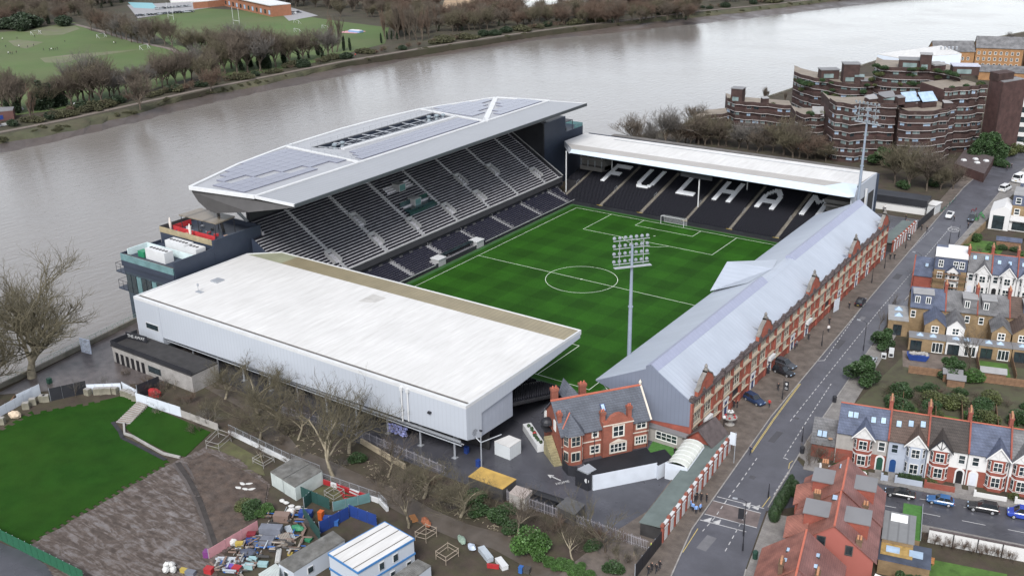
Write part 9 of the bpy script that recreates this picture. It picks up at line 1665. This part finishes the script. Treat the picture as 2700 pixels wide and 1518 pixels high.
# ---- people: one continuous body grown from a skeleton
def person_mesh(pose,coat,legs,head,hair):
 J={'hip':(0,0,.93),'waist':(0,0,1.1),'chest':(0,-.01,1.32),'neck':(0,0,1.5),'head':(0,-.02,1.62),'top':(0,-.01,1.74)}
 st={'stand':.02,'walk':.22,'stride':.32}[pose]
 for s,n in((-1,'l'),(1,'r')):
  f=s*st;J['h'+n]=(s*.1,0,.9);J['k'+n]=(s*.11,-f*.6-.02,.5);J['a'+n]=(s*.12,-f+(.04 if f<0 else 0),.08);J['t'+n]=(s*.13,-f-.14,.04)
  J['s'+n]=(s*.19,0,1.42);J['e'+n]=(s*.27,f*.4+.03,1.17);J['w'+n]=(s*.26,f*.6-.1,.95);J['f'+n]=(s*.25,f*.6-.14,.85)
 nm=list(J);E_=[('hip','waist'),('waist','chest'),('chest','neck'),('neck','head'),('head','top')]+[e for n in 'lr' for e in(('hip','h'+n),('h'+n,'k'+n),('k'+n,'a'+n),('a'+n,'t'+n),('chest','s'+n),('s'+n,'e'+n),('e'+n,'w'+n),('w'+n,'f'+n))]
 rad={'hip':.16,'waist':.15,'chest':.18,'neck':.06,'head':.10,'top':.07};rr={'h':.11,'k':.075,'a':.05,'t':.045,'s':.075,'e':.055,'w':.042,'f':.035}
 me=bpy.data.meshes.new('body');me.from_pydata([J[k]for k in nm],[(nm.index(a),nm.index(b))for a,b in E_],[]);o=bpy.data.objects.new('p',me);col.objects.link(o);md=o.modifiers.new('s','SKIN');me.skin_vertices
 sv_=me.skin_vertices[0].data if me.skin_vertices else None
 if sv_ is None:bpy.context.view_layer.objects.active=o
 for k,v in zip(nm,sv_):r_=rad.get(k)or rr[k[0]];v.radius=(r_,r_*(.75 if k in('hip','waist','chest')else 1));v.use_root=(k=='hip')
 o.modifiers.new('d','SUBSURF').levels=1;bpy.context.view_layer.update();m2=bpy.data.meshes.new_from_object(o.evaluated_get(bpy.context.evaluated_depsgraph_get()));bpy.data.objects.remove(o);m2.materials.clear()
 for m_ in(coat,legs,head,hair,M_BLACK):m2.materials.append(m_)
 for p in m2.polygons:
  c=p.center;p.material_index=4 if c.z<.1 else 1 if c.z<.9 and abs(c.x)<.22 else 3 if c.z>1.68 or(c.z>1.58 and c.y>.03)else 2 if c.z>1.5 or(c.z<.93 and abs(c.x)>.2)else 0;p.use_smooth=True
 return m2
SK=mat('skin',(.42,.25,.18),.6,var=.05);HR=mat('dark_hair',(.03,.02,.015),.6);C_=lambda n,c:mat('cloth_'+n,c,.85,var=.15,sc=4);TR=C_('dark_trousers',(.02,.022,.03));TB=C_('blue_jeans',(.04,.06,.11))
PM={}
def person(label,p,rz,coat='black',pose='stand',legs=TR,group=None,z=.17):
 cc={'black':(.015,.015,.018),'red':(.42,.02,.02),'white':(.60,.60,.60),'hivis':(.42,.52,.06),'bluevis':(.18,.32,.62),'navy':(.02,.03,.07),'grey':(.15,.15,.16)}[coat];k=(coat,pose,legs.name)
 if k not in PM:PM[k]=person_mesh(pose,C_(coat,cc),legs,SK,HR)
 o=thing('person',label,'person',(p[0],p[1],z),rz,group);link('body',PM[k],o);return o
P9=lambda x,y:q(2,2,x,y);P6=lambda x,y:q(2,1,x,y)
person('person in a dark top and shorts walking along the kerb',P9(510,535),R(160),'navy','stride');person('person in a red top walking on the forecourt',P9(652,180),R(170),'red','walk')
for i,(x,y,c)in enumerate(((75,965,'bluevis'),(100,985,'bluevis'),(132,970,'bluevis'),(60,940,'bluevis'))):person('steward in a pale blue vest outside the turnstile wall',P9(x,y),R(40*i),c,'stand',TR,'stewards outside the turnstile wall')
for i,(x,y)in enumerate(((138,890),(105,880),(178,895),(95,900))):person('person in black waiting beside the turnstile wall',P9(x,y),R(70*i),'black','stand',TR,'people waiting by the turnstile wall')
for i,(x,y)in enumerate(((385,185),(410,185),(365,170))):person('person in black by the brick stand door near the flower urn',P9(x,y),R(90*i),'black','stand',TR,'people by the brick stand door')
person('person in black beside the black banner on the forecourt',P9(718,55),R(20),'black','walk')
person('person in a yellow-green jacket at the black yard fence',q(1,2,2335,1265),R(120),'hivis')
for i,(x,y)in enumerate(((2400,1405),(2375,1430),(2340,1420),(2315,1445))):person('person in black walking by the yard gate on the pavement',q(1,2,x,y),R(150),'black','walk',TR,'people in black by the yard gate')
person('person in black standing on the green annexe lawn',q(1,2,2515,540),R(60),'black',z=.08)
person('person in a white top walking along the forecourt',P6(1098,1060),R(10),'white','stride');person('person under a dark coat behind the white-topped walker',P6(1105,1000),R(10),'black','walk');person('person in black near the brick stand by the sign posts',P6(948,1120),R(10),'black','walk');person('pair member in navy by the brick stand noticeboards',P6(845,1190),R(100),'navy');person('pair member in grey by the brick stand noticeboards',P6(858,1175),R(200),'grey');person('person in black walking behind the taxi',P6(1255,885),R(10),'black','walk')
for i,(x,y)in enumerate(((1563,515),(1595,512))):person('person in black walking towards the far turnstiles',P6(x,y),R(10),'black','walk',TR,'people walking to the far turnstiles')
for i,(x,y)in enumerate(((1840,305),(1800,295))):person('person in black outside the far turnstiles',P6(x,y),R(40),'black','stand',TR,'people outside the far turnstiles')
person('person in black beside the white car',P6(2045,225),R(100),'black','walk');person('steward in dark clothes by the painted circle',P6(2150,280),R(60),'black');person('person in red in the far yard',P6(1700,255),R(30),'red',z=.06);person('second person in red in the far yard',P6(1685,250),R(90),'red','walk',TB,z=.06);person('person in black alone in the far yard',P6(1682,215),R(30),'black',z=.06);person('person in grey at the far yard entrance',P6(1512,150),R(30),'grey',z=.06);person('person in white at the far yard entrance',P6(1527,140),R(30),'white',z=.06)
for i,(x,y)in enumerate(((2445,1290),(2478,1275))):person('person in black on the far pavement',q(2,0,x,y),R(30),'black','walk',TR,'people on the far pavement')
for i,(x,y)in enumerate(((20,305),(130,298),(262,285),(490,320),(860,335),(875,335),(330,385),(375,385),(390,384),(405,383),(420,381),(435,378),(65,412),(80,412),(95,412),(125,405),(145,360),(210,362),(255,352),(45,362),(310,250))):person('distant player in dark kit on the far playing field',q(0,0,x,y),R(50*i),'black' if i%4 else 'white','walk',TR,'players on the far playing field',.08)
person('person in red on the far towpath',q(1,0,107,428),R(30),'red','walk',z=.08)
# ---- street furniture
def lamp(label,p,h,rz,arm=1.6,banner=False,cat='street lamp',name='street_lamp',hz=.17):
 t_=thing(name,label,cat,(p[0],p[1],hz),rz);mb=MB();mb.tube((0,0,0),(0,0,1.2),.13,.12,8);mb.tube((0,0,1.2),(0,0,h),.08,.055,8);mb.build('post',M_BLACK,t_)
 if arm:mb=MB();mb.bars([(0,0,h),(arm*.5,0,h+.35),(arm,0,h+.35)],.045,5);a_=mb.build('arm',M_BLACK,t_);mb=MB();mb.cbox((arm+.3,0,h+.33),.75,.28,.14);mb.build('lamp_head',M_STEEL,a_)
 if banner:mb=MB();mb.box(.15,-.03,h*.48,1.05,.03,h*.48+1.9);b_=mb.build('banner',M_BLACK,t_);mb=MB();mb.add([(.4,-.04,h*.48+1.6),(.4,-.04,h*.48+1.25),(.6,-.04,h*.48+1.0),(.8,-.04,h*.48+1.25),(.8,-.04,h*.48+1.6)],[(0,1,2,3,4)]);mb.box(.3,-.045,h*.48+.3,.9,-.035,h*.48+.4);mb.box(.35,-.045,h*.48+.55,.85,-.035,h*.48+.63);mb.build('crest_print',M_WTRIM,b_)
 return t_
lamp('street lamp with black crest banner beside the crossing',q(2,2,458,1150),6.2,R(200),1.4,True);lamp('black crest banner post on the forecourt by the dark blue SUV',q(2,2,750,120),4.4,R(0),0,True);lamp('street lamp with black crest banner by the bare street tree',q(2,1,1775,650),6.0,R(170),1.6,True);lamp('street lamp beside the half hidden silver car',q(2,1,1362,1200),6.4,R(180),1.4);lamp('black crest banner post before the far turnstiles',q(2,1,1680,430),5.0,R(0),0,True)
for x,y,h,lb in((1048,1165,3.6,'plain signpost on the forecourt near the walker in white'),(1425,690,4.2,'plain signpost on the pavement behind the taxi'),(1522,580,3.6,'plain signpost near the far brick gable'),(2010,390,3.2,'plain signpost by the mossy garden wall'),(1905,480,3.0,'plain signpost opposite the last gable'),(2080,345,3.4,'signpost beside the painted circle')):lamp(lb,q(2,1,x,y),h,0,0,False,'signpost','sign_post')
lamp('plain signpost at the side street corner',q(2,2,900,440),3.2,0,0,False,'signpost','sign_post');lamp('plain signpost beside the clipped bushes',q(2,2,645,860),2.6,0,0,False,'signpost','sign_post');lamp('black post by the pavement bin on the lower pavement',q(2,2,452,1260),2.8,0,0,False,'signpost','sign_post')
wsn=thing('white_banner','tall white banner sign on a post beside the turnstile wall','banner',tuple(q(2,2,385,600)));mb=MB();mb.tube((0,0,0),(0,0,6.2),.08,.06,8);mb.build('post',M_STEEL,wsn);mb=MB();mb.box(-1.0,-.05,3.6,.1,.05,6.0);mb.build('banner',M_HOARD,wsn)
wsg=thing('white_banner','white notice board leaning by the brick stand door behind the taxi','notice board',(60.4,14.5,.16),R(80));mb=MB();mb.box(-1.2,-.05,0,1.2,.05,3.0);mb.build('board',M_HOARD,wsg)
ur=thing('flower_urn','stone urn with red and white flowers and globe lamp at the forecourt corner','urn',tuple(q(2,2,355,300,.16)));mb=MB();mb.lathe([(.9,0),(.5,.15),(.4,.7),(1.3,1.3),(1.35,1.5),(.4,1.6),(.35,2.2),(.7,2.5),(.7,2.6)],(0,0,0),14);mb.build('basin',M_CONC,ur);mb=MB();[mb.blob((.9*math.cos(i),.9*math.sin(i),1.6),.25,.25,.2,1,.2)for i in range(6)];mb.build('red_flowers',M_RED,ur);mb=MB();[mb.blob((.45*math.cos(i*1.3),.45*math.sin(i*1.3),2.6),.22,.22,.2,1,.2)for i in range(5)];mb.build('white_flowers',M_WTRIM,ur)
gl_=thing('globe_lamp','white globe lamp on a post by the gabled entrance','lamp',tuple(q(2,2,305,370,.16)));mb=MB();mb.tube((0,0,0),(0,0,3.0),.07,.06,8);mb.build('post',M_BLACK,gl_);mb=MB();mb.blob((0,0,3.3),.35,.35,.35,3,0);mb.build('globe',M_WTRIM,gl_,smooth=True)
for x,y,lb in((900,525,'black litter bin at the side street corner'),(1143,140,'black litter bin opposite the forecourt'),(545,1320,'dark green box bin beside the lower garden wall'),(640,1340,'black wheeled bin by the forecourt cars')):
 p=q(2,2,x,y)if 'forecourt cars' not in lb else q(2,1,x,1370);t_=thing('litter_bin',lb,'bin',(p.x,p.y,.16));mb=MB();mb.lathe([(.38,0),(.4,1.0),(.45,1.05),(.35,1.3)],(0,0,0),10);mb.build('body',M_BLACK if 'green' not in lb else mat('dark_green_bin',(.015,.05,.035)),t_)
sk_=thing('skip','dark blue builder\'s skip heaped with pale rubble behind the yellow brick house','skip',tuple(q(2,1,1770,1265)),BA);mb=MB();mb.add([(-1.6,-.8,.1),(1.6,-.8,.1),(1.6,.8,.1),(-1.6,.8,.1),(-2.2,-.95,1.3),(2.2,-.95,1.3),(2.2,.95,1.3),(-2.2,.95,1.3)],[(0,3,2,1),(0,1,5,4),(1,2,6,5),(2,3,7,6),(3,0,4,7),(4,5,6,7)]);mb.build('body',M_BLUEP,sk_);mb=MB();[mb.blob((-1.4+.5*i,rng.uniform(-.3,.3),1.45),.5,.5,.4,1,.3)for i in range(7)];mb.build('rubble',M_STUC,sk_)
for x,y,lb in((1515,1250,'white boxed air unit on the building site'),(1570,1240,'tall white cabinet on the building site')):t_=thing('white_cabinet',lb,'cabinet',tuple(q(2,1,x,y)),BA);mb=MB();mb.box(-.5,-.4,0,.5,.4,1.0 if 'boxed' in lb else 1.9);mb.build('body',M_WTRIM,t_);mb=MB();mb.box(-.35,-.43,.2,.35,-.401,.8);mb.build('grille',M_BLACK,t_)
def bike(label,p,rz,mt,grp):
 t_=thing('hire_bicycle',label,'bicycle',(p[0],p[1],.17),rz,grp);mb=MB()
 for x in(-.52,.52):mb.bars([(x+.33*math.cos(a),0,.33+.33*math.sin(a))for a in np.linspace(0,6.283,13)[:-1]],.025,4,True)
 mb.build('wheels',M_BLACK,t_);mb=MB();mb.bars([(-.52,0,.33),(-.1,0,.35),(.35,0,.8),(.52,0,.33)],.04,4);mb.bars([(-.1,0,.35),(-.2,0,.85),(.35,0,.8),(.33,0,1.05)],.04,4);mb.build('frame',mt,t_);mb=MB();mb.cbox((-.2,0,.9),.28,.14,.06);mb.build('saddle',M_BLACK,t_);mb=MB();mb.bars([(.33,-.28,1.08),(.33,.28,1.08)],.025,4);mb.build('handlebar',M_BLACK,t_)
M_LIME=mat('bright_green_paint',(.05,.42,.10),.5)
for i in range(9):bike('bright green hire bicycle in the cluster by the white modern house',(73.0+rng.uniform(-.8,.8),101+i*.9),rng.uniform(0,3),M_LIME,'green hire bicycles')
for i in range(6):bike('dark green hire bicycle parked along the far kerb',(62.0+.1*i,104+i*3.0),R(85)+rng.uniform(-.3,.3),mat('teal_paint',(.02,.16,.12),.5),'hire bicycles on the far kerb')
for i in range(3):bike('red delivery bicycle stopped on the far road',(69.6+.3*i,108+i*1.6),rng.uniform(0,3),M_RED,'red bicycles on the far road')
